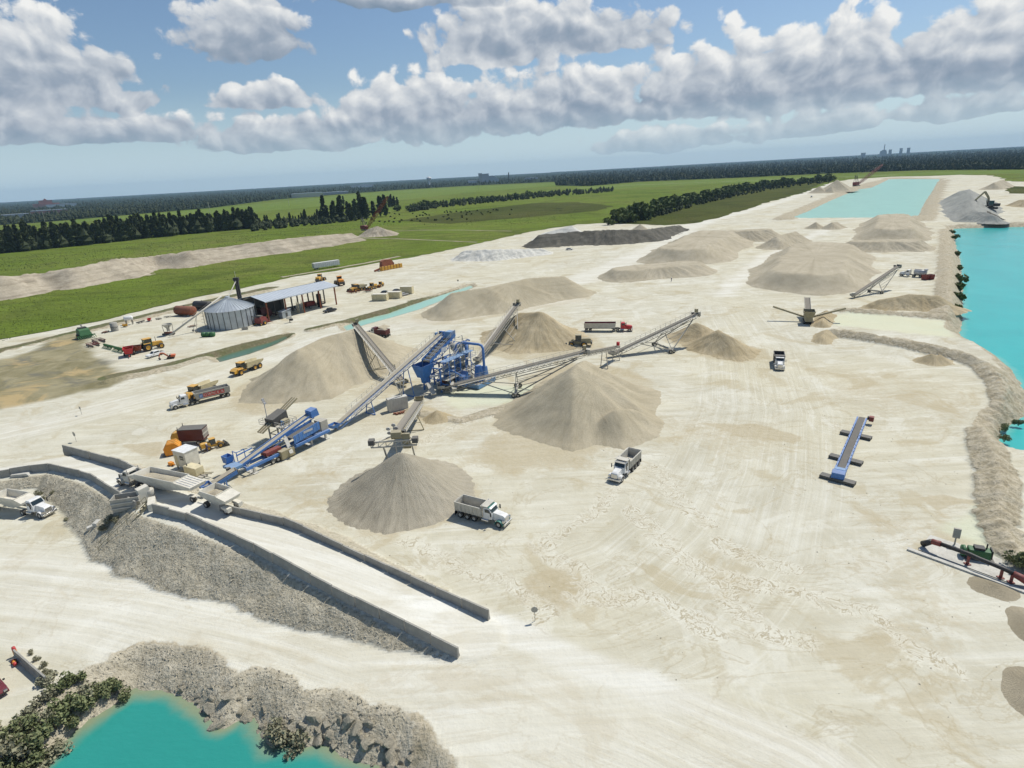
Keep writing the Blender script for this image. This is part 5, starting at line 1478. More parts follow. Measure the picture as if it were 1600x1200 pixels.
# ---------------------------------------------------------------- draglines
def dragline(label, p, tip, z0, col, boom_len, s=1.0, aframe=True):
    x, y, _ = at(p[0], p[1], z0)
    # boom tip: solve for height along the sight line at the boom's length
    best = min((abs((Vector(at(tip[0], tip[1], z)) - Vector((x, y, z0 + 2))).length - boom_len), z) for z in np.arange(z0 + 3, 49.5, .25))
    tp = Vector(at(tip[0], tip[1], best[1])); rz = heading((x, y), tp)
    t = thing('dragline_crane', label, 'dragline', (x, y, z0), rz)
    d = math.hypot(tp.x - x, tp.y - y); hz = tp.z - z0
    for q in (-1, 1): MB().prism([(-3.2 * s, .4), (-2.8 * s, 0), (2.8 * s, 0), (3.2 * s, .4), (2.8 * s, 1.1 * s), (-2.8 * s, 1.1 * s)], q * 2.2 * s - .6 * s, q * 2.2 * s + .6 * s).build('crawler_track', darksteel, t)
    MB().prism([(-4.6 * s, 1.3 * s), (-4.8 * s, 4.4 * s), (-3.5 * s, 4.9 * s), (1.2 * s, 4.9 * s), (2.2 * s, 3.6 * s), (2.2 * s, 1.3 * s)], -2.0 * s, 2.0 * s).build('machine_house', rustred, t, bevel=.1)
    MB().bx(.8 * s, 2.28 * s, -1.9 * s, -.6 * s, 2.8 * s, 4.2 * s).build('cab_window', glass, t)
    m_ = MB(); n = 16; A_ = Vector((2.0 * s, 0, 2.0 * s)); B_ = Vector((d, 0, hz)); ax_ = (B_ - A_).normalized(); up = Vector((-ax_.z, 0, ax_.x))
    def chord(k, sy, su):
        w = s * (.55 + .75 * math.sin(math.pi * min(1, max(0, k))) ** .6)
        return A_.lerp(B_, k) + Vector((0, sy * w, 0)) + up * su * w
    for sy in (-1, 1):
        for su in (-1, 1):
            for k in range(n): m_.bar(chord(k / n, sy, su), chord((k + 1) / n, sy, su), .30 * s)
    for k in range(n):
        for sy in (-1, 1): m_.bar(chord(k / n, sy, -1 if k % 2 else 1), chord((k + 1) / n, sy, 1 if k % 2 else -1), .18 * s)
        for su in (-1, 1): m_.bar(chord(k / n, -1 if k % 2 else 1, su), chord((k + 1) / n, 1 if k % 2 else -1, su), .18 * s)
    m_.build('lattice_boom', col, t)
    if aframe:
        m_ = MB()
        for q in (-1, 1): m_.bar((.5 * s, q * 1.3 * s, 4.8 * s), (-3.0 * s, q * 1.0 * s, 12.5 * s), .45 * s); m_.bar((-4.0 * s, q * 1.3 * s, 4.8 * s), (-3.0 * s, q * 1.0 * s, 12.5 * s), .3 * s)
        m_.build('a_frame', darksteel, t)
        m_ = MB()
        for q in (-1, 1): m_.tube([(-3.0 * s, q * s, 12.4 * s), tuple(B_ + Vector((0, q * .4, 0)))], .07 * s, 4)
        m_.build('pendant_rope', black, t)
    return t
dragline('rusty red dragline with a lattice boom on the spoil ridge in the field', (571, 360), (606, 307), 3.0, rust, 45, 1.0)
dragline('dark red dragline with a low lattice boom beside the upper lake', (1338, 291), (1379, 257.5), 1.0, rustred, 66, 1.35)

# ================================================================ conveyors
def conveyor(label, A_, B_, w=1.1, depth=.9, frame=None, beltm=None, legs=(), rail=True, carriage=None, name='conveyor', group=None, solid=False, chute=True, motor=None, brace=None, head_box=None, skirts=None):
    """A_ tail, B_ head in the world; legs = [(fraction, half spread)], carriage = (fraction of axle, half track, strut fraction)"""
    frame = frame or greysteel; beltm = beltm or belt
    A_ = Vector(A_); B_ = Vector(B_)
    t = thing(name, label, 'conveyor', (A_.x, A_.y, 0), heading(A_, B_), group)
    L = math.hypot(B_.x - A_.x, B_.y - A_.y); za, zb = A_.z, B_.z
    p = lambda k, y=0.0, dz=0.0: Vector((L * k, y, za + (zb - za) * k + dz))
    n = max(4, int(L / 1.6))
    hw = w / 2
    bl = MB()
    bl.bar(p(-.01, 0, .02), p(1.0, 0, .02), w * .5, .06)
    for s in (-1, 1):
        q = [p(-.01, s * w * .24, -.01), p(1.0, s * w * .24, -.01), p(1.0, s * w * .52, .17), p(-.01, s * w * .52, .17)]
        bl.add(q + [v + Vector((0, 0, .05)) for v in q], [(0, 1, 2, 3), (4, 5, 6, 7), (0, 1, 5, 4), (2, 3, 7, 6), (1, 2, 6, 5), (0, 3, 7, 4)])
    bl.bar(p(0, 0, -.32), p(1, 0, -.32), w * .9, .04)
    bl.build('belt', beltm, t)
    tr = MB()
    for s in (-1, 1):
        y = s * (hw + .12)
        tr.bar(p(0, y, -.02), p(1, y, -.02), .10, .20)
        if solid:
            tr.bar(p(0, y, -depth * .5), p(1, y, -depth * .5), .06, depth)
        else:
            tr.bar(p(0.03, y, -depth), p(.97, y, -depth), .10, .12)
            for k in range(n):
                a, b = k / n, (k + 1) / n
                tr.bar(p(a, y, -.05), p((a + b) / 2, y, -depth), .07); tr.bar(p((a + b) / 2, y, -depth), p(b, y, -.05), .07)
    for k in range(0, n + 1, 2):
        tr.bar(p(k / n, -hw - .1, -depth), p(k / n, hw + .1, -depth), .07)
    tr.build('truss' if not solid else 'side_plates', frame, t)
    ro = MB()
    for k in range(1, n * 1):
        ro.cyl(p(k / n, -hw, -.12), p(k / n, hw, -.12), .07, 6)
    ro.build('idler_rollers', darksteel, t)
    MB().cyl(p(1, -hw - .05, -.14), p(1, hw + .05, -.14), .24, 12).build('head_pulley', darksteel, t)
    MB().cyl(p(0, -hw - .05, -.14), p(0, hw + .05, -.14), .24, 12).build('tail_pulley', darksteel, t)
    tb = MB(); open_box(tb, -.9, .9, -hw - .3, hw + .3, za + .05, za + .75, .06, .15); tb.build('feed_box', frame, t)
    if chute: MB().prism([(L - .3, zb + .5), (L + .55, zb + .35), (L + .6, zb - .6), (L + .25, zb - 1.0), (L + .05, zb - .2)], -hw - .15, hw + .15).build('head_chute', frame, t)
    if head_box: MB().bx(L - 1.0, L - .3, -hw - .1, hw * .3, zb + .45, zb + 1.4).build('drive_guard', head_box, t)
    m_ = MB().bx(L - 1.2, L - .5, hw + .2, hw + .8, zb - .4, zb + .2); m_.build('drive_motor', motor or darksteel, t)
    if rail:
        for s in ((-1, 1) if rail == 2 else (1,)):
            m_ = MB(); y = s * (hw + .75)
            m_.bar(p(.12, y - s * .28, -.15), p(.97, y - s * .28, -.15), .6, .05)
            m_.bar(p(.12, y, .9), p(.97, y, .9), .05)
            m_.bar(p(.12, y, .4), p(.97, y, .4), .04)
            for k in range(0, n + 1):
                if k / n > .1: m_.bar(p(k / n, y, -.15), p(k / n, y, .9), .05)
            m_.build('walkway', palesteel, t)
    for (k, sp) in legs:
        q = p(k, 0, -depth)
        m_ = MB()
        for s in (-1, 1):
            m_.bar((q.x, s * (hw + .1), q.z), (q.x, s * (hw + sp), .05), .16)
        m_.bar((q.x, -hw - sp * .55, q.z * .5), (q.x, hw + sp * .55, q.z * .5), .1)
        m_.bar((q.x, -hw - sp, .08), (q.x, hw + sp, .08), .25, .15)
        m_.build('support_trestle', frame, t)
    if carriage:
        ka, tr_, ks = carriage
        ax_ = L * ka; q = p(ks, 0, -depth); q0 = p(ka, 0, -depth)
        m_ = MB()
        for s in (-1, 1):
            m_.bar((q.x, s * hw, q.z), (ax_, s * tr_, .9), .24); m_.bar((ax_ * .55, s * hw, p(.55 * ka, 0, -depth).z), (ax_, s * tr_, .9), .18)
            m_.bar((q0.x, s * hw, q0.z), (ax_, s * tr_, .9), .16)
            for i in range(4):
                f = (i + .5) / 4
                m_.bar(Vector((q.x, s * hw, q.z)).lerp(Vector((ax_, s * tr_, .9)), f), Vector((q0.x, s * hw, q0.z)).lerp(Vector((ax_, s * tr_, .9)), f), .1)
        m_.build('undercarriage_frame', frame, t)
        MB().bar((ax_, -tr_ - .4, .85), (ax_, tr_ + .4, .85), .4, .45).build('axle_beam', frame, t)
        for s in (-1, 1):
            for e_ in (-.55, .55): wheel(t, ax_ + e_, s * tr_, .5, .35)
    return t
def V3(px, py, z): return Vector(at(px, py, z))
FEED_A, FEED_B = Vector((-38.3, 117.9, .9)), Vector((-17.3, 149.2, 12.3))
conveyor('long blue-sided feed conveyor climbing to the top of the blue wash plant', FEED_A, FEED_B, 1.1, 1.0, blue, beltsand, legs=[(.28, .9), (.62, 1.3)], rail=2, motor=paleblue, solid=False)
conveyor('stacker conveyor rising left over the long sand pile', V3(632, 598, 1), Vector((-44.5, 171.3, 10.9)), 1.1, 1.0, olive, belt, carriage=(.52, 4.0, .85), rail=True, head_box=olive)
conveyor('stacker conveyor rising right behind the wash plant to the ochre pile', V3(745, 563, 1), Vector((3.4, 188.9, 10.6)), 1.1, 1.0, greysteel, belt, carriage=(.58, 5.0, .92), rail=True, head_box=olive)
CB = V3(918, 548, 10.0)
conveyor('long dusty conveyor running right from the wash plant to the biggest sand pile', V3(690, 606, 1.5), CB, 1.2, 1.2, greysteel, belt, carriage=(.52, 3.6, .93), rail=2, head_box=olive)
conveyor('short transfer conveyor with a red motor between the two right-hand stackers', V3(914, 551, 7.6), V3(966, 541, 3.6), .9, .8, greysteel, belt, legs=[(.55, .6), (.93, .6)], rail=False, head_box=red, chute=False)
conveyor('farthest stacker of the plant rising right over the two-humped sand pile', V3(956, 553, .9), Vector((54.3, 167.9, 9.2)), 1.1, 1.0, greysteel, belt, carriage=(.60, 4.6, .93), rail=2, head_box=olive)
conveyor('small grey stacker beside the big flat-topped stockpile and tanker', V3(1333, 462, .9), Vector((150.4, 228.6, 8.8)), 1.2, .9, greysteel, belt, carriage=(.52, 2.4, .93), rail=False)
# nearest stacker, over the gravel cone
EA, EB = V3(655, 626, 2.6), V3(619, 677, 8.3)
t = conveyor('nearest stacker conveyor with a wide truss beam over the gravel cone', EA, EB, 1.5, 1.1, olive, belt, rail=True, chute=True, legs=[(.35, 1.2)])
L_ = math.hypot(EB.x - EA.x, EB.y - EA.y)
m_ = MB(); xb = L_ + .3
for z in (6.0, 7.0):
    m_.bar((xb, -4.6, z), (xb, 3.4, z), .22, .25)
for k in range(7):
    y = -4.6 + k * 8 / 6; m_.bar((xb, y, 6.0), (xb, y, 7.0), .12)
    if k < 6: m_.bar((xb, y, 6.0), (xb, y + 8 / 6, 7.0), .1)
m_.build('cross_beam', palesteel, t)
for y in (-4.4, 3.2): MB().bx(xb - .6, xb + .6, y - .5, y + .5, 6.6, 7.5).build('beam_end_box', darksteel, t)
m_ = MB()
for s in (-1, 1): m_.bar((L_ - 3.2, s * .9, 6.6), (xb, s * 3.0, 7.1), .2)
for s in (-1, 1): m_.bar((xb - .2, s * 2.5, 6.0), (xb - 3.5, s * 2.5, .0), .26)
m_.build('strut', palesteel, t)
m_ = MB().bx(L_ - .2, L_ + .25, .95, 2.3, 5.4, 8.2); m_.build('side_hopper', olive, t)
# floodlight mast
t = thing('floodlight_mast', 'floodlight mast standing beside the nearest stacker head', 'light mast', V3(619, 702, 4.2))
MB().tube([(0, 0, -4), (0, 0, 4.6)], [.14, .09], 8).build('mast', palesteel, t)
for k, (dx_, dz_) in enumerate(((-.9, 4.2), (.1, 4.9), (.5, 4.3), (-.8, 3.4))):
    m_ = MB(); m_.bar((0, 0, dz_ - .2), (dx_, 0, dz_ - .1), .06); m_.lathe([(.05, -.25), (.38, .12), (.40, .2), (.01, .18)], (dx_, -.1, dz_), (0, -1, -.5), 12); m_.build('floodlight', silver, t)

# ---------------------------------------------------------------- blue wash plant
PU = Vector((FEED_B.x - FEED_A.x, FEED_B.y - FEED_A.y, 0)).normalized()
t = thing('wash_plant', 'blue wash plant with cyclones and pipes at the meeting of all conveyors', 'plant', (-16, 147.6, 0), math.atan2(PU.y, PU.x))
# local x runs along the feed conveyor, y to its left
col = MB()
for x in (-8.5, -4.5, -.5, 2.5):
    for y in (-4.2, -.6, 1.4):
        col.bx(x - .16, x + .16, y - .16, y + .16, 0, 6.2)
for x in (-8.5, -4.5, -.5, 2.5): col.bar((x, -4.2, 6.1), (x, 1.4, 6.1), .26); col.bar((x, -4.2, 3.2), (x, 1.4, 3.2), .2)
for y in (-4.2, -.6, 1.4): col.bar((-8.6, y, 6.1), (2.6, y, 6.1), .26); col.bar((-8.6, y, 3.2), (2.6, y, 3.2), .2)
for y in (-4.2, 1.4):
    for x in (-8.5, -4.5): col.bar((x, y, .2), (x + 4, y, 3.2), .14)
col.build('steel_frame', blue, t)
sc_ = MB(); sl = lambda x: 7.3 + (x + 9.0) * .40
for s in (-1, 1):
    y = -1.5 + s * 1.25
    sc_.add([(-9, y, sl(-9) + .0), (1.4, y, sl(1.4) + .0), (1.4, y, sl(1.4) + .85), (-9, y, sl(-9) + .85), (-9, y + .1 * s, sl(-9) + .0), (1.4, y + .1 * s, sl(1.4) + .0), (1.4, y + .1 * s, sl(1.4) + .85), (-9, y + .1 * s, sl(-9) + .85)],
            [(0, 1, 2, 3), (4, 5, 6, 7), (0, 1, 5, 4), (3, 2, 6, 7), (0, 3, 7, 4), (1, 2, 6, 5)])
    sc_.bar((-9, y, sl(-9) - 1.1), (1.4, y, sl(1.4) - 1.1), .12)
    for k in range(8):
        x_ = -9 + k * 1.3; sc_.bar((x_, y, sl(x_)), (x_ + .65, y, sl(x_ + .65) - 1.1), .1); sc_.bar((x_ + .65, y, sl(x_ + .65) - 1.1), (x_ + 1.3, y, sl(x_ + 1.3)), .1)
so = sc_.build('screen_box', blue, t)
MB().bar((-9, -1.5, sl(-9) + .2), (1.4, -1.5, sl(1.4) + .2), 2.4, .12).build('screen_deck', darksteel, so)
m_ = MB()
for k in range(9): m_.bar((-8.6 + k * 1.2, -2.75, sl(-8.6 + k * 1.2) + .6), (-8.6 + k * 1.2, -.25, sl(-8.6 + k * 1.2) + .6), .14)
m_.build('cross_tube', paleblue, so)
# receiving hopper at the lower end
ho = MB(); open_box(ho, -12.2, -8.0, -3.2, .4, 4.2, 7.4, .08, .8, .8, .8); hp = ho.build('hopper', blue, t)
MB().add([(-12.2, -3.2, 7.42), (-10.2, -1.4, 5.6), (-10.2, -1.4, 9.2), (-12.2, -3.2, 8.6)], [(0, 1, 2, 3)]).build('hopper_plate', paleblue, hp)
MB().prism([(-10.6, 2.6), (-10.9, 4.3), (-9.1, 4.3), (-9.4, 2.4)], -2.2, -.9).build('discharge_chute', blue, hp)
# walkways and stairs
m_ = MB(); m_.bx(-8.6, 2.8, -5.2, -3.1, 5.95, 6.03); m_.bx(2.7, 5.4, -5.2, 1.4, 5.95, 6.03)
for z in (6.5, 7.0): m_.bar((-8.6, -5.2, z), (5.4, -5.2, z), .06); m_.bar((5.4, -5.2, z), (5.4, 1.4, z), .06)
for k in range(10): m_.bar((-8.6 + k * 1.5, -5.2, 6.0), (-8.6 + k * 1.5, -5.2, 7.0), .06)
m_.build('walkway', palesteel, t)
st = MB()
for y in (-4.9, -4.0): st.bar((-6.5, y, 6.05), (-.5, y, 10.0), .1, .25)
for k in range(16): st.bx(-6.4 + k * .38, -6.1 + k * .38, -4.9, -4.0, 6.1 + k * .25, 6.14 + k * .25)
for y in (-4.9, -4.0): st.bar((-6.5, y, 7.0), (-.5, y, 10.95), .06)
st.build('stair', palesteel, t)
m_ = MB(); m_.bx(-.6, 2.4, -5.0, 1.4, 9.95, 10.03)
for z in (10.5, 11.0): m_.bar((-.6, -5, z), (2.4, -5, z), .06); m_.bar((2.4, -5, z), (2.4, 1.4, z), .06)
for x, y in ((-.6, -5), (.9, -5), (2.4, -5), (2.4, -3), (2.4, -1), (2.4, 1.3)): m_.bar((x, y, 10), (x, y, 11), .06)
for x, y in ((-.6, -5), (2.4, -5), (2.4, 1.3), (-.6, 1.3)): m_.bar((x, y, 6), (x, y, 10), .16)
m_.build('upper_platform', palesteel, t)
MB().bx(-.2, 1.6, -2.9, -.9, 11.5, 13.0).build('head_house', paleblue, t, bevel=.05)
m_ = MB()
for k in range(4): m_.bx(-.2 + k * .5, -.05 + k * .5, -2.95, -2.9, 11.6, 13.2)
m_.build('head_house_ribs', blue, t)
# cyclones
for k, (x, y) in enumerate(((-1.4, -7.2), (.8, -7.4), (2.6, -7.2))):
    cy = MB().lathe([(.01, 9.4), (.62, 9.3), (.62, 7.6), (.16, 4.6), (.01, 4.6)], (x, y, 0), (0, 0, 1), 16).build('cyclone', blue if k != 1 else palesteel, t, True)
    MB().tube([(x, y, 9.2), (x, y, 10.2), (x + .5, y - .3, 10.6), (x + 1.0, y - .6, 10.2)], .22, 8).build('overflow_elbow', blue, cy)
MB().lathe([(.01, 10.2), (1.5, 10.0), (1.7, 8.8), (.7, 7.4)], (.6, -5.9, 0), (0, 0, 1), 18).build('distributor', palesteel, t, True)
MB().bx(-3.2, 4.0, -9.4, -6.0, 3.0, 3.3).build('cyclone_platform', greysteel, t)
m_ = MB()
for x in (-3, 0.4, 3.8):
    for y in (-9.2, -6.2): m_.bx(x - .15, x + .15, y - .15, y + .15, 0, 7.5 if y > -7 else 3.1)
m_.build('cyclone_legs', blue, t)  # all legs of the cyclone platform in one mesh, no bracing between them
# ladder column
m_ = MB(); m_.bx(-5.7, -5.35, -7.0, -6.65, 0, 8.2); m_.bx(-5.1, -4.9, -7.0, -6.65, 0, 8.2)
for k in range(16): m_.bx(-5.7, -4.9, -7.05, -6.95, .4 + k * .5, .48 + k * .5)
m_.build('ladder_tower', blue, t)
# pipework
MB().tube([(.6, -6.6, 10.2), (.7, -8.0, 10.4), (.9, -12.6, 10.4), (.9, -13.4, 10.2), (.9, -13.8, 9.5), (.9, -13.8, 5.0), (.9, -13.6, 1.8)], .33, 10).build('slurry_pipe', blue, t, True)
MB().tube([(-9.2, -4.6, 3.9), (-6.2, -6.8, 4.2), (-4.2, -8.8, 3.9), (-3.2, -10.2, 2.6)], .28, 10).build('white_pipe', white, t, True)
MB().tube([(2.4, -5, 11.0), (4.2, -4.9, 11.2), (4.3, -5.1, 9.4), (4.2, -5.4, 6.0)], .12, 8).build('riser_pipe', palesteel, t, True)
for k in range(4):
    MB().tube([(-2.5 + k * 1.3, -7.8, 4.8 - k * .2), (-1.5 + k * 1.3, -9.8, 3.6), (-.6 + k * 1.2, -11.2, 2.0)], .17, 8).build('hose', greysteel, t, True)
# dewatering units and sump
MB().prism([(-1.2, .9), (-.6, 5.2), (.6, 5.2), (1.4, .9)], -13.4, -11.8, lambda x, z: .25 if z > 3 else 0).build('pump_housing', blue, t, bevel=.05)
MB().prism([(1.8, .9), (2.3, 4.3), (3.0, 4.3), (3.6, .9)], -13.2, -11.9).build('pump_housing', blue, t, bevel=.05)
sm = MB(); open_box(sm, -3.0, 4.4, -14.6, -10.2, .15, 1.2, .1, .0); sp_ = sm.build('sump_tank', paleblue, t)
MB().bx(-2.9, 4.3, -14.5, -10.3, 1.0, 1.05).build('sump_grating', greysteel, sp_)
MB().prism([(-4.2, .6), (-4.2, 3.2), (-2.4, 4.2), (-2.4, 1.0)], -11.2, -8.2).build('dewatering_screen', blue, t)
MB().bar((-6.2, -5.2, 2.6), (-8.6, -8.4, 1.4), 1.1, .7).build('fines_chute', greysteel, t)
MB().bar((-10.5, -1.8, 2.8), (-12.2, -4.8, .9), 1.2, .4).build('wash_chute', greysteel, t)
MB().bx(-7.6, -2.2, -6.0, -2.0, .1, 2.0).build('screw_washer', greysteel, t)
m_ = MB()
for k in range(8): m_.lathe([(.1, 0), (.75, .1), (.1, .2)], (-7.4 + k * .7, -4, 2.1), (1, 0, .2), 10)
m_.build('washer_screw', rust, t)
# service clutter that crowds the frame
rq = random.Random(12)
for k in range(14):
    x0_ = rq.uniform(-8, 3); y0_ = rq.uniform(-6.5, -.5); z0_ = rq.uniform(.2, 3.4)
    MB().bx(x0_, x0_ + rq.uniform(.6, 1.5), y0_, y0_ + rq.uniform(.5, 1.2), z0_, z0_ + rq.uniform(.5, 1.3)).build('junction_box', rq.choice((greysteel, palesteel, blue, white, darksteel)), t, bevel=.03)
for k in range(18):
    x0_ = rq.uniform(-8, 3); y0_ = rq.uniform(-6, 0); z0_ = rq.uniform(1.0, 5.5)
    MB().tube([(x0_, y0_, z0_), (x0_ + rq.uniform(-1, 1), y0_ - 1.2, z0_ + rq.uniform(-.5, .8)), (x0_ + rq.uniform(1, 3), y0_ - rq.uniform(1.5, 3.5), z0_ - rq.uniform(.2, 1.5))], rq.uniform(.08, .2), 8).build('service_pipe', rq.choice((palesteel, blue, white, greysteel)), t, True)
for k in range(4):
    x0_ = -6.5 + k * 2.6
    MB().cyl((x0_, -4.9, .5), (x0_ + 1.1, -4.9, .5), .42, 12).build('pump_motor', rq.choice((darksteel, blue, greysteel)), t, True)
m_ = MB()
for k in range(7):
    x_ = -9 + k * 1.7; z_ = sl(x_) + .9
    m_.bar((x_, -2.95, z_), (x_, -2.95, z_ + 1.0), .06)
m_.bar((-9, -2.95, sl(-9) + 1.9), (1.4, -2.95, sl(1.4) + 1.9), .06); m_.bar((-9, -2.95, sl(-9) + 1.4), (1.4, -2.95, sl(1.4) + 1.4), .05); m_.build('screen_railing', palesteel, t)
MB().bx(-4.4, -2.6, -2.86, -2.80, 8.8, 10.0).build('white_sign_plate', white, t)
for z_ in (3.3, 8.0):
    m_ = MB(); m_.bx(-8.5, 2.6, -6.4, -4.4, z_, z_ + .06)
    for q in (.5, 1.0): m_.bar((-8.5, -6.4, z_ + q), (2.6, -6.4, z_ + q), .06)
    for k in range(9): m_.bar((-8.5 + k * 1.38, -6.4, z_), (-8.5 + k * 1.38, -6.4, z_ + 1.0), .06)
    m_.build('side_walkway', palesteel if z_ < 5 else paleblue, t)
for k in range(5):
    x0_ = -7.5 + k * 2.2
    MB().bar((x0_, -4.4, 3.3), (x0_ + 1.6, -4.4, 7.9), .12).build('cross_brace', paleblue if k % 2 else blue, t)
    MB().bar((x0_, -6.3, .2), (x0_, -6.3, 8.0), .16).build('walkway_post', blue, t)
for ch in t.children:
    if ch.name.split('.')[0] in ('cyclone', 'distributor', 'cyclone_platform', 'cyclone_legs', 'ladder_tower', 'slurry_pipe', 'white_pipe', 'riser_pipe', 'hose', 'pump_housing', 'sump_tank', 'dewatering_screen'):
        ch.location.y += 3.2
    elif ch.name.split('.')[0] in ('screen_box', 'hopper', 'screen_railing', 'white_sign_plate', 'head_house', 'head_house_ribs'):
        ch.location.y += 1.1
# concrete support block and rubble
x, y, _ = at(622, 640)
t = thing('concrete_block', 'pale concrete support block beside the foot of the feed conveyor tower', 'concrete block', (x, y, 0), .45)
MB().bx(-2.3, 2.3, -.8, .8, 0, 3.1).build('block', slab, t, bevel=.06)
m_ = MB()
for s in (-1, 1): m_.bar((1.2, 0, 3.1), (1.2 + s * 1.2, s * .5, 6.6), .16)
m_.bar((1.2, 0, 3.1), (1.2, 0, 6.6), .16); m_.bar((0, -.5, 6.6), (2.4, .5, 6.6), .2); m_.build('strut', palesteel, t)
for k, (px, py) in enumerate(((621, 643), (628, 641))):
    x, y, _ = at(px, py + 4)
    t = thing('pipe_fitting', 'rusty fitting lying on the sand %s the concrete block' % ('in front of' if k == 0 else 'at the right corner of'), 'scrap', (x, y, 0), k * .8)
    m_ = MB(); m_.bx(-.9, .9, -.2, .2, 0, .35).bx(-.2, .2, -.6, .6, 0, .3); m_.build('flange_piece', rust, t)

# ---------------------------------------------------------------- mobile blue screening plant
DU = PU
A0 = V3(372, 742, 0); t = thing('screening_plant', 'long blue wheeled screening plant with an inclined belt between ramp and wash plant', 'plant', A0, math.atan2(DU.y, DU.x))
LM = 19.0
bz = lambda x: 1.6 + x * .225
MB().bar((-.5, 0, bz(-.5)), (17.8, 0, bz(17.8)), 1.15, .12).build('belt', beltsand, t)
m_ = MB()
for s in (-1, 1):
    m_.bar((-.5, s * .68, bz(-.5)), (18.2, s * .68, bz(18.2)), .12, .42)
    m_.bar((5, s * .68, bz(5) - .9), (18, s * .68, bz(18) - .9), .10, .12)
    for k in range(9): m_.bar((5 + k * 1.45, s * .68, bz(5 + k * 1.45) - .1), (5.7 + k * 1.45, s * .68, bz(5.7 + k * 1.45) - .9), .08)
m_.build('belt_frame', blue, t)
m_ = MB()
for s in (-1, 1): m_.bx(.5, 19.5, s * 1.0 - .14 - 1.2, s * 1.0 + .14 - 1.2, 1.1, 1.65)
for x in (1, 5, 9, 13, 17, 19.2): m_.bx(x - .1, x + .1, -2.2, -.2, 1.15, 1.5)
m_.build('chassis', blue, t)
for x in (2.0, 8.6, 15.2, 18.8):
    m_ = MB()
    for y in (-2.2, -.2): m_.bx(x - .18, x + .18, y - .18, y + .18, .1, 1.2)
    m_.bx(x - .5, x + .5, -2.8, .4, .0, .14); m_.build('jack_stand', slab, t)
for x in (6.0, 7.1):
    for y in (-2.3, -.1): wheel(t, x, y, .5, .3)
sc_ = MB()
for s in (-1, 1): sc_.prism([(10.8, 2.3), (10.8, 3.9), (17.2, 4.7), (17.2, 3.0)], -1.8 + s * 1.15 - .06, -1.8 + s * 1.15 + .06)
so = sc_.build('screen_box', blue, t)
MB().bar((10.9, -1.8, 3.3), (17.1, -1.8, 4.1), 2.2, .1).build('screen_deck', darksteel, so)
m_ = MB()
for k in range(7): m_.bx(11.2 + k * .9, 11.32 + k * .9, -3.05, -2.96, 2.5 + k * .1, 4.0 + k * .1)
m_.build('screen_rib', paleblue, so)
MB().bx(13.2, 15.4, -3.06, -2.99, 3.55, 4.0).build('name_plate', silver, so)
MB().bx(11.0, 19.4, -3.2, -2.4, 1.6, 2.1).build('side_channel', blue, t)
MB().prism([(17.2, 4.9), (17.2, 6.4), (18.8, 6.6), (19.2, 5.0)], -.9, .9).build('head_hood', blue, t)
MB().bx(17.8, 19.6, -2.6, -.6, 2.0, 4.2).build('engine_box', greysteel, t, bevel=.05)
MB().bar((9.4, -3.6, 1.1), (10.6, -.6, 3.4), .7, .18).build('side_chute', slab, t)
m_ = MB(); m_.bx(7.6, 10.6, -3.0, -1.6, .3, 1.9); m_.build('discharge_box', olive, t)
m_ = MB()
for s in (-.3, .3): m_.bar((1.2 + s, -2.6, .05), (1.2 + s, -1.9, 2.2), .08)
for k in range(7): m_.bar((.9, -2.6 + k * .1, .2 + k * .3), (1.5, -2.6 + k * .1, .2 + k * .3), .06)
m_.build('ladder', palesteel, t)
MB().bx(5.2, 8.6, -1.8, .0, 1.7, 2.5).build('power_unit', rustred, t, bevel=.06)
MB().bx(-1.6, .6, -1.3, 1.6, 1.75, 2.25).build('receiving_deck', paleblue, t)
m_ = MB(); open_box(m_, -1.0, .4, .9, 2.6, 2.4, 3.7, .06, .3); m_.build('water_box', blue, t)
m_ = MB()
for x, y in ((1.0, .8), (2.6, .8), (1.0, 2.0)): m_.bx(x - .06, x + .06, y - .06, y + .06, 1.6, 4.0)
m_.bar((.9, .8, 3.3), (4.2, .8, 3.5), .2).bar((1, .8, 3.9), (1, 2.0, 3.9), .12).bar((1, .8, 3.9), (2.6, .8, 3.9), .12); m_.build('service_gantry', blue, t)
m_ = MB()
for s in (-1, 1): m_.bar((13.0, 3.0 + s * .35, 1.0), (13.0, 3.0 + s * .3, 5.2), .1)
m_.bar((13, 2.65, 5.2), (13, 3.4, 5.2), .12); m_.build('hoist_frame', paleblue, t)
# belt under the ramp hopper
conveyor('short blue belt rising out of the ramp tunnel to the screening plant', V3(322, 762, 1.4), V3(368, 733, 2.9), 1.3, .6, blue, beltsand, rail=False, legs=[(.6, .3)], solid=True, chute=False)

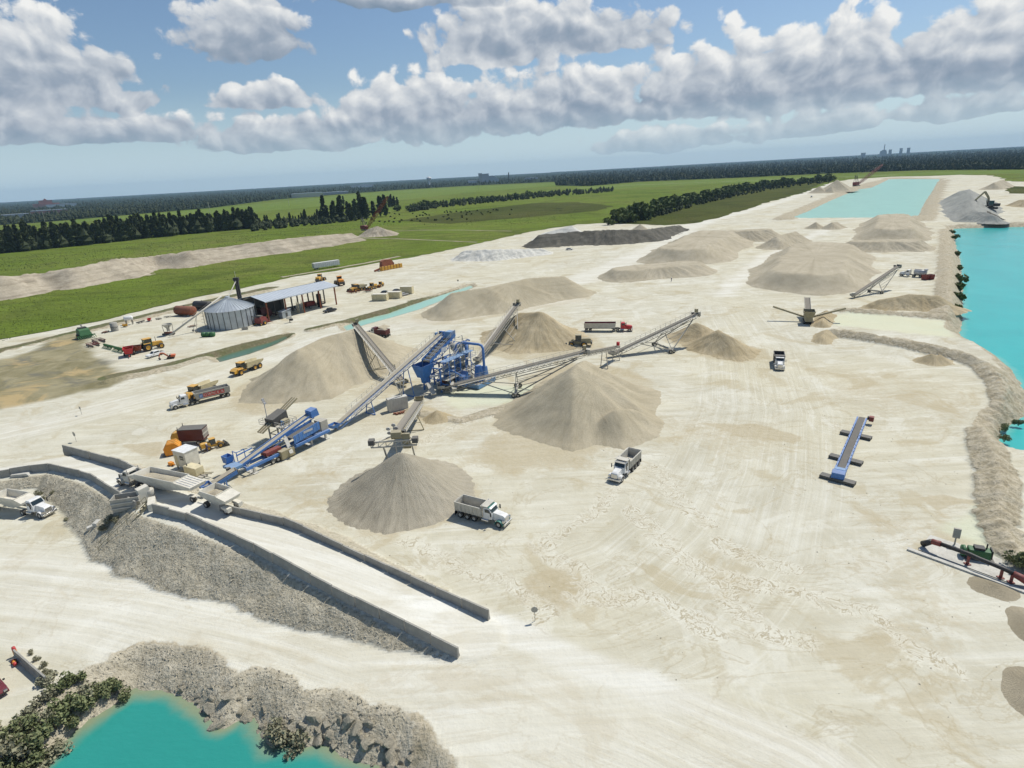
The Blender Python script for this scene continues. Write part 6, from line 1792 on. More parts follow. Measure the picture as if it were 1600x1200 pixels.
# grey crusher tower with an upward belt
x, y, _ = at(440, 688); t = thing('screen_tower', 'grey-brown screening tower with railed platforms and a twin belt beside the blue plant', 'plant', (x, y, 0), R(62))
m_ = MB()
for q in (-1.5, 1.5):
    for s in (-1.3, 1.3): m_.bx(q - .12, q + .12, s - .12, s + .12, 0, 4.0)
for z in (2.0, 3.8):
    for s in (-1.3, 1.3): m_.bar((-1.5, s, z), (1.5, s, z), .16)
    for q in (-1.5, 1.5): m_.bar((q, -1.3, z), (q, 1.3, z), .16)
m_.build('tower_frame', greysteel, t)
MB().prism([(-2.0, 3.9), (-2.2, 5.6), (1.6, 6.4), (1.8, 4.4)], -1.2, 1.2).build('screen_box', darksteel, t, bevel=.05)
for s in (-1, 1):
    m_ = MB(); y0 = s * 2.4; m_.bx(-2.0, 2.0, min(s * 1.3, s * 3.2), max(s * 1.3, s * 3.2), 3.95, 4.03)
    for z in (4.5, 5.0): m_.bar((-2, s * 3.2, z), (2, s * 3.2, z), .07); m_.bar((-2, s * 1.3, z), (-2, s * 3.2, z), .07); m_.bar((2, s * 1.3, z), (2, s * 3.2, z), .07)
    for k in range(5): m_.bar((-2 + k, s * 3.2, 4), (-2 + k, s * 3.2, 5), .07)
    m_.build('railed_platform', palesteel, t)
m_ = MB(); m_.bar((-4.6, 0.0, 3.6), (5.2, .0, 7.4), 1.2, .16); m_.build('belt', beltsand, t)
m_ = MB()
for s in (-.7, 0, .7): m_.bar((-4.7, s, 3.7), (5.3, s, 7.55), .12, .34)
m_.build('belt_frame', olive, t)
m_ = MB(); m_.cyl((-1.0, 1.8, 4), (-1.0, 1.8, 9.0), .08, 6)
for k in range(3): m_.bx(-1.25, -.75, 1.5 + k * .2, 1.7 + k * .2, 8.2 + k * .4, 8.6 + k * .4)
m_.build('lamp_mast', silver, t)
MB().bx(-.6, .8, -2.6, -1.5, 4.1, 5.0).build('motor', olive, t)

# small tracked screen with two wings
x, y, _ = at(1262, 504); t = thing('mobile_screener', 'small tan mobile screener with two side wings beside the settling basin', 'plant', (x, y, 0), R(68))
for s in (-1, 1): MB().prism([(-2.2, .4), (-1.8, .05), (2.6, .05), (3.0, .4), (2.6, .9), (-1.8, .9)], s * 1.2 - .3, s * 1.2 + .3).build('crawler_track', darksteel, t)
m_ = MB(); open_box(m_, -3.4, 1.2, -1.7, 1.7, 2.4, 4.2, .1, .5, .3, .3); m_.build('feed_hopper', olive, t)
MB().bx(-3.0, 4.6, -1.1, 1.1, .9, 2.5).build('machine_frame', olive, t, bevel=.05)
m_ = MB(); m_.bar((1.0, 0, 2.4), (11.0, 0, 5.8), 1.5, .14); m_.build('main_belt', belt, t)
m_ = MB()
for s in (-1, 1): m_.bar((1.0, s * .85, 2.5), (11.0, s * .85, 5.9), .14, .5)
m_.build('main_belt_frame', greysteel, t)
for s, nm in ((1, 'left'), (-1, 'right')):
    m_ = MB(); m_.bar((1.5, s * 1.2, 1.6), (2.5, s * 10.5, 4.4), .9, .5); m_.build('side_belt', olive, t)
MB().bx(3.2, 5.2, -1.3, 1.3, 2.3, 3.4).build('engine_box', offwhite, t, bevel=.05)

# flat blue conveyor laid on timbers
A_ = V3(1308, 752, 0); B_ = V3(1346, 660, 0)
t = thing('idle_conveyor', 'idle blue conveyor lying on dark cross timbers on the open floor', 'conveyor', A_, heading(A_, B_)); L_ = (B_ - A_).length
MB().bar((1.9, 0, 1.08), (L_, 0, 1.08), 1.05, .10).build('belt', darkbelt, t)
m_ = MB()
for s in (-1, 1): m_.bar((0, s * .76, .95), (L_ - .2, s * .76, .95), .26, .5)
for k in range(16): m_.bar((1 + k * 1.5, -.75, .75), (1 + k * 1.5, .75, .75), .1)
m_.build('side_frame', blue, t)
MB().prism([(-.3, .55), (-.3, 1.5), (.5, 1.75), (1.3, 1.5), (1.5, .55)], -.95, .95).build('tail_hood', blue, t, bevel=.05)
MB().bx(1.3, 2.2, -.8, .8, 1.3, 1.55).build('feed_tray', paleblue, t)
for k in range(14):
    for s in (-1, 1):
        MB().bx(2.2 + k * 1.55, 2.34 + k * 1.55, s * .80 - .04, s * .80 + .04, 1.1, 1.32).build('idler_bracket', black, t)
m_ = MB().bx(L_ - .6, L_ + .3, -2.0, -1.2, .7, 1.6); m_.build('drive_motor', rustred, t)
MB().cyl((L_ - .1, -1.9, 1.2), (L_ - .1, -.9, 1.2), .4, 12).build('drive_pulley', black, t)
for k, x in enumerate((.2, 8.4, 20.0)):
    o = thing('support_timber', ('dark cross timber under the hooded end', 'dark cross timber under the middle', 'dark cross timber under the motor end')[k] + ' of the idle blue conveyor', 'timber', A_ + Vector((math.cos(t.rotation_euler.z) * x, math.sin(t.rotation_euler.z) * x, 0)), t.rotation_euler.z + R(-8), 'cross timbers')
    m_ = MB()
    for q in (-.35, .35): m_.bx(q - .33, q + .33, -2.6, 2.6, .02, .55 - .02 * (q > 0))
    m_.build('timber_beam', darksteel, o, bevel=.03)

# ---------------------------------------------------------------- ramp walls with separate panels
def wall_line(P_, label, seed):
    t = thing('barrier_wall', label, 'barrier wall', (P_[0][0], P_[0][1], 0))
    o0 = Vector((P_[0][0], P_[0][1], 0)); r_ = random.Random(seed)
    seglen = 3.6; pts = [Vector(p) for p in P_]; acc = [0]
    for a, b in zip(pts[:-1], pts[1:]): acc.append(acc[-1] + (b - a).length)
    def P_at(s):
        for i in range(len(pts) - 1):
            if s <= acc[i + 1] or i == len(pts) - 2:
                return pts[i].lerp(pts[i + 1], (s - acc[i]) / (acc[i + 1] - acc[i]))
    n = int(acc[-1] / seglen)
    for k in range(n):
        a = P_at(acc[-1] * k / n) - o0; b = P_at(acc[-1] * (k + 1) / n) - o0
        d = (b - a).normalized(); a = a + d * .06; b = b - d * .06
        hgt = 1.32 + r_.uniform(-.08, .08); off = r_.uniform(-.06, .06); nrm = Vector((-d.y, d.x, 0)) * off
        lo = 1.0
        m_ = MB(); u = Vector((-d.y, d.x, 0)).normalized()
        prof = [(-.24, -lo), (-.24, .12), (-.14, .45), (-.11, hgt), (.11, hgt), (.14, .45), (.24, .12), (.24, -lo)]
        vs = [p + u * q + Vector((0, 0, z)) + nrm for p in (a, b) for (q, z) in prof]; m = len(prof)
        m_.add(vs, [tuple(range(m)), tuple(range(2 * m - 1, m - 1, -1))] + [(i, m + i, m + (i + 1) % m, (i + 1) % m) for i in range(m)])
        m_.build('panel', concrete, t)
    return t
def drop(px): return [at(*p) for p in px]
wall_line([RAMP_O[0]] + drop(RO[:4]), 'near concrete wall of the ramp, curved stretch left of the hopper stair', 1)
wall_line(drop([(240, 800, 4.95)] + RO[4:]), 'near concrete wall of the ramp, long stretch right of the hopper stair', 2)
wall_line(drop(RI[:3] + [(262, 762, 4.85)]), 'far concrete wall of the ramp behind the white tractor', 3)
wall_line(drop([(345, 798, 4.72)] + RI[4:]), 'far concrete wall of the ramp right of the hopper trailer', 4)
# feed hopper stair and bins in the embankment
x, y, z = at(222, 800, 4.6)
t = thing('hopper_stair', 'khaki steel stair and frame climbing the embankment to the ramp', 'stair', (x, y, 0), heading(at(232, 782, 5), at(198, 838, 0)))
m_ = MB()
for s in (-.95, -.3, .3, .95): m_.bar((-.8, s, 5.5), (6.4, s, .2), .12, .2)
for s in (-.95, .95):
    m_.bar((-.8, s, 6.5), (6.4, s, 1.2), .07)
    for k in range(6): m_.bar((-.8 + k * 1.44, s, 5.5 - k * 1.06), (-.8 + k * 1.44, s, 6.5 - k * 1.06), .07)
m_.build('stair_frame', olive, t)
for k in range(14): MB().bx(-.7 + k * .5, -.42 + k * .5, -.3, .3, 5.45 - k * .37, 5.51 - k * .37).build('tread', olive, t)
MB().bx(-2.0, -1.0, -1.6, 1.2, 4.9, 6.0).build('top_landing', offwhite, t, bevel=.03)
x, y, z = at(207, 808, 2.6)
t = thing('steel_bin', 'grey open steel bin left of the ramp stair', 'bin', (x, y, ground_z(x, y) - .3), R(12))
m_ = MB(); open_box(m_, -2.0, 2.0, -1.0, 1.0, 0, 2.2, .1, .2); m_.build('bin_body', greysteel, t)
m_ = MB()
for z in (.7, 1.5): m_.bx(-2.05, 2.05, -1.1, -.95, z - .08, z + .08)
m_.build('bin_rib', palesteel, t)
x, y, z = at(236, 806, 2.0)
t = thing('steel_plate_box', 'pale tilted steel box right of the ramp stair', 'bin', (x, y, ground_z(x, y)), R(50))
MB().prism([(-.8, .2), (-1.0, 2.4), (.6, 2.6), (.8, .4)], -.6, .6).build('box_body', offwhite, t, bevel=.04)
x, y, z = at(234, 772, 5.6)
t = thing('water_drum', 'pale round drum at the head of the ramp stair', 'drum', (x, y, 4.9), 0)
MB().lathe([(.01, 0), (.7, 0), (.7, 1.5), (.6, 1.6), (.01, 1.62)], (0, 0, 0), (0, 0, 1), 18).build('drum_body', palesteel, t, True)
MB().cyl((0, 0, 1.58), (0, 0, 1.72), .2, 10).build('drum_cap', darksteel, t)

# ---------------------------------------------------------------- service corner above the ramp
a = V3(276, 694, 0); b = V3(330, 691, 0)
t = thing('service_truck', 'dark red box service truck with a grey top parked above the ramp', 'truck', (a + b) / 2, heading(b, a)); 
MB().bx(-2.9, 2.2, -1.25, 1.25, 1.1, 3.5).build('box_body', darkred, t, bevel=.04)
MB().bx(-2.95, 2.25, -1.28, 1.28, 3.5, 3.62).build('roof', darksteel, t)
m_ = MB()
for k in range(5):
    m_.bx(-2.97, -2.9, -1.0 + k * .45, -.8 + k * .45, 1.5, 3.3)
m_.bx(-2.98, -2.9, -1.2, 1.2, 2.3, 2.45); m_.build('rear_rack', palesteel, t)
MB().prism([(2.2, 1.0), (2.2, 3.0), (3.4, 2.9), (3.9, 2.0), (4.0, 1.0)], -1.15, 1.15).build('cab', yellow, t, bevel=.08)
MB().prism([(3.42, 2.85), (3.87, 2.05), (3.92, 2.07), (3.47, 2.88)], -1, 1).build('windshield', glass, t)
MB().bx(-2.8, 3.6, -.5, .5, .6, 1.1).build('chassis', darksteel, t)
for s in (-1, 1):
    wheel(t, 3.0, s * 1.0, .5, .3); wheel(t, -1.6, s * .95, .5, .5)
    MB().cyl((2.05, s * 1.1, 2.2), (2.05, s * 1.1, 4.2), .07, 8).build('exhaust_stack', darksteel, t)
loader('small yellow loader behind the service truck beside the standing person', (325, 703), (346, 697), yellow, .62)
x, y, _ = at(272, 708); t = thing('rock_bucket', 'big orange digger bucket standing on the sand by the service truck', 'bucket', (x, y, 0), R(20))
m_ = MB(); pr_ = [(-1.3, .1), (-1.5, 1.6), (-.8, 2.5), (.7, 2.6), (1.5, 1.7), (1.4, .2)]
m_.add([(x_, y_, z_) for y_ in (-1.3, 1.3) for (x_, z_) in pr_], [(0, 1, 2, 3, 4, 5), (11, 10, 9, 8, 7, 6), (0, 1, 7, 6), (1, 2, 8, 7), (2, 3, 9, 8), (3, 4, 10, 9), (4, 5, 11, 10)])
bk = m_.build('shell', orange, t, bevel=.08)
for k in range(5): MB().prism([(-1.2, .05), (-1.9, .2), (-1.3, .5)], -1.2 + k * .6 - .12, -1.2 + k * .6 + .12).build('tooth', darksteel, t)
m_ = MB()
for y_ in (-.9, 0, .9): m_.prism([(-1.52, 1.5), (-.85, 2.58), (.75, 2.7), (1.55, 1.7), (.6, 2.3), (-.7, 2.25)], y_ - .12, y_ + .12)
m_.build('wear_strip', yellow, t)
x, y, _ = at(268, 727); t = thing('small_pump', 'little orange pump set on the sand left of the cream cabin', 'pump', (x, y, 0), R(-30))
MB().bx(-.5, .5, -.35, .35, .1, .7).build('engine_block', orange, t, bevel=.05); MB().cyl((.4, 0, .4), (1.0, 0, .4), .16, 10).build('outlet', orange, t); MB().bx(-.7, .7, -.4, .4, 0, .1).build('skid', darksteel, t)
x, y, _ = at(296, 731); t = thing('control_cabin', 'cream control cabin with a small window beside the ramp hopper', 'cabin', (x, y, 0), R(-28))
MB().bx(-1.7, 1.7, -1.4, 1.4, .9, 4.0).build('cabin_wall', offwhite, t, bevel=.04); MB().bx(-1.8, 1.8, -1.5, 1.5, 4.0, 4.1).build('cabin_roof', white, t)
w_ = MB().bx(.1, 1.1, -1.45, -1.39, 2.4, 3.2).build('window', glass, t); MB().bx(.05, 1.15, -1.47, -1.42, 2.76, 2.84).build('window_bar', offwhite, w_)
MB().bx(-1.45, -.6, -1.44, -1.38, 1.0, 3.1).build('door', cream, t)
m_ = MB()
for x_ in (-1.5, 1.5):
    for y_ in (-1.2, 1.2): m_.bx(x_ - .12, x_ + .12, y_ - .12, y_ + .12, 0, .92)
m_.build('stilts', greysteel, t)  # the separate stilts under the cabin, joined in one mesh
x, y, _ = at(306, 742); t = thing('generator_box', 'low cream generator box in front of the cream cabin', 'generator', (x, y, 0), R(-28))
MB().bx(-1.9, 1.5, -.9, .9, .3, 1.9).build('housing', cream, t, bevel=.12); MB().bx(-2.3, 2.6, -.7, .7, .05, .3).build('skid', greysteel, t)
m_ = MB().bar((1.5, 0, .5), (4.2, .4, .9), .15).bar((1.5, .6, .5), (4.0, .9, .9), .12); m_.build('hitch', olive, t)
MB().cyl((-1.2, -.5, 1.9), (-1.2, -.5, 2.4), .1, 8).build('exhaust', darksteel, t)
x, y, _ = at(283, 741); t = thing('hose_coil', 'tangle of pale hose and pipe on the ground below the cream cabin', 'hose', (x, y, 0), 0)
MB().tube([(math.cos(k * .5) * (3.2 + .3 * math.sin(k)), math.sin(k * .5) * 1.2, .12 + .01 * k) for k in range(20)], .13, 6).build('hose', palesteel, t)
MB().bar((-3.5, 1.2, .15), (3.5, .2, .2), .3).build('pipe_length', olive, t)

def person(label, px, py, shirt, pants):
    x, y, _ = at(px, py); t = thing('person', label, 'person', (x, y, 0), R(200))
    me = bpy.data.meshes.new('body')
    J = [(0, 0, .95), (0, 0, 1.2), (0, 0, 1.45), (0, 0, 1.56), (.02, 0, 1.70), (0, .11, .9), (.03, .13, .5), (0, .13, .06), (.12, .14, .04), (0, -.11, .9), (-.02, -.13, .5), (0, -.13, .06), (.12, -.14, .04),
         (0, .20, 1.42), (.02, .27, 1.15), (.12, .25, .92), (0, -.20, 1.42), (.02, -.27, 1.15), (.12, -.25, .92)]
    E_ = [(0, 1), (1, 2), (2, 3), (3, 4), (0, 5), (5, 6), (6, 7), (7, 8), (0, 9), (9, 10), (10, 11), (11, 12), (2, 13), (13, 14), (14, 15), (2, 16), (16, 17), (17, 18)]
    rad = [.15, .14, .16, .06, .11, .10, .075, .05, .045, .10, .075, .05, .045, .07, .05, .04, .07, .05, .04]
    me.from_pydata(J, E_, []); o = bpy.data.objects.new('body', me); COL.objects.link(o); o.parent = t
    md = o.modifiers.new('skin', 'SKIN'); me.skin_vertices[0].data[0].use_root = True
    for i, r_ in enumerate(rad): me.skin_vertices[0].data[i].radius = (r_, r_)
    o.modifiers.new('sub', 'SUBSURF').levels = 1
    me.materials.append(cloth)
    MB().lathe([(.01, .13), (.10, .11), (.14, .02), (.20, -.02), (.01, -.03)], (.02, 0, 1.74), (0, 0, 1), 14).build('hard_hat', white, t, True)
    MB().lathe([(.13, .0), (.19, .05), (.22, .30), (.20, .52), (.09, .55)], (0, 0, .98), (0, 0, 1), 14).build('shirt', shirt, t, True)
    MB().lathe([(.01, -.12), (.08, -.10), (.105, .0), (.09, .09), (.01, .12)], (.035, 0, 1.66), (0, 0, 1), 12).build('face', skin, t, True)
    return t
person('person in a white hard hat and dark clothes standing by the small yellow loader', 325, 706, cloth, cloth)
person('person standing beside the road in the pale distance near the low stockpile', 1049, 440, cloth, cloth)

# ================================================================ farmyard
x, y, _ = at(349, 516); y += 8.6
SR = 8.8; SH = 6.9
t = thing('grain_bin', 'big galvanised grain bin with a ribbed conical roof', 'grain bin', (x, y, 0))
m_ = MB()
prof = []
for k in range(25):
    z = SH * k / 24; prof.append((SR + (.05 if k % 2 else 0), z))
m_.lathe(prof, (0, 0, 0), (0, 0, 1), 72); m_.build('bin_wall', galv, t, True)
for k in range(26):
    a = k * 2 * math.pi / 26
    o = MB().bx(SR + .02, SR + .16, -.09, .09, 0, SH).build('stiffener', darksteel, t) if k == 0 else None
    if o: stiff = o
    else:
        q = stiff.copy(); COL.objects.link(q); q.rotation_euler = (0, 0, a)
NP = 40; RH = 4.0
w_ = math.pi / NP
m_ = MB(); r0, r1 = SR + .35, .7
def rp(r, a, dz=0): return (r * math.cos(a), r * math.sin(a), SH - .1 + (SR + .35 - r) * RH / SR + dz)
m_.add([rp(r0, -w_), rp(r0, w_), rp(r1, w_), rp(r1, -w_), rp(r0, -w_, -.05), rp(r0, w_, -.05), rp(r1, w_, -.05), rp(r1, -w_, -.05)], [(0, 1, 2, 3), (7, 6, 5, 4), (0, 4, 5, 1), (1, 5, 6, 2), (2, 6, 7, 3), (3, 7, 4, 0)])
m_.bar(rp(r0, w_, .05), rp(r1, w_, .05), .12, .16)
rpn = m_.build('roof_panel', galv, t)
for k in range(1, NP):
    q = rpn.copy(); COL.objects.link(q); q.rotation_euler = (0, 0, k * 2 * math.pi / NP)
MB().lathe([(.9, SH + RH - .5), (.9, SH + RH + .1), (.01, SH + RH + .4)], (0, 0, 0), (0, 0, 1), 16).build('roof_cap', galv, t)
m_ = MB()
for s in (-.3, .3): m_.bar((-SR - .3, s - 3, 0), (-SR - .3, s - 3, SH + .3), .07)
for k in range(20): m_.bar((-SR - .3, -3.3, .4 + k * .33), (-SR - .3, -2.7, .4 + k * .33), .05)
for k in range(5): m_.lathe([(.55, -.03), (.55, .03)], (-SR - .8, -3, 2.2 + k * 1.15), (0, 0, 1), 10)
m_.build('caged_ladder', greysteel, t)
bin_top = Vector((x, y, SH + RH))
t = thing('bucket_elevator', 'tall black bucket elevator leg standing behind the grain bin', 'elevator', (x + .3, y + 9.9, 0))
m_ = MB()
for s in (-.45, .45): m_.bx(s - .28, s + .28, -.4, .4, 0, 15.6)
m_.build('elevator_leg', black, t)
MB().bx(-1.0, 1.0, -.6, .6, 15.4, 16.6).build('elevator_head', black, t)
MB().cyl((0, 0, 16.5), (0, 0, 19.0), .06, 6).build('antenna', palesteel, t)
MB().cyl((0, -.4, 15.4), (0, -9.4, SH + RH), .18, 8).build('spout', palesteel, t)
# auger
p0 = V3(265, 527, 0); p1 = bin_top + Vector((-1.6, -.5, .2))
t = thing('grain_auger', 'long grey auger tube with an intake hopper leaning up to the bin roof', 'auger', p0, heading(p0, p1)); L_ = math.hypot(p1.x - p0.x, p1.y - p0.y)
MB().cyl((0, 0, .6), (L_ * .99, 0, p1.z + .3), .33, 12).build('auger_tube', palesteel, t, True)
m_ = MB()
m_.bar((L_ * .25, 0, p1.z * .25 + 1.6), (L_ * .8, 0, p1.z * .8 + 1.4), .07)
for k in (.25, .5, .8): m_.bar((L_ * k, 0, p1.z * k + .6), (L_ * k, 0, p1.z * k + 1.7), .07)
for s in (-1, 1): m_.bar((L_ * .5, 0, p1.z * .5 + .3), (L_ * .42, s * 1.8, .4), .1)
m_.build('truss_rod', greysteel, t)
for s in (-1, 1): wheel(t, L_ * .42, s * 1.8, .4, .22)
x0, y0, _ = at(266, 524); t = thing('intake_hopper', 'grey funnel hopper on legs at the foot of the auger', 'hopper', (x0 - .6, y0 + .6, 0))
MB().lathe([(1.7, 4.2), (1.65, 3.9), (.35, 2.4), (.35, 1.6)], (0, 0, 0), (0, 0, 1), 14).build('funnel', palesteel, t, True)
m_ = MB()
for s in (-1, 1):
    for q in (-1, 1): m_.bar((s * 1.2, q * 1.2, 3.9), (s * 1.0, q * 1.0, 0), .12)
m_.bx(-2.4, 2.0, -.5, .5, .2, .7); m_.build('stand', darksteel, t)
MB().cyl((-1.5, .0, .9), (1.2, .0, .9), .4, 10).build('motor', rust, t)

# open-sided shed: corners from the front posts
c0 = Vector(at(421, 503)); c1 = Vector(at(526, 476)); ux = (c1 - c0).normalized(); LX = (c1 - c0).length; DY = 15.0
t = thing('machinery_shed', 'open-sided machinery shed with a pale grey metal roof on red posts', 'shed', c0, heading(c0, c1))
HF, HR_ = 8.0, 9.4
ov = 1.2
xs = [LX * k / 4 for k in range(5)]
for k, x_ in enumerate(xs):
    MB().bx(x_ - .22, x_ + .22, -.22, .22, 0, HF).build('post', rust, t)
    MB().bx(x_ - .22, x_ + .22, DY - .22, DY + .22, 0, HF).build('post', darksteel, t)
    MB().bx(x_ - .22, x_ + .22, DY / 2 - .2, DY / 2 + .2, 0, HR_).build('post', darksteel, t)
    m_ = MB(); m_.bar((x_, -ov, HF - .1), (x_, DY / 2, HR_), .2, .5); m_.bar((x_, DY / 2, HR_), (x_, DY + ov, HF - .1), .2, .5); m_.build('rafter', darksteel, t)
nP = 26
for sl_ in range(2):
    (ya, za), (yb, zb) = ((-ov, HF + .2), (DY / 2 + .02, HR_ + .34)) if sl_ == 0 else ((DY / 2 - .02, HR_ + .33), (DY + ov, HF + .2))
    Wp = (LX + 2 * ov) / nP
    m_ = MB(); m_.add([(0, ya, za), (Wp - .02, ya, za), (Wp - .02, yb, zb), (0, yb, zb), (0, ya, za - .05), (Wp - .02, ya, za - .05), (Wp - .02, yb, zb - .05), (0, yb, zb - .05)],
                      [(0, 1, 2, 3), (7, 6, 5, 4), (0, 4, 5, 1), (1, 5, 6, 2), (2, 6, 7, 3), (3, 7, 4, 0)])
    m_.bar((0, ya, za + .03), (0, yb, zb + .03), .06, .07)
    o = m_.build('roof_sheet', roofmetal, t); o.location = (-ov, 0, 0)
    for k in range(1, nP):
        q = o.copy(); COL.objects.link(q); q.location = (-ov + Wp * k, 0, 0)
MB().bx(-ov, LX + ov, -ov - .08, -ov + .02, HF - .15, HF + .2).build('fascia', roofmetal, t)
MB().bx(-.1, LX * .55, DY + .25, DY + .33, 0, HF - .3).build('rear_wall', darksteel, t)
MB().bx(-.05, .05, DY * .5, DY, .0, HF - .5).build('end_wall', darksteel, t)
# contents of the shed
def shed_at(u, v): return c0 + ux * u + Vector((-ux.y, ux.x, 0)) * v
hz = heading(c0, c1)
def implement(label, loc, rz, mat, kind=0, s=1.0, group=None, name='farm_implement', cat='implement'):
    t = thing(name, label, cat, loc, rz, group); t.scale = (s, s, s)
    if kind == 0:      # disc harrow or cultivator
        m_ = MB()
        for x_ in (-2.2, -.7, .8, 2.2): m_.bar((x_, -1.2, .9), (x_, 1.2, .9), .12)
        for y_ in (-1.2, 0, 1.2): m_.bar((-2.4, y_, .9), (2.4, y_, .9), .12)
        m_.bar((-2.4, 0, .9), (-4.0, 0, .6), .14); m_.build('tool_frame', mat, t)
        for y_ in (-1.0, .8):
            m_ = MB()
            for k in range(8): m_.lathe([(.02, -.04), (.34, 0), (.02, .04)], (-2.1 + k * .6, y_, .36), (1, .2, 0), 10)
            m_.build('disc_gang', darksteel, t)
        for s_ in (-1, 1): wheel(t, 0, s_ * 1.5, .4, .2)
    elif kind == 1:    # spreader or wagon
        m_ = MB(); open_box(m_, -1.9, 1.9, -1.2, 1.2, .9, 2.3, .06, .4, .2, .2); m_.build('hopper', mat, t)
        MB().bx(-1.6, 1.6, -.6, .6, .5, .9).build('under_frame', darksteel, t)
        MB().bar((1.6, 0, .6), (3.2, 0, .5), .14).build('drawbar', mat, t)
        for s_ in (-1, 1): wheel(t, -.4, s_ * 1.15, .5, .3)
    elif kind == 2:    # header or harvester unit
        MB().prism([(-1.6, .6), (-1.6, 2.6), (-.6, 3.1), (1.2, 2.6), (1.8, 1.0), (1.2, .4)], -1.6, 1.6, lambda x_, z_: .25 if z_ > 2.4 else 0).build('body', mat, t, bevel=.08)
        m_ = MB()
        for k in range(9): m_.bar((1.6, -2.2 + k * .55, .8), (3.0, -2.2 + k * .55, .3), .14)
        m_.bar((1.6, -2.4, .9), (1.6, 2.4, .9), .3); m_.build('row_tines', mat, t)
        m_ = MB(); m_.bar((-1.6, .6, 2.6), (-3.2, .6, 3.6), .3).bx(-1.2, .2, -1.0, 1.0, 2.9, 3.3); m_.build('top_duct', darksteel, t)
        for s_ in (-1, 1): wheel(t, -.2, s_ * 1.7, .75, .5, yellow); wheel(t, -1.8, s_ * 1.5, .45, .3, yellow)
    else:              # folded boom / planter bar
        m_ = MB(); m_.bar((-3.2, 0, .8), (3.2, 0, .8), .25)
        for k in range(9): m_.bar((-3.0 + k * .75, 0, .8), (-3.0 + k * .75, -.9, .2), .14); m_.bx(-3.15 + k * .75, -2.85 + k * .75, -.2, .3, .9, 1.5)
        m_.build('tool_bar', mat, t)
        MB().bar((0, 0, .8), (0, 1.8, .6), .14).build('drawbar', mat, t)
        for s_ in (-1, 1): wheel(t, s_ * 1.2, .3, .4, .2)
    return t
implement('red hay machine standing in the shade at the left end of the shed', shed_at(-4.0, -1.0), hz + .2, rustred, 2, 1.1)
implement('dark red machine parked at the back left inside the shed', shed_at(4, 9), hz, darkred, 2, 1.5)
implement('dark planter bar inside the middle of the shed', shed_at(14, 8), hz, darksteel, 3, 1.4)
implement('rusty red wagon inside the right half of the shed', shed_at(24.0, 6.0), hz, rustred, 1, 1.2)
implement('dark red cultivator under the right end of the shed', shed_at(30.0, 8.0), hz, darkred, 0, 1.2)
t = thing('shelf_rack', 'tall pale shelf rack standing under the middle of the shed roof', 'rack', shed_at(16.5, 2.0), hz)
m_ = MB()
for x_ in (-1.2, 1.2):
    for y_ in (-.5, .5): m_.bx(x_ - .1, x_ + .1, y_ - .1, y_ + .1, 0, 4.8)
m_.build('upright', cream, t)
for z in (.5, 2.0, 3.5): MB().bx(-1.3, 1.3, -.6, .6, z, z + .1).build('shelf', greysteel, t)
t = thing('workshop_booth', 'small grey booth at the front left of the shed', 'booth', shed_at(7.8, 0.6), hz)
MB().bx(-2.0, 2.0, -1.2, 1.2, 0, 2.6).build('booth_wall', galv, t); MB().prism([(-2.2, 2.6), (-2.2, 2.75), (2.2, 3.3), (2.2, 3.15)], -1.4, 1.4).build('booth_roof', roofmetal, t); MB().bx(-.5, .4, -1.26, -1.19, .1, 2.1).build('door', darksteel, t)
t = thing('standing_tank', 'dark upright tank inside the right half of the shed', 'tank', shed_at(27.5, 3.5), hz)
MB().lathe([(.01, 0), (1.0, 0), (1.0, 5.5), (.01, 5.9)], (0, 0, 0), (0, 0, 1), 14).build('tank_shell', black, t, True); MB().cyl((0, 0, 5.7), (0, 0, 6.6), .2, 8).build('vent', black, t)
t = thing('kiosk_sign', 'small dark stand with a pale box in front of the shed', 'stand', V3(453, 504, 0), hz)
MB().bx(-.1, .1, -.1, .1, 0, 1.6).build('post', black, t); MB().bx(-1.0, 1.0, -.3, .3, 1.5, 2.4).build('box', palesteel, t); MB().bx(.4, 1.3, -.5, .5, .6, 1.3).build('battery_box', black, t)
x, y, _ = at(383, 515); t = thing('concrete_trough', 'small grey block lying in front of the grain bin', 'block', (x, y, 0), .3); m_ = MB(); open_box(m_, -1.1, 1.1, -.4, .4, 0, .9, .12); m_.build('trough', concrete, t)
# tanks behind the yard
for (px, py, mt, lab, r, L_) in ((291, 493, rust, 'rusty brown cylindrical tank lying behind the grain bin', 1.9, 9.5), (318, 484, black, 'black cylindrical tank lying behind the rusty tank', 1.8, 8.5)):
    x, y, _ = at(px, py); t = thing('fuel_tank', lab, 'tank', (x, y, 0), R(-22))
    MB().lathe([(.01, -L_ / 2 - .25), (r * .7, -L_ / 2 - .12), (r, -L_ / 2 + .2), (r, L_ / 2 - .2), (r * .7, L_ / 2 + .12), (.01, L_ / 2 + .25)], (0, 0, r + .3), (1, 0, 0), 22).build('shell', mt, t, True)
    for q in (-.3, .3): MB().bx(q * L_ - .25, q * L_ + .25, -r * .8, r * .8, 0, .7).build('saddle', concrete, t)
    MB().cyl((0, 0, 2 * r + .2), (0, 0, 2 * r + .6), .25, 8).build('hatch', darksteel, t)
x, y, _ = at(203, 507); t = thing('water_tank', 'white tank on a dark stand at the back edge of the yard', 'tank', (x, y, 0), .3)
MB().lathe([(.01, -1.6), (.8, -1.5), (.95, -1.1), (.95, 1.1), (.8, 1.5), (.01, 1.6)], (0, 0, 2.6), (1, 0, 0), 16).build('tank_shell', white, t, True); m_ = MB()
for s in (-1, 1):
    for q in (-1, 1): m_.bx(s * 1.1 - .1, s * 1.1 + .1, q * .6 - .1, q * .6 + .1, 0, 2.0)
m_.build('stand', darksteel, t)
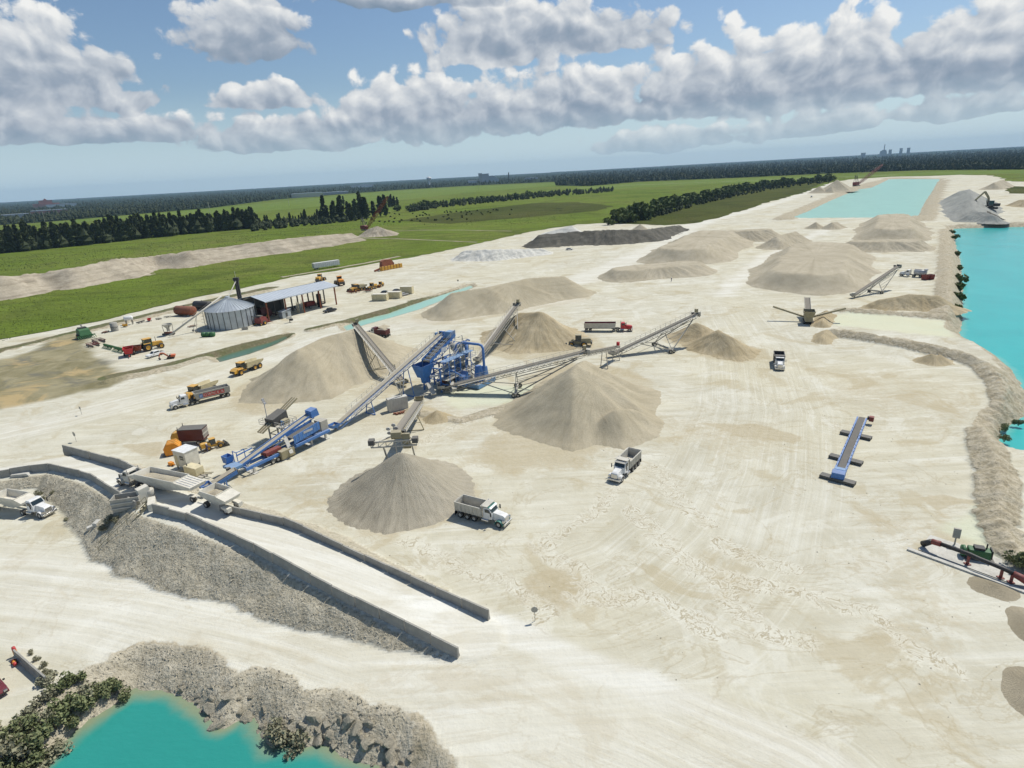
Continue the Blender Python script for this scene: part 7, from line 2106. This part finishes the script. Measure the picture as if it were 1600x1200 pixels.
x, y, _ = at(180, 517); t = thing('storage_drum', 'grey upright concrete drum at the back left of the yard', 'drum', (x, y, 0)); MB().lathe([(1.3, 0), (1.3, 3.2), (1.1, 3.3), (.01, 3.3)], (0, 0, 0), (0, 0, 1), 18).build('shell', concrete, t, True); MB().lathe([(1.36, 1.5), (1.36, 1.65)], (0, 0, 0), (0, 0, 1), 18).build('hoop', darksteel, t)
# clutter along the back of the yard
for k, (px, py, mt, kd, s, lab) in enumerate(((196, 511, yellow, 1, .5, 'small yellow spreader at the back edge of the yard beside the grey drum'), (220, 505, darksteel, 3, .6, 'dark planter bar lying right of the white tank'),
        (234, 502, red, 1, .55, 'small red spreader in the row behind the yard'), (248, 499, greysteel, 0, .55, 'grey cultivator in the row behind the yard'), (262, 496, darksteel, 0, .55, 'dark cultivator nearest the rusty tank'),
        (300, 511, rust, 0, .6, 'rusty cultivator on the pale yard left of the grain bin'), (165, 520, rust, 0, .6, 'rusty cultivator left of the grey drum'))):
    x, y, _ = at(px, py); implement(lab, (x, y, 0), R(30 + 40 * k), mt, kd, s)
# implement row at the left
x, y, _ = at(133, 528); implement('big green harvester head with a dark duct at the corner of the yard', (x, y, 0), R(-40), green, 2, 1.25)
x, y, _ = at(155, 535); implement('dark red cultivator beside the green harvester head', (x, y, 0), R(-40), darkred, 0, 1.2)
x, y, _ = at(146, 541); implement('rusty cultivator in front of the green harvester head', (x, y, 0), R(-35), rustred, 0, 1.1)
x, y, _ = at(170, 545); implement('green planter bar in the middle of the implement row', (x, y, 0), R(-35), green, 3, 1.0)
x, y, _ = at(187, 550); implement('long dark green tined machine left of the red wagon', (x, y, 0), R(-35), green, 3, 1.1)
x, y, _ = at(203, 556); implement('bright red wagon at the near end of the implement row', (x, y, 0), R(-60), red, 1, 1.25)
x, y, _ = at(212, 552); implement('rusty brown open wagon leaning behind the bright red wagon', (x, y, 0), R(20), rust, 1, 1.1)
x, y, _ = at(326, 526); t = thing('hedge_block', 'dark green net-covered bale stack at the foot of the grain bin', 'bale stack', (x, y, 0), R(-5))
for k in range(3): MB().lathe([(.01, -.75), (.8, -.7), (.85, 0), (.8, .7), (.01, .75)], (-1.6 + k * 1.6, 0, .85), (1, 0, 0), 14).build('bale', green, t, True)
# trailer, containers, yellow machine park
a = V3(490, 422, 0); b = V3(530, 416, 0)
t = thing('box_trailer', 'long white box trailer standing in the grass beside the track', 'trailer', (a + b) / 2, heading(a, b)); L_ = (b - a).length
MB().bx(-L_ / 2, L_ / 2, -1.3, 1.3, 1.1, 4.1).build('box', white, t); m_ = MB()
for k in range(12): m_.bx(-L_ / 2 + .4 + k * L_ / 12.2, -L_ / 2 + .5 + k * L_ / 12.2, -1.34, -1.29, 1.15, 4.05)
m_.build('side_rib', palesteel, t); MB().bx(-L_ / 2 - .03, -L_ / 2 + .02, -1.2, 1.2, 1.2, 4.0).build('rear_door', palesteel, t)
for s in (-1, 1):
    for x_ in (-L_ / 2 + 1.4, -L_ / 2 + 2.6): wheel(t, x_, s * 1.0, .5, .4)
    MB().bx(L_ / 2 - 3, L_ / 2 - 2.8, s * .9 - .1, s * .9 + .1, 0, 1.1).build('landing_leg', darksteel, t)
for k, (px, py, L_, lab) in enumerate(((594, 470, 6.8, 'left'), (616, 466.5, 6.2, 'middle'), (636, 459.5, 5.6, 'right'))):
    x, y, _ = at(px, py); t = thing('storage_container', '%s one of the three beige storage containers by the channel' % lab, 'container', (x, y + 1, 0), R(-12), 'beige storage containers')
    h_ = 2.9 if k < 2 else 3.4
    MB().bx(-L_ / 2, L_ / 2, -1.4, 1.4, .1, h_).build('container_shell', cream, t); m_ = MB()
    for q in range(int(L_ / .45)): m_.bx(-L_ / 2 + .1 + q * .45, -L_ / 2 + .3 + q * .45, -1.45, -1.39, .25, h_ - .15)
    m_.build('corrugation', cream, t); MB().bx(L_ / 2 - .01, L_ / 2 + .04, -1.25, 1.25, .2, h_ - .1).build('container_door', cream, t)
    MB().bx(-L_ / 2 - .05, L_ / 2 + .05, -1.46, 1.46, h_, h_ + .06).build('container_roof', offwhite, t)
loader('yellow loader with a black cab behind the right end of the shed', (494, 443), (508, 436), yellow, 1.1)
loader('bright orange loader right behind the shed corner', (539, 449), (524, 441), orange, 1.25)
loader('olive yellow grader-like loader left in the machine row', (560, 452), (546, 456), olive, .9)
hauler('yellow hauler chassis in the middle of the machine row', (572, 452), (548, 457), 8.5, group=None)
loader('yellow loader at the middle right of the machine row', (588, 450), (574, 454), yellow, .85)
loader('small yellow loader with a rusty bucket at the right end of the machine row', (599, 446), (590, 450), yellow, .7, rust)
implement('rusty scraper blade lying in front of the machine row', V3(553, 458, 0), .2, rust, 3, .9)
implement('rusty frame at the front right of the machine row', V3(575, 456, 0), -.3, rust, 0, .9)
x, y, _ = at(605, 421); t = thing('crusher_wreck', 'rusty orange crusher hulk standing beside the track', 'machine', (x, y, 0), heading(at(585, 424), at(622, 417)))
MB().prism([(-4.5, 1.6), (-4.0, 5.2), (-2.0, 6.0), (3.0, 5.6), (4.6, 3.4), (4.8, 1.6)], -1.4, 1.4, lambda x_, z_: .3 if z_ > 4.5 else 0).build('hulk', rust, t, bevel=.15)
MB().bx(-6.5, 9.5, -2.6, -1.5, .2, 2.4).build('side_beam', yellow, t); m_ = MB()
for k in range(7): m_.bx(-6 + k * 2.2, -5.7 + k * 2.2, -2.7, -1.4, .1, 2.6)
m_.build('beam_rib', rust, t); MB().bar((-10, -1, .6), (-6, -1.2, 1.4), .8, .9).build('drawbar', rust, t)

# ================================================================ signs, pump, foreground
def sign(label, px, py, h, r, rz, square=False):
    x, y, _ = at(px, py); t = thing('road_sign', label, 'sign', (x, y, ground_z(x, y) - .02), rz)
    MB().cyl((0, 0, -.2), (0, 0, h), .035, 8).build('pole', greysteel, t)
    m_ = MB()
    if square: m_.bx(-.05, .0, -r, r, h - 2 * r, h)
    else: m_.lathe([(.01, -.02), (r, -.02), (r, .02), (.01, .02)], (-.04, 0, h - r), (1, 0, 0), 8)
    m_.build('sign_plate', greysteel, t)
    MB().bx(-.03, .03, -.02, .02, h - r - .3, h - r + .3).build('bracket', darksteel, t)
    return t
sign('grey round sign seen from behind at the foot of the ramp', 836, 970, 2.1, .42, R(90))
sign('small round sign at the end of the far ramp wall', 119.5, 690, 2.4, .55, R(60))
sign('small square sign beside the pale road at the left', 128, 648, 2.2, .35, R(60), True)
sign('tiny post sign beside the channel right of the long pile', 716, 444, 2.2, .4, R(70), True)
# pump with discharge pipe on a slab
S0 = V3(1562, 880, 0)
px_pts = [(1442, 850, .5), (1456, 846, 1.5), (1470, 850, 1.6), (1515, 866, 1.6), (1530, 873, 1.6), (1567, 888, 1.5), (1583, 896, 1.4), (1605, 908, .9), (1640, 925, -.4)]
pw = [Vector(at(*p)) for p in px_pts]
x, y, _ = at(1527, 871)
t = thing('pump_pipe', 'thick black and rust-red discharge pipe crossing the concrete slab', 'pipe', (x, y, 0)); O_ = Vector((x, y, 0))
MB().tube([q - O_ for q in pw[:2]], [.42, .34], 12).build('outlet_horn', black, t, True)
MB().tube([q - O_ for q in pw[1:3]], .37, 12).build('red_elbow', rustred, t, True)
MB().tube([q - O_ for q in pw[2:7]], .27, 12).build('pipe_run', black, t, True)
MB().tube([q - O_ for q in pw[6:8]], [.36, .5], 12).build('red_coupling', rustred, t, True)
MB().tube([q - O_ for q in pw[7:]], .42, 12).build('suction_pipe', white, t, True)
for k in (3, 5, 6):
    q = pw[k] - O_
    m_ = MB().bx(q.x - .12, q.x + .12, q.y - .12, q.y + .12, .1, q.z).bx(q.x - .3, q.x + .3, q.y - .3, q.y + .3, .1, .22); m_.build('pipe_stand', rustred, t)
x, y, _ = at(1528, 884); rzp = heading(at(1487, 862), at(1577, 894))
t = thing('pump_slab', 'pale concrete slab under the pump with a kerb beam', 'slab', (x, y, 0), rzp)
MB().bx(-6.2, 6.2, -1.4, 3.4, -.2, .11).build('slab', slab, t, bevel=.02); MB().bx(-7.2, 6.0, -2.5, -1.9, -.2, .22).build('kerb_beam', slab, t)
x, y, _ = at(1527, 873); t = thing('dredge_pump', 'dark green engine pump standing on the concrete slab', 'pump', (x, y, .11), rzp + R(25))
MB().bx(-1.2, 1.2, -.6, .6, .2, 1.4).build('engine', green, t, bevel=.12); MB().bx(-1.5, 1.6, -.7, .7, 0, .2).build('skid', darksteel, t)
MB().lathe([(.01, -.3), (.7, -.25), (.75, .1), (.3, .3)], (-1.6, 0, .8), (1, 0, 0), 14).build('pump_volute', green, t, True)
m_ = MB().bx(-.6, .5, -.45, .45, 1.4, 1.7).cyl((.8, .3, 1.4), (.8, .3, 2.1), .09, 8).bx(1.2, 1.32, -.6, .6, .4, 1.6); m_.build('radiator_and_exhaust', black, t)
x, y, _ = at(1491, 852); t = thing('control_post', 'grey control panel on a post behind the pump pipe', 'panel', (x, y, 0), R(60)); MB().bx(-.08, .08, -.08, .08, 0, 1.6).build('post', greysteel, t); MB().bx(-.15, .15, -.4, .4, 1.2, 2.6).build('panel_box', greysteel, t); MB().bx(-.6, .6, -.5, .5, 0, .12).build('foot', slab, t)
# roadside barrier, orange posts
a = V3(26, 1027, 0); b = V3(75, 1070, 0); t = thing('roadside_barrier', 'grey concrete roadside barrier beside the maroon car', 'barrier', a, heading(a, b)); L_ = (b - a).length
for k in range(2):
    x0_ = L_ * k / 2 + .02; x1_ = L_ * (k + 1) / 2 - .02
    m_ = MB(); prof = [(-.3, 0), (-.28, .25), (-.12, .5), (-.09, 1.15), (.09, 1.15), (.12, .5), (.28, .25), (.3, 0)]
    n = len(prof); m_.add([(xx, q, z) for xx in (x0_, x1_) for (q, z) in prof], [tuple(range(n)), tuple(range(2 * n - 1, n - 1, -1))] + [(i, n + i, n + (i + 1) % n, (i + 1) % n) for i in range(n)]); m_.build('barrier_block', concrete, t)
for k, (px, py, rr_, lab) in enumerate(((26, 1025, 0, 'upright orange and red marker drum at the end of the roadside barrier'), (23, 1036, 90, 'fallen orange and red marker drum beside the roadside barrier'))):
    x, y, _ = at(px, py); t = thing('marker_drum', lab, 'marker', (x, y, 0.0 if rr_ == 0 else .2), .8); t.rotation_euler = (R(rr_) * .9, 0, .8)
    MB().lathe([(.01, 0), (.24, 0), (.2, .55), (.01, .55)] if rr_ else [(.01, 0), (.22, 0), (.2, .9)], (0, 0, 0), (0, 0, 1), 12).build('drum_body', orange, t, True)
    MB().lathe([(.205, .55), (.17, .85), (.01, .88)] if rr_ else [(.205, .9), (.18, 1.3), (.01, 1.32)], (0, 0, 0), (0, 0, 1), 12).build('red_top', red, t, True)
    MB().lathe([(.34, -.02), (.34, .05), (.01, .06)], (0, 0, 0), (0, 0, 1), 12).build('rubber_base', rustred, t)
# rocks on the pond bank
rock_m = sand_mat('bank_rock', (.46, .415, .315), (.62, .565, .445), (.33, .295, .215), .5, 22, .9)
def rock_mesh(seed):
    r_ = random.Random(seed); bm = bmesh.new(); bmesh.ops.create_icosphere(bm, subdivisions=2, radius=1)
    ax_ = [(Vector((r_.gauss(0, 1), r_.gauss(0, 1), r_.gauss(0, 1))).normalized(), r_.uniform(.45, .8)) for _ in range(11)]
    for v in bm.verts:
        for a_, lim in ax_:
            d = v.co.dot(a_)
            if d > lim: v.co -= a_ * (d - lim)
        v.co *= r_.uniform(.94, 1.06)
    me = bpy.data.meshes.new('rock'); bm.to_mesh(me); bm.free(); me.materials.append(rock_m); return me
RM = [rock_mesh(k) for k in range(8)]
rk = random.Random(4)
def put_rock(px, py, zz, s, lab, grp_, k):
    x, y, _ = at(px, py, zz); z = ground_z(x, y)
    if z < POND_Z - .3: return
    o = bpy.data.objects.new('rock', RM[k % 8]); COL.objects.link(o); o.scale = (s * rk.uniform(.8, 1.5), s * rk.uniform(.8, 1.2), s * rk.uniform(.5, .9)); o.rotation_euler = (rk.uniform(-.4, .4), rk.uniform(-.4, .4), rk.uniform(0, 6)); o.location = (x, y, z - s * .12)
    tag(o, lab, 'rock', grp_)
bank = [(318, 1100), (345, 1112), (372, 1112), (398, 1118), (420, 1140), (470, 1150), (490, 1140), (520, 1145), (550, 1150), (580, 1160), (606, 1175), (625, 1195), (510, 1165), (560, 1175), (590, 1185), (300, 1085)]
for k in range(110):
    px, py = bank[k % len(bank)]
    put_rock(px + rk.uniform(-20, 20), py + rk.uniform(-24, 12), -1.5, rk.choice((.2, .28, .36, .45, .6, .85)), 'grey rock on the crumbling bank of the near pond', 'rocks on the near pond bank', k)
for k in range(40):
    px, py = rk.choice(((120, 1110), (135, 1100), (150, 1092), (105, 1125), (165, 1085)))
    put_rock(px + rk.uniform(-14, 14), py + rk.uniform(-8, 8), -1.8, rk.uniform(.12, .32), 'small pale stone at the waterline below the pond thicket', 'stones below the pond thicket', k)
# loose broken stone over the embankment and the pond bank, too many to count
def rubble(name, label, region, n, zs, smin, smax, seed, cond):
    r_ = np.random.default_rng(seed); lo = np.array(region).min(0); hi = np.array(region).max(0); P_ = []
    while len(P_) < n:
        q = lo + r_.random((n * 3, 2)) * (hi - lo); q = q[poly_sdf(q[:, 0], q[:, 1], region) > 0]
        zz, mm = terrain(q[:, 0], q[:, 1]); ok = cond(zz, mm)
        P_ += [(a_[0], a_[1], z_) for a_, z_, k_ in zip(q, zz, ok) if k_]
    P_ = np.array(P_[:n]); s = smin * (smax / smin) ** (r_.random(n) ** 2.0)
    base = np.array([(1, 0, 0), (-1, 0, 0), (0, 1, 0), (0, -1, 0), (0, 0, 1), (0, 0, -1)], float)
    fc = np.array([(0, 2, 4), (2, 1, 4), (1, 3, 4), (3, 0, 4), (2, 0, 5), (1, 2, 5), (3, 1, 5), (0, 3, 5)])
    ph = r_.random(n) * 6.28; ca, sa = np.cos(ph), np.sin(ph)
    V = base[None] * r_.uniform(.5, 1.2, (n, 6, 3)) + r_.uniform(-.35, .35, (n, 6, 3)); V[..., 2] *= .75
    X = V[..., 0] * ca[:, None] - V[..., 1] * sa[:, None]; Y = V[..., 0] * sa[:, None] + V[..., 1] * ca[:, None]
    V = np.stack([X, Y, V[..., 2]], -1) * s[:, None, None] + P_[:, None, :]
    o = np_mesh(name, V.reshape(-1, 3), (fc[None] + (np.arange(n) * 6)[:, None, None]).reshape(-1, 3), rock_m, False)
    return tag(o, label, 'rubble', kind='stuff')
rubble('embankment_rubble', 'loose broken stone covering the ramp embankment', [(-116, 112), (-116, 92), (-80, 80), (-50, 58), (-8, 46), (-4, 58), (-30, 76), (-60, 92), (-90, 110)], 6500, 0, .04, .17, 3, lambda z_, m_: (m_['gravel'] > .6) & (z_ > .1))
rubble('bank_rubble', 'loose broken stone on the near pond bank', [(-60, 36), (-60, 66), (-10, 60), (5, 36)], 4000, 0, .04, .19, 4, lambda z_, m_: (m_['gravel'] > .55) & (z_ > POND_Z) & (z_ < 0.3))
rubble('loose_stones', 'loose stones and clods scattered over the quarry floor', [(-60, 60), (-20, 42), (40, 36), (95, 95), (70, 130), (10, 110), (-30, 100)], 1500, 0, .02, .13, 8, lambda z_, m_: (m_['gravel'] < .1) & (m_['white'] < .3) & (np.abs(z_) < .2))
for k, (px, py) in enumerate(((37, 741), (145, 833), (157, 834), (180, 836))):
    x, y, _ = at(px, py, 1.5 if k == 0 else 0); z = ground_z(x, y)
    t = thing('concrete_slab_piece', ('broken pale slab lying on top of the ramp embankment', 'grey rubble block at the foot of the ramp embankment, leftmost', 'grey rubble block at the foot of the ramp embankment, middle', 'pale rubble block at the foot of the ramp stair')[k], 'slab', (x, y, z), k * .7)
    s = 1.8 if k == 0 else .6
    MB().prism([(-s, -.2), (-s * .9, .3), (s * .8, .45), (s, .0)], -s * .6, s * .6).build('slab_piece', slab, t, bevel=.03)

# ================================================================ far buildings
def far_pt(px, py, d):
    v = ray(px, py); k = d / math.hypot(v[0], v[1]); return Vector((v[0] * k, v[1] * k, 0))
p = far_pt(1390, 238, 9000)
t = thing('power_station', 'hazy power station with a chimney and blocky towers on the right horizon', 'power station', p, math.atan2(-p.x, p.y))
MB().lathe([(8, 0), (6, 100), (4.5, 140), (.01, 141)], (-60, 0, 0), (0, 0, 1), 14).build('chimney', farconcrete, t)
MB().prism([(-105, 0), (-100, 62), (-75, 76), (-40, 76), (-30, 55), (-25, 0)], -30, 30).build('boiler_house', farconcrete, t)
for x_ in (5, 115, 190): MB().bx(x_ - 16, x_ + 16, -20, 20, 0, 76 if x_ < 50 else 84).build('tower_block', farconcrete, t)
MB().bx(-300, -250, -20, 20, 0, 56).build('storage_block', farconcrete, t)
p = far_pt(670, 278, 4200)
t = thing('water_tower', 'white mushroom water tower on the horizon left of the factory', 'water tower', p)
MB().lathe([(7, 0), (5, 26), (12, 32), (16, 40), (15, 47), (8, 51), (.01, 52)], (0, 0, 0), (0, 0, 1), 18).build('tank', white, t, True); MB().lathe([(9, 0), (9, 4), (.01, 4)], (0, 0, 0), (0, 0, 1), 14).build('base', farconcrete, t)
p = far_pt(765, 274, 4000)
t = thing('factory', 'dark blocky factory with sloping conveyor and chimney on the centre horizon', 'factory', p, math.atan2(-p.x, p.y))
MB().bx(-70, -5, -20, 20, 0, 52).build('main_block', farconcrete, t); MB().bx(-70, -48, -24, -20.2, 0, 56).build('stair_tower', slab, t); MB().prism([(-5, 0), (-5, 38), (22, 38), (58, 14), (58, 0)], -16, 16).build('sloping_hall', galv, t)
MB().lathe([(4, 0), (3.2, 52), (.01, 52)], (120, 0, 0), (0, 0, 1), 12).build('chimney', darksteel, t); MB().bx(-140, -75, -18, 18, 0, 16).build('low_hall', farconcrete, t)
p = far_pt(72, 319, 4300)
t = thing('pink_complex', 'pinkish stepped building on the far left horizon', 'building', p, math.atan2(-p.x, p.y))
MB().bx(-60, 60, -20, 20, 0, 22).build('lower_block', pink, t); MB().bx(-30, 30, -15, 15, 22, 38).build('upper_block', pink, t); MB().prism([(-12, 38), (0, 48), (12, 38)], -12, 12).build('gable', pink, t)
for k, (px, py, d, w, h_, mt, lab) in enumerate(((95, 317, 4300, 70, 12, white, 'white low hall right of the pink building'), (15, 327, 2300, 45, 9, farconcrete, 'pale roofs among trees at the left edge'), (75, 325, 2600, 50, 10, pink, 'brownish low halls below the pink building'),
        (480, 303, 2600, 60, 13, slab, 'pale open ground works among the trees left of centre'), (515, 301.5, 2900, 80, 8, farconcrete, 'long pale hall among trees left of the grove'), (565, 286.5, 5200, 90, 16, white, 'long white halls on the horizon left of the water tower'), (830, 274, 4300, 45, 9, farconcrete, 'low pale shed right of the factory'))):
    p = far_pt(px, py, d); t = thing('far_hall', lab, 'building', p, math.atan2(-p.x, p.y))
    MB().bx(-w, w, -w * .3, w * .3, 0, h_).build('wall', mt, t); MB().prism([(-w * 1.02, h_), (-w * .95, h_ * 1.25), (w * .95, h_ * 1.25), (w * 1.02, h_)], -w * .32, w * .32).build('roof', roofmetal, t)
# power poles
for k, (px, py, h_) in enumerate(((72, 352, 26), (230, 318, 24), (331, 345, 30), (452, 322, 26), (748, 297, 22))):
    x, y, _ = at(px, py); t = thing('power_pole', ('slim pole standing in front of the windbreak at the left', 'slim pole with guy in the woods above the windbreak', 'slim pole at the right part of the windbreak', 'slim pole in the light field', 'slim pole in the light field right of the water tower')[k], 'pole', (x, y, 0))
    MB().tube([(0, 0, 0), (0, 0, h_)], [.35, .22], 6).build('pole_shaft', palesteel, t); MB().bx(-1.6, 1.6, -.15, .15, h_ - 1.6, h_ - 1.2).build('cross_arm', palesteel, t)

# ---------------------------------------------------------------- air
hz_me = MB().bx(-13600, 13600, -2500, 15200, -20, 260)
haze = mesh_obj('haze', hz_me.v, hz_me.f, None)
hm_ = bpy.data.materials.new('haze'); hm_.use_nodes = True
hn = NT(hm_.node_tree); hn.n.clear()
pv = hn.new('ShaderNodeVolumePrincipled'); pv.inputs['Color'].default_value = (.52, .78, 1.0, 1); pv.inputs['Density'].default_value = 4.6e-5; pv.inputs['Anisotropy'].default_value = 0.0
hn.l.new(pv.outputs[0], hn.new('ShaderNodeOutputMaterial').inputs['Volume'])
haze.data.materials.append(hm_)
tag(haze, 'thin bluish haze over the whole plain', 'haze', kind='stuff')
SC.cycles.volume_bounces = 0
